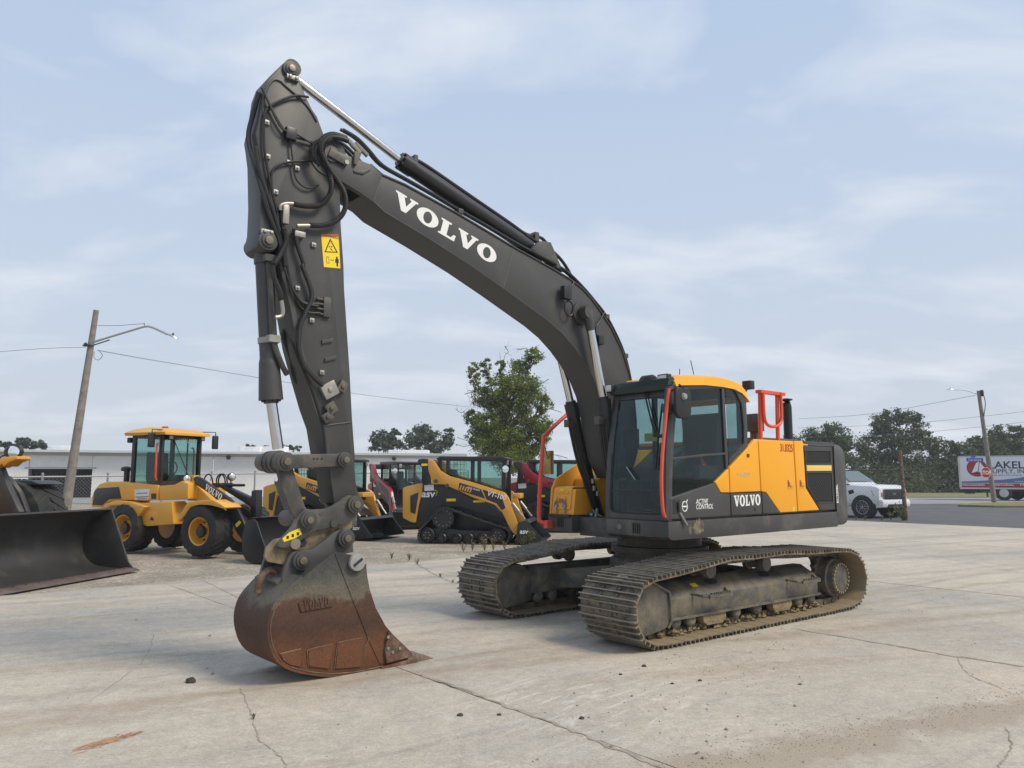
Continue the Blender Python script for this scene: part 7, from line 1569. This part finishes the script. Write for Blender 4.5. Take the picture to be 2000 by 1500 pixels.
# the well must cut the body: dark discs sit just proud of the flank
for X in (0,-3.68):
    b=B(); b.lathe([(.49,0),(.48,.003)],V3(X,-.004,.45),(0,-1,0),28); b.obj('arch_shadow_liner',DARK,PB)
xf=.735
b=B(); b.prism([(.34,.74),(1.66,.74),(1.62,1.16),(.38,1.16)],xf-.02,xf+.03,lambda x,z,y:Vector((y,x,z))); gr=b.obj('grille',CARB,PB,bevel=.02)
b=B()
for k in range(9): y=.48+k*.13; b.box(xf+.028,xf+.036,y-.01,y+.01,.82,1.09)
for k in range(4): b.box(xf+.028,xf+.036,.46,1.54,.84+k*.075,.848+k*.075)
m=b.obj('grille_mesh',mat('grille_grey',(.06,.06,.065),.4),gr); m['kind']='stuff'
b=B(); b.lathe([(.02,0),(.13,.0),(.13,.01),(.02,.014)],V3(xf+.032,1.0,.96),(1,0,0),20); e_=b.obj('emblem',mat('badge_grey',(.10,.11,.13),.3),gr); e_.data.transform(Matrix.Translation((0,1.0,.96))@Matrix.Diagonal((1,1,.42,1))@Matrix.Translation((0,-1.0,-.96)))
for y0,y1 in ((.0,.42),(1.58,2.0)):
    b=B(); yo=.02 if y0<1 else PW-.02
    b.add([V3(xf+.03,.35 if y0<1 else 1.65,.78),V3(xf+.03,.37 if y0<1 else 1.63,1.15),V3(xf-.05,.16 if y0<1 else PW-.16,1.14),V3(.42,-.008 if y0<1 else PW+.008,1.12),V3(.50,-.008 if y0<1 else PW+.008,.90),V3(xf-.03,.12 if y0<1 else PW-.12,.80)],[(0,1,2,3,4,5)]); hl=b.obj('headlight',mat('headlight_glass',(.13,.13,.14),.12,metal=.4,var=.5,vs=9),PB)
    b=B(); yy=.12 if y0<1 else PW-.12; b.box(xf-.06,xf+.012,yy+.02,yy+.10,.86,1.02); b.obj('turn_lamp',mat('amber_lamp',(.5,.14,.02),.3),hl)
b=B(); b.loft([[V3(x,y,z) for x,z in ((xf-.25,.40),(xf+.10,.44),(xf+.14,.58),(xf+.10,.74),(xf-.2,.76))] for y in (.06,PW-.06)]); bm_=b.obj('bumper',WPT,PB,bevel=.03)
b=B(); b.box(xf+.08,xf+.15,.4,1.6,.42,.56); b.obj('bumper_intake',CARB,bm_)
b=B(); b.box(xf+.138,xf+.15,1.15,1.55,.56,.70); b.obj('licence_plate',SGW,bm_)
b=B(); b.prism([(-.62,1.08),(-.38,1.14),(-.34,1.0),(-.58,.92)],-.014,-.008); b.obj('fender_vent',CARB,PB,bevel=.0)
b=B(); b.box(-1.05,-.85,-.28,-.03,1.36,1.62); b.obj('mirror',CARB,PB,bevel=.04)
# ---------------------------------------------------------------- delivery truck on the far road
D=56.; tl=dep(*c6((1415,688))[0],D); bl=dep(*c6((1430,970))[0],D)
FK=Frame((tl.x,D,0),-29.); TR=thing('delivery_truck','white box truck with blue and red supply company lettering on the far road','truck',FK)
WB_=mat('truck_box_white',(.66,.67,.69),.45,var=.03,vs=.6,dirt=(.45,.45,.46),da=.12); TRD=mat('truck_band_red',(.33,.02,.035),.45); TBL=mat('truck_band_blue',(.10,.16,.30),.45); TNV=mat('truck_navy',(.025,.035,.10),.45)
ZB_,ZT_=bl.z,tl.z; L9=8.6
b=B(); b.box(0,L9,0,2.45,ZB_,ZT_); bx=b.obj('cargo_box',WB_,TR,bevel=.04)
b=B(); b.box(-.02,L9+.02,-.015,.03,ZT_-.08,ZT_+.02); b.box(-.03,.06,-.015,.03,ZB_,ZT_); b.box(-.02,L9+.02,-.015,.03,ZB_-.06,ZB_+.05); b.obj('box_trim',mat('truck_trim',(.5,.51,.52),.4,metal=.5),bx)
K=D*1.13/FPX/4.545
def tx(cx,cy): q=FK.at(c6((cx,cy))[0],0); return q.x,q.z
x_,z_=tx(1450,965); x2,z2_=tx(1450,928); b=B(); b.box(.10,L9,-.004,-.001,z_,z2_); rb_=b.obj('red_band',TRD,bx)
b=B(); a=[tx(1430,925),tx(1430,910),tx(1600,905),tx(1800,895),tx(1950,880),tx(2100,850),tx(2350,790),tx(2350,925)]; b.prism([(max(.1,x),z) for x,z in a],-.0045,-.0012); b.obj('blue_wave',TBL,bx)
for s_,cx,c9,cy,h_,m_,bd in (('PACKAGING',1455,1650,949,17,SGW,.01),('JANITORIAL',1712,1915,949,17,SGW,.01),('FA',1968,2008,949,17,SGW,.01),('LAKEL',1690,2004,795,62,TNV,.02),('SUPPLY, IN',1692,2004,838,36,TNV,.01),('YOUR ONE STOP SOURCE',1698,1980,862,12,TNV,.0),('www.',1918,2000,915,13,SGW,.0)):
    x,z=tx(cx,cy); x9,_=tx(c9,cy); zz=tx(cx,cy-h_)[1]; text_fit('lettering',s_,m_,bx,face_M((x,-.007,z),(1,0,0),UP),x9-x,zz-z,bold=bd,depth=.001)
x,z=tx(1580,790); r_=68*K; b=B(); b.prism(circ(x,z,r_,28),-.005,-.001); sb_=b.obj('logo_disc',TRD,bx)
b=B(); b.prism([tx(1535,835),tx(1575,745),tx(1600,735),tx(1590,820)],-.008,-.0055); b.prism([tx(1595,830),tx(1607,735),tx(1650,790),tx(1650,825)],-.008,-.0055); b.obj('logo_sail',SGW,sb_)
b=B(); b.prism([tx(1515,838),tx(1600,828),tx(1660,832),tx(1600,846)],-.008,-.0055); b.obj('logo_hull',TNV,sb_)
b=B(); b.box(.2,L9+2,.5,.7,.62,ZB_-.04); b.box(.2,L9+2,1.75,1.95,.62,ZB_-.04); b.box(.25,.9,.3,2.1,.45,.7); b.obj('chassis_rails',CARB,TR)
xw,_=tx(1825,1035)
for X in (xw,): 
    for y0,nr in ((.02,-1),(.36,-1),(2.43,1)):
        b=B(); b.lathe([(.28,-.03),(.31,.0),(.48,.0),(.52,-.05),(.52,-.22),(.48,-.27),(.28,-.27)],V3(X,y0,.52),(0,nr,0),28,ring=True); wh=b.obj('wheel',RUB,TR); b=B(); b.lathe([(.02,-.06),(.12,-.05),(.14,-.12),(.27,-.10),(.29,-.02)],V3(X,y0,.52),(0,nr,0),24); b.obj('rim',mat('pale_rim',(.5,.5,.5),.4,metal=.4),wh)
    X2=X+1.25
    b=B(); b.lathe([(.28,-.03),(.31,.0),(.48,.0),(.52,-.05),(.52,-.22),(.48,-.27),(.28,-.27)],V3(X2-.35,1.9,.52),(0,-1,0),24); b.obj('wheel',RUB,TR)
b=B(); b.box(xw-1.05,xw-.95,.0,.5,.25,ZB_-.02); b.obj('mud_flap',CARB,TR)
b=B(); b.prism([(L9+.3,.5),(L9+2.2,.5),(L9+2.25,1.5),(L9+1.8,2.4),(L9+.4,2.5)],.15,2.3); b.obj('truck_cab',WB_,TR,bevel=.1)
# parked cars far across the road
def car(name,label,u,v,D,L_,H_,mt,yaw):
    p=P_at(u,D); r=thing(name,label,'car',loc=(p.x,p.y,0),rz=R_(yaw))
    s=L_/4.5; pr2=[(0,.35),(.02,.75),(.15,.85),(1.0,.95),(1.7,H_-.05),(2.2,H_),(3.2,H_-.02),(4.0,1.0),(4.4,.9),(4.5,.6),(4.48,.35)]
    b=B(); b.prism([(x*s,z) for x,z in pr2],0,1.75); bo=b.obj('body',mt,r,bevel=.08,seg=3)
    b=B(); b.prism([(1.15*s,.98),(1.75*s,H_-.10),(3.15*s,H_-.08),(3.75*s,1.0)],-.006,-.001); b.obj('side_window',MATS['dark_car_glass'],bo)
    for x in (.85*s,3.65*s):
        b=B(); b.lathe([(.02,-.05),(.2,-.04),(.22,.0),(.31,.0),(.33,-.05),(.33,-.2)],V3(x,-.01,.33),(0,-1,0),20); b.obj('wheel',RUB,r)
car('parked_car','dark car parked at the wood just left of the delivery truck',1838,0,84,4.6,1.55,mat('black_car_paint',(.012,.013,.016),.25,coat=.5),4)
car('parked_car','silver car mostly hidden behind the rusty post across the road',1738,0,96,4.4,1.45,mat('silver_car_paint',(.42,.43,.45),.3,metal=.4,coat=.4),6)
# thin summer haze: one closed box of even air round the whole place
b=B(); b.box(-95,260,-12,125,-1.1,15.5); hzb=b.obj('haze',None,smooth=False)
hm=bpy.data.materials.new('haze_air'); hm.use_nodes=True; t=hm.node_tree; t.nodes.clear()
o_=N(t,'ShaderNodeOutputMaterial'); pv=N(t,'ShaderNodeVolumePrincipled'); pv.inputs['Density'].default_value=.0008; pv.inputs['Color'].default_value=(.92,.95,1,1); pv.inputs['Anisotropy'].default_value=.2
t.links.new(pv.outputs[0],o_.inputs['Volume']); hzb.data.materials.append(hm)
tag(hzb,'thin pale summer haze filling the air over the yard','haze',kind='stuff')
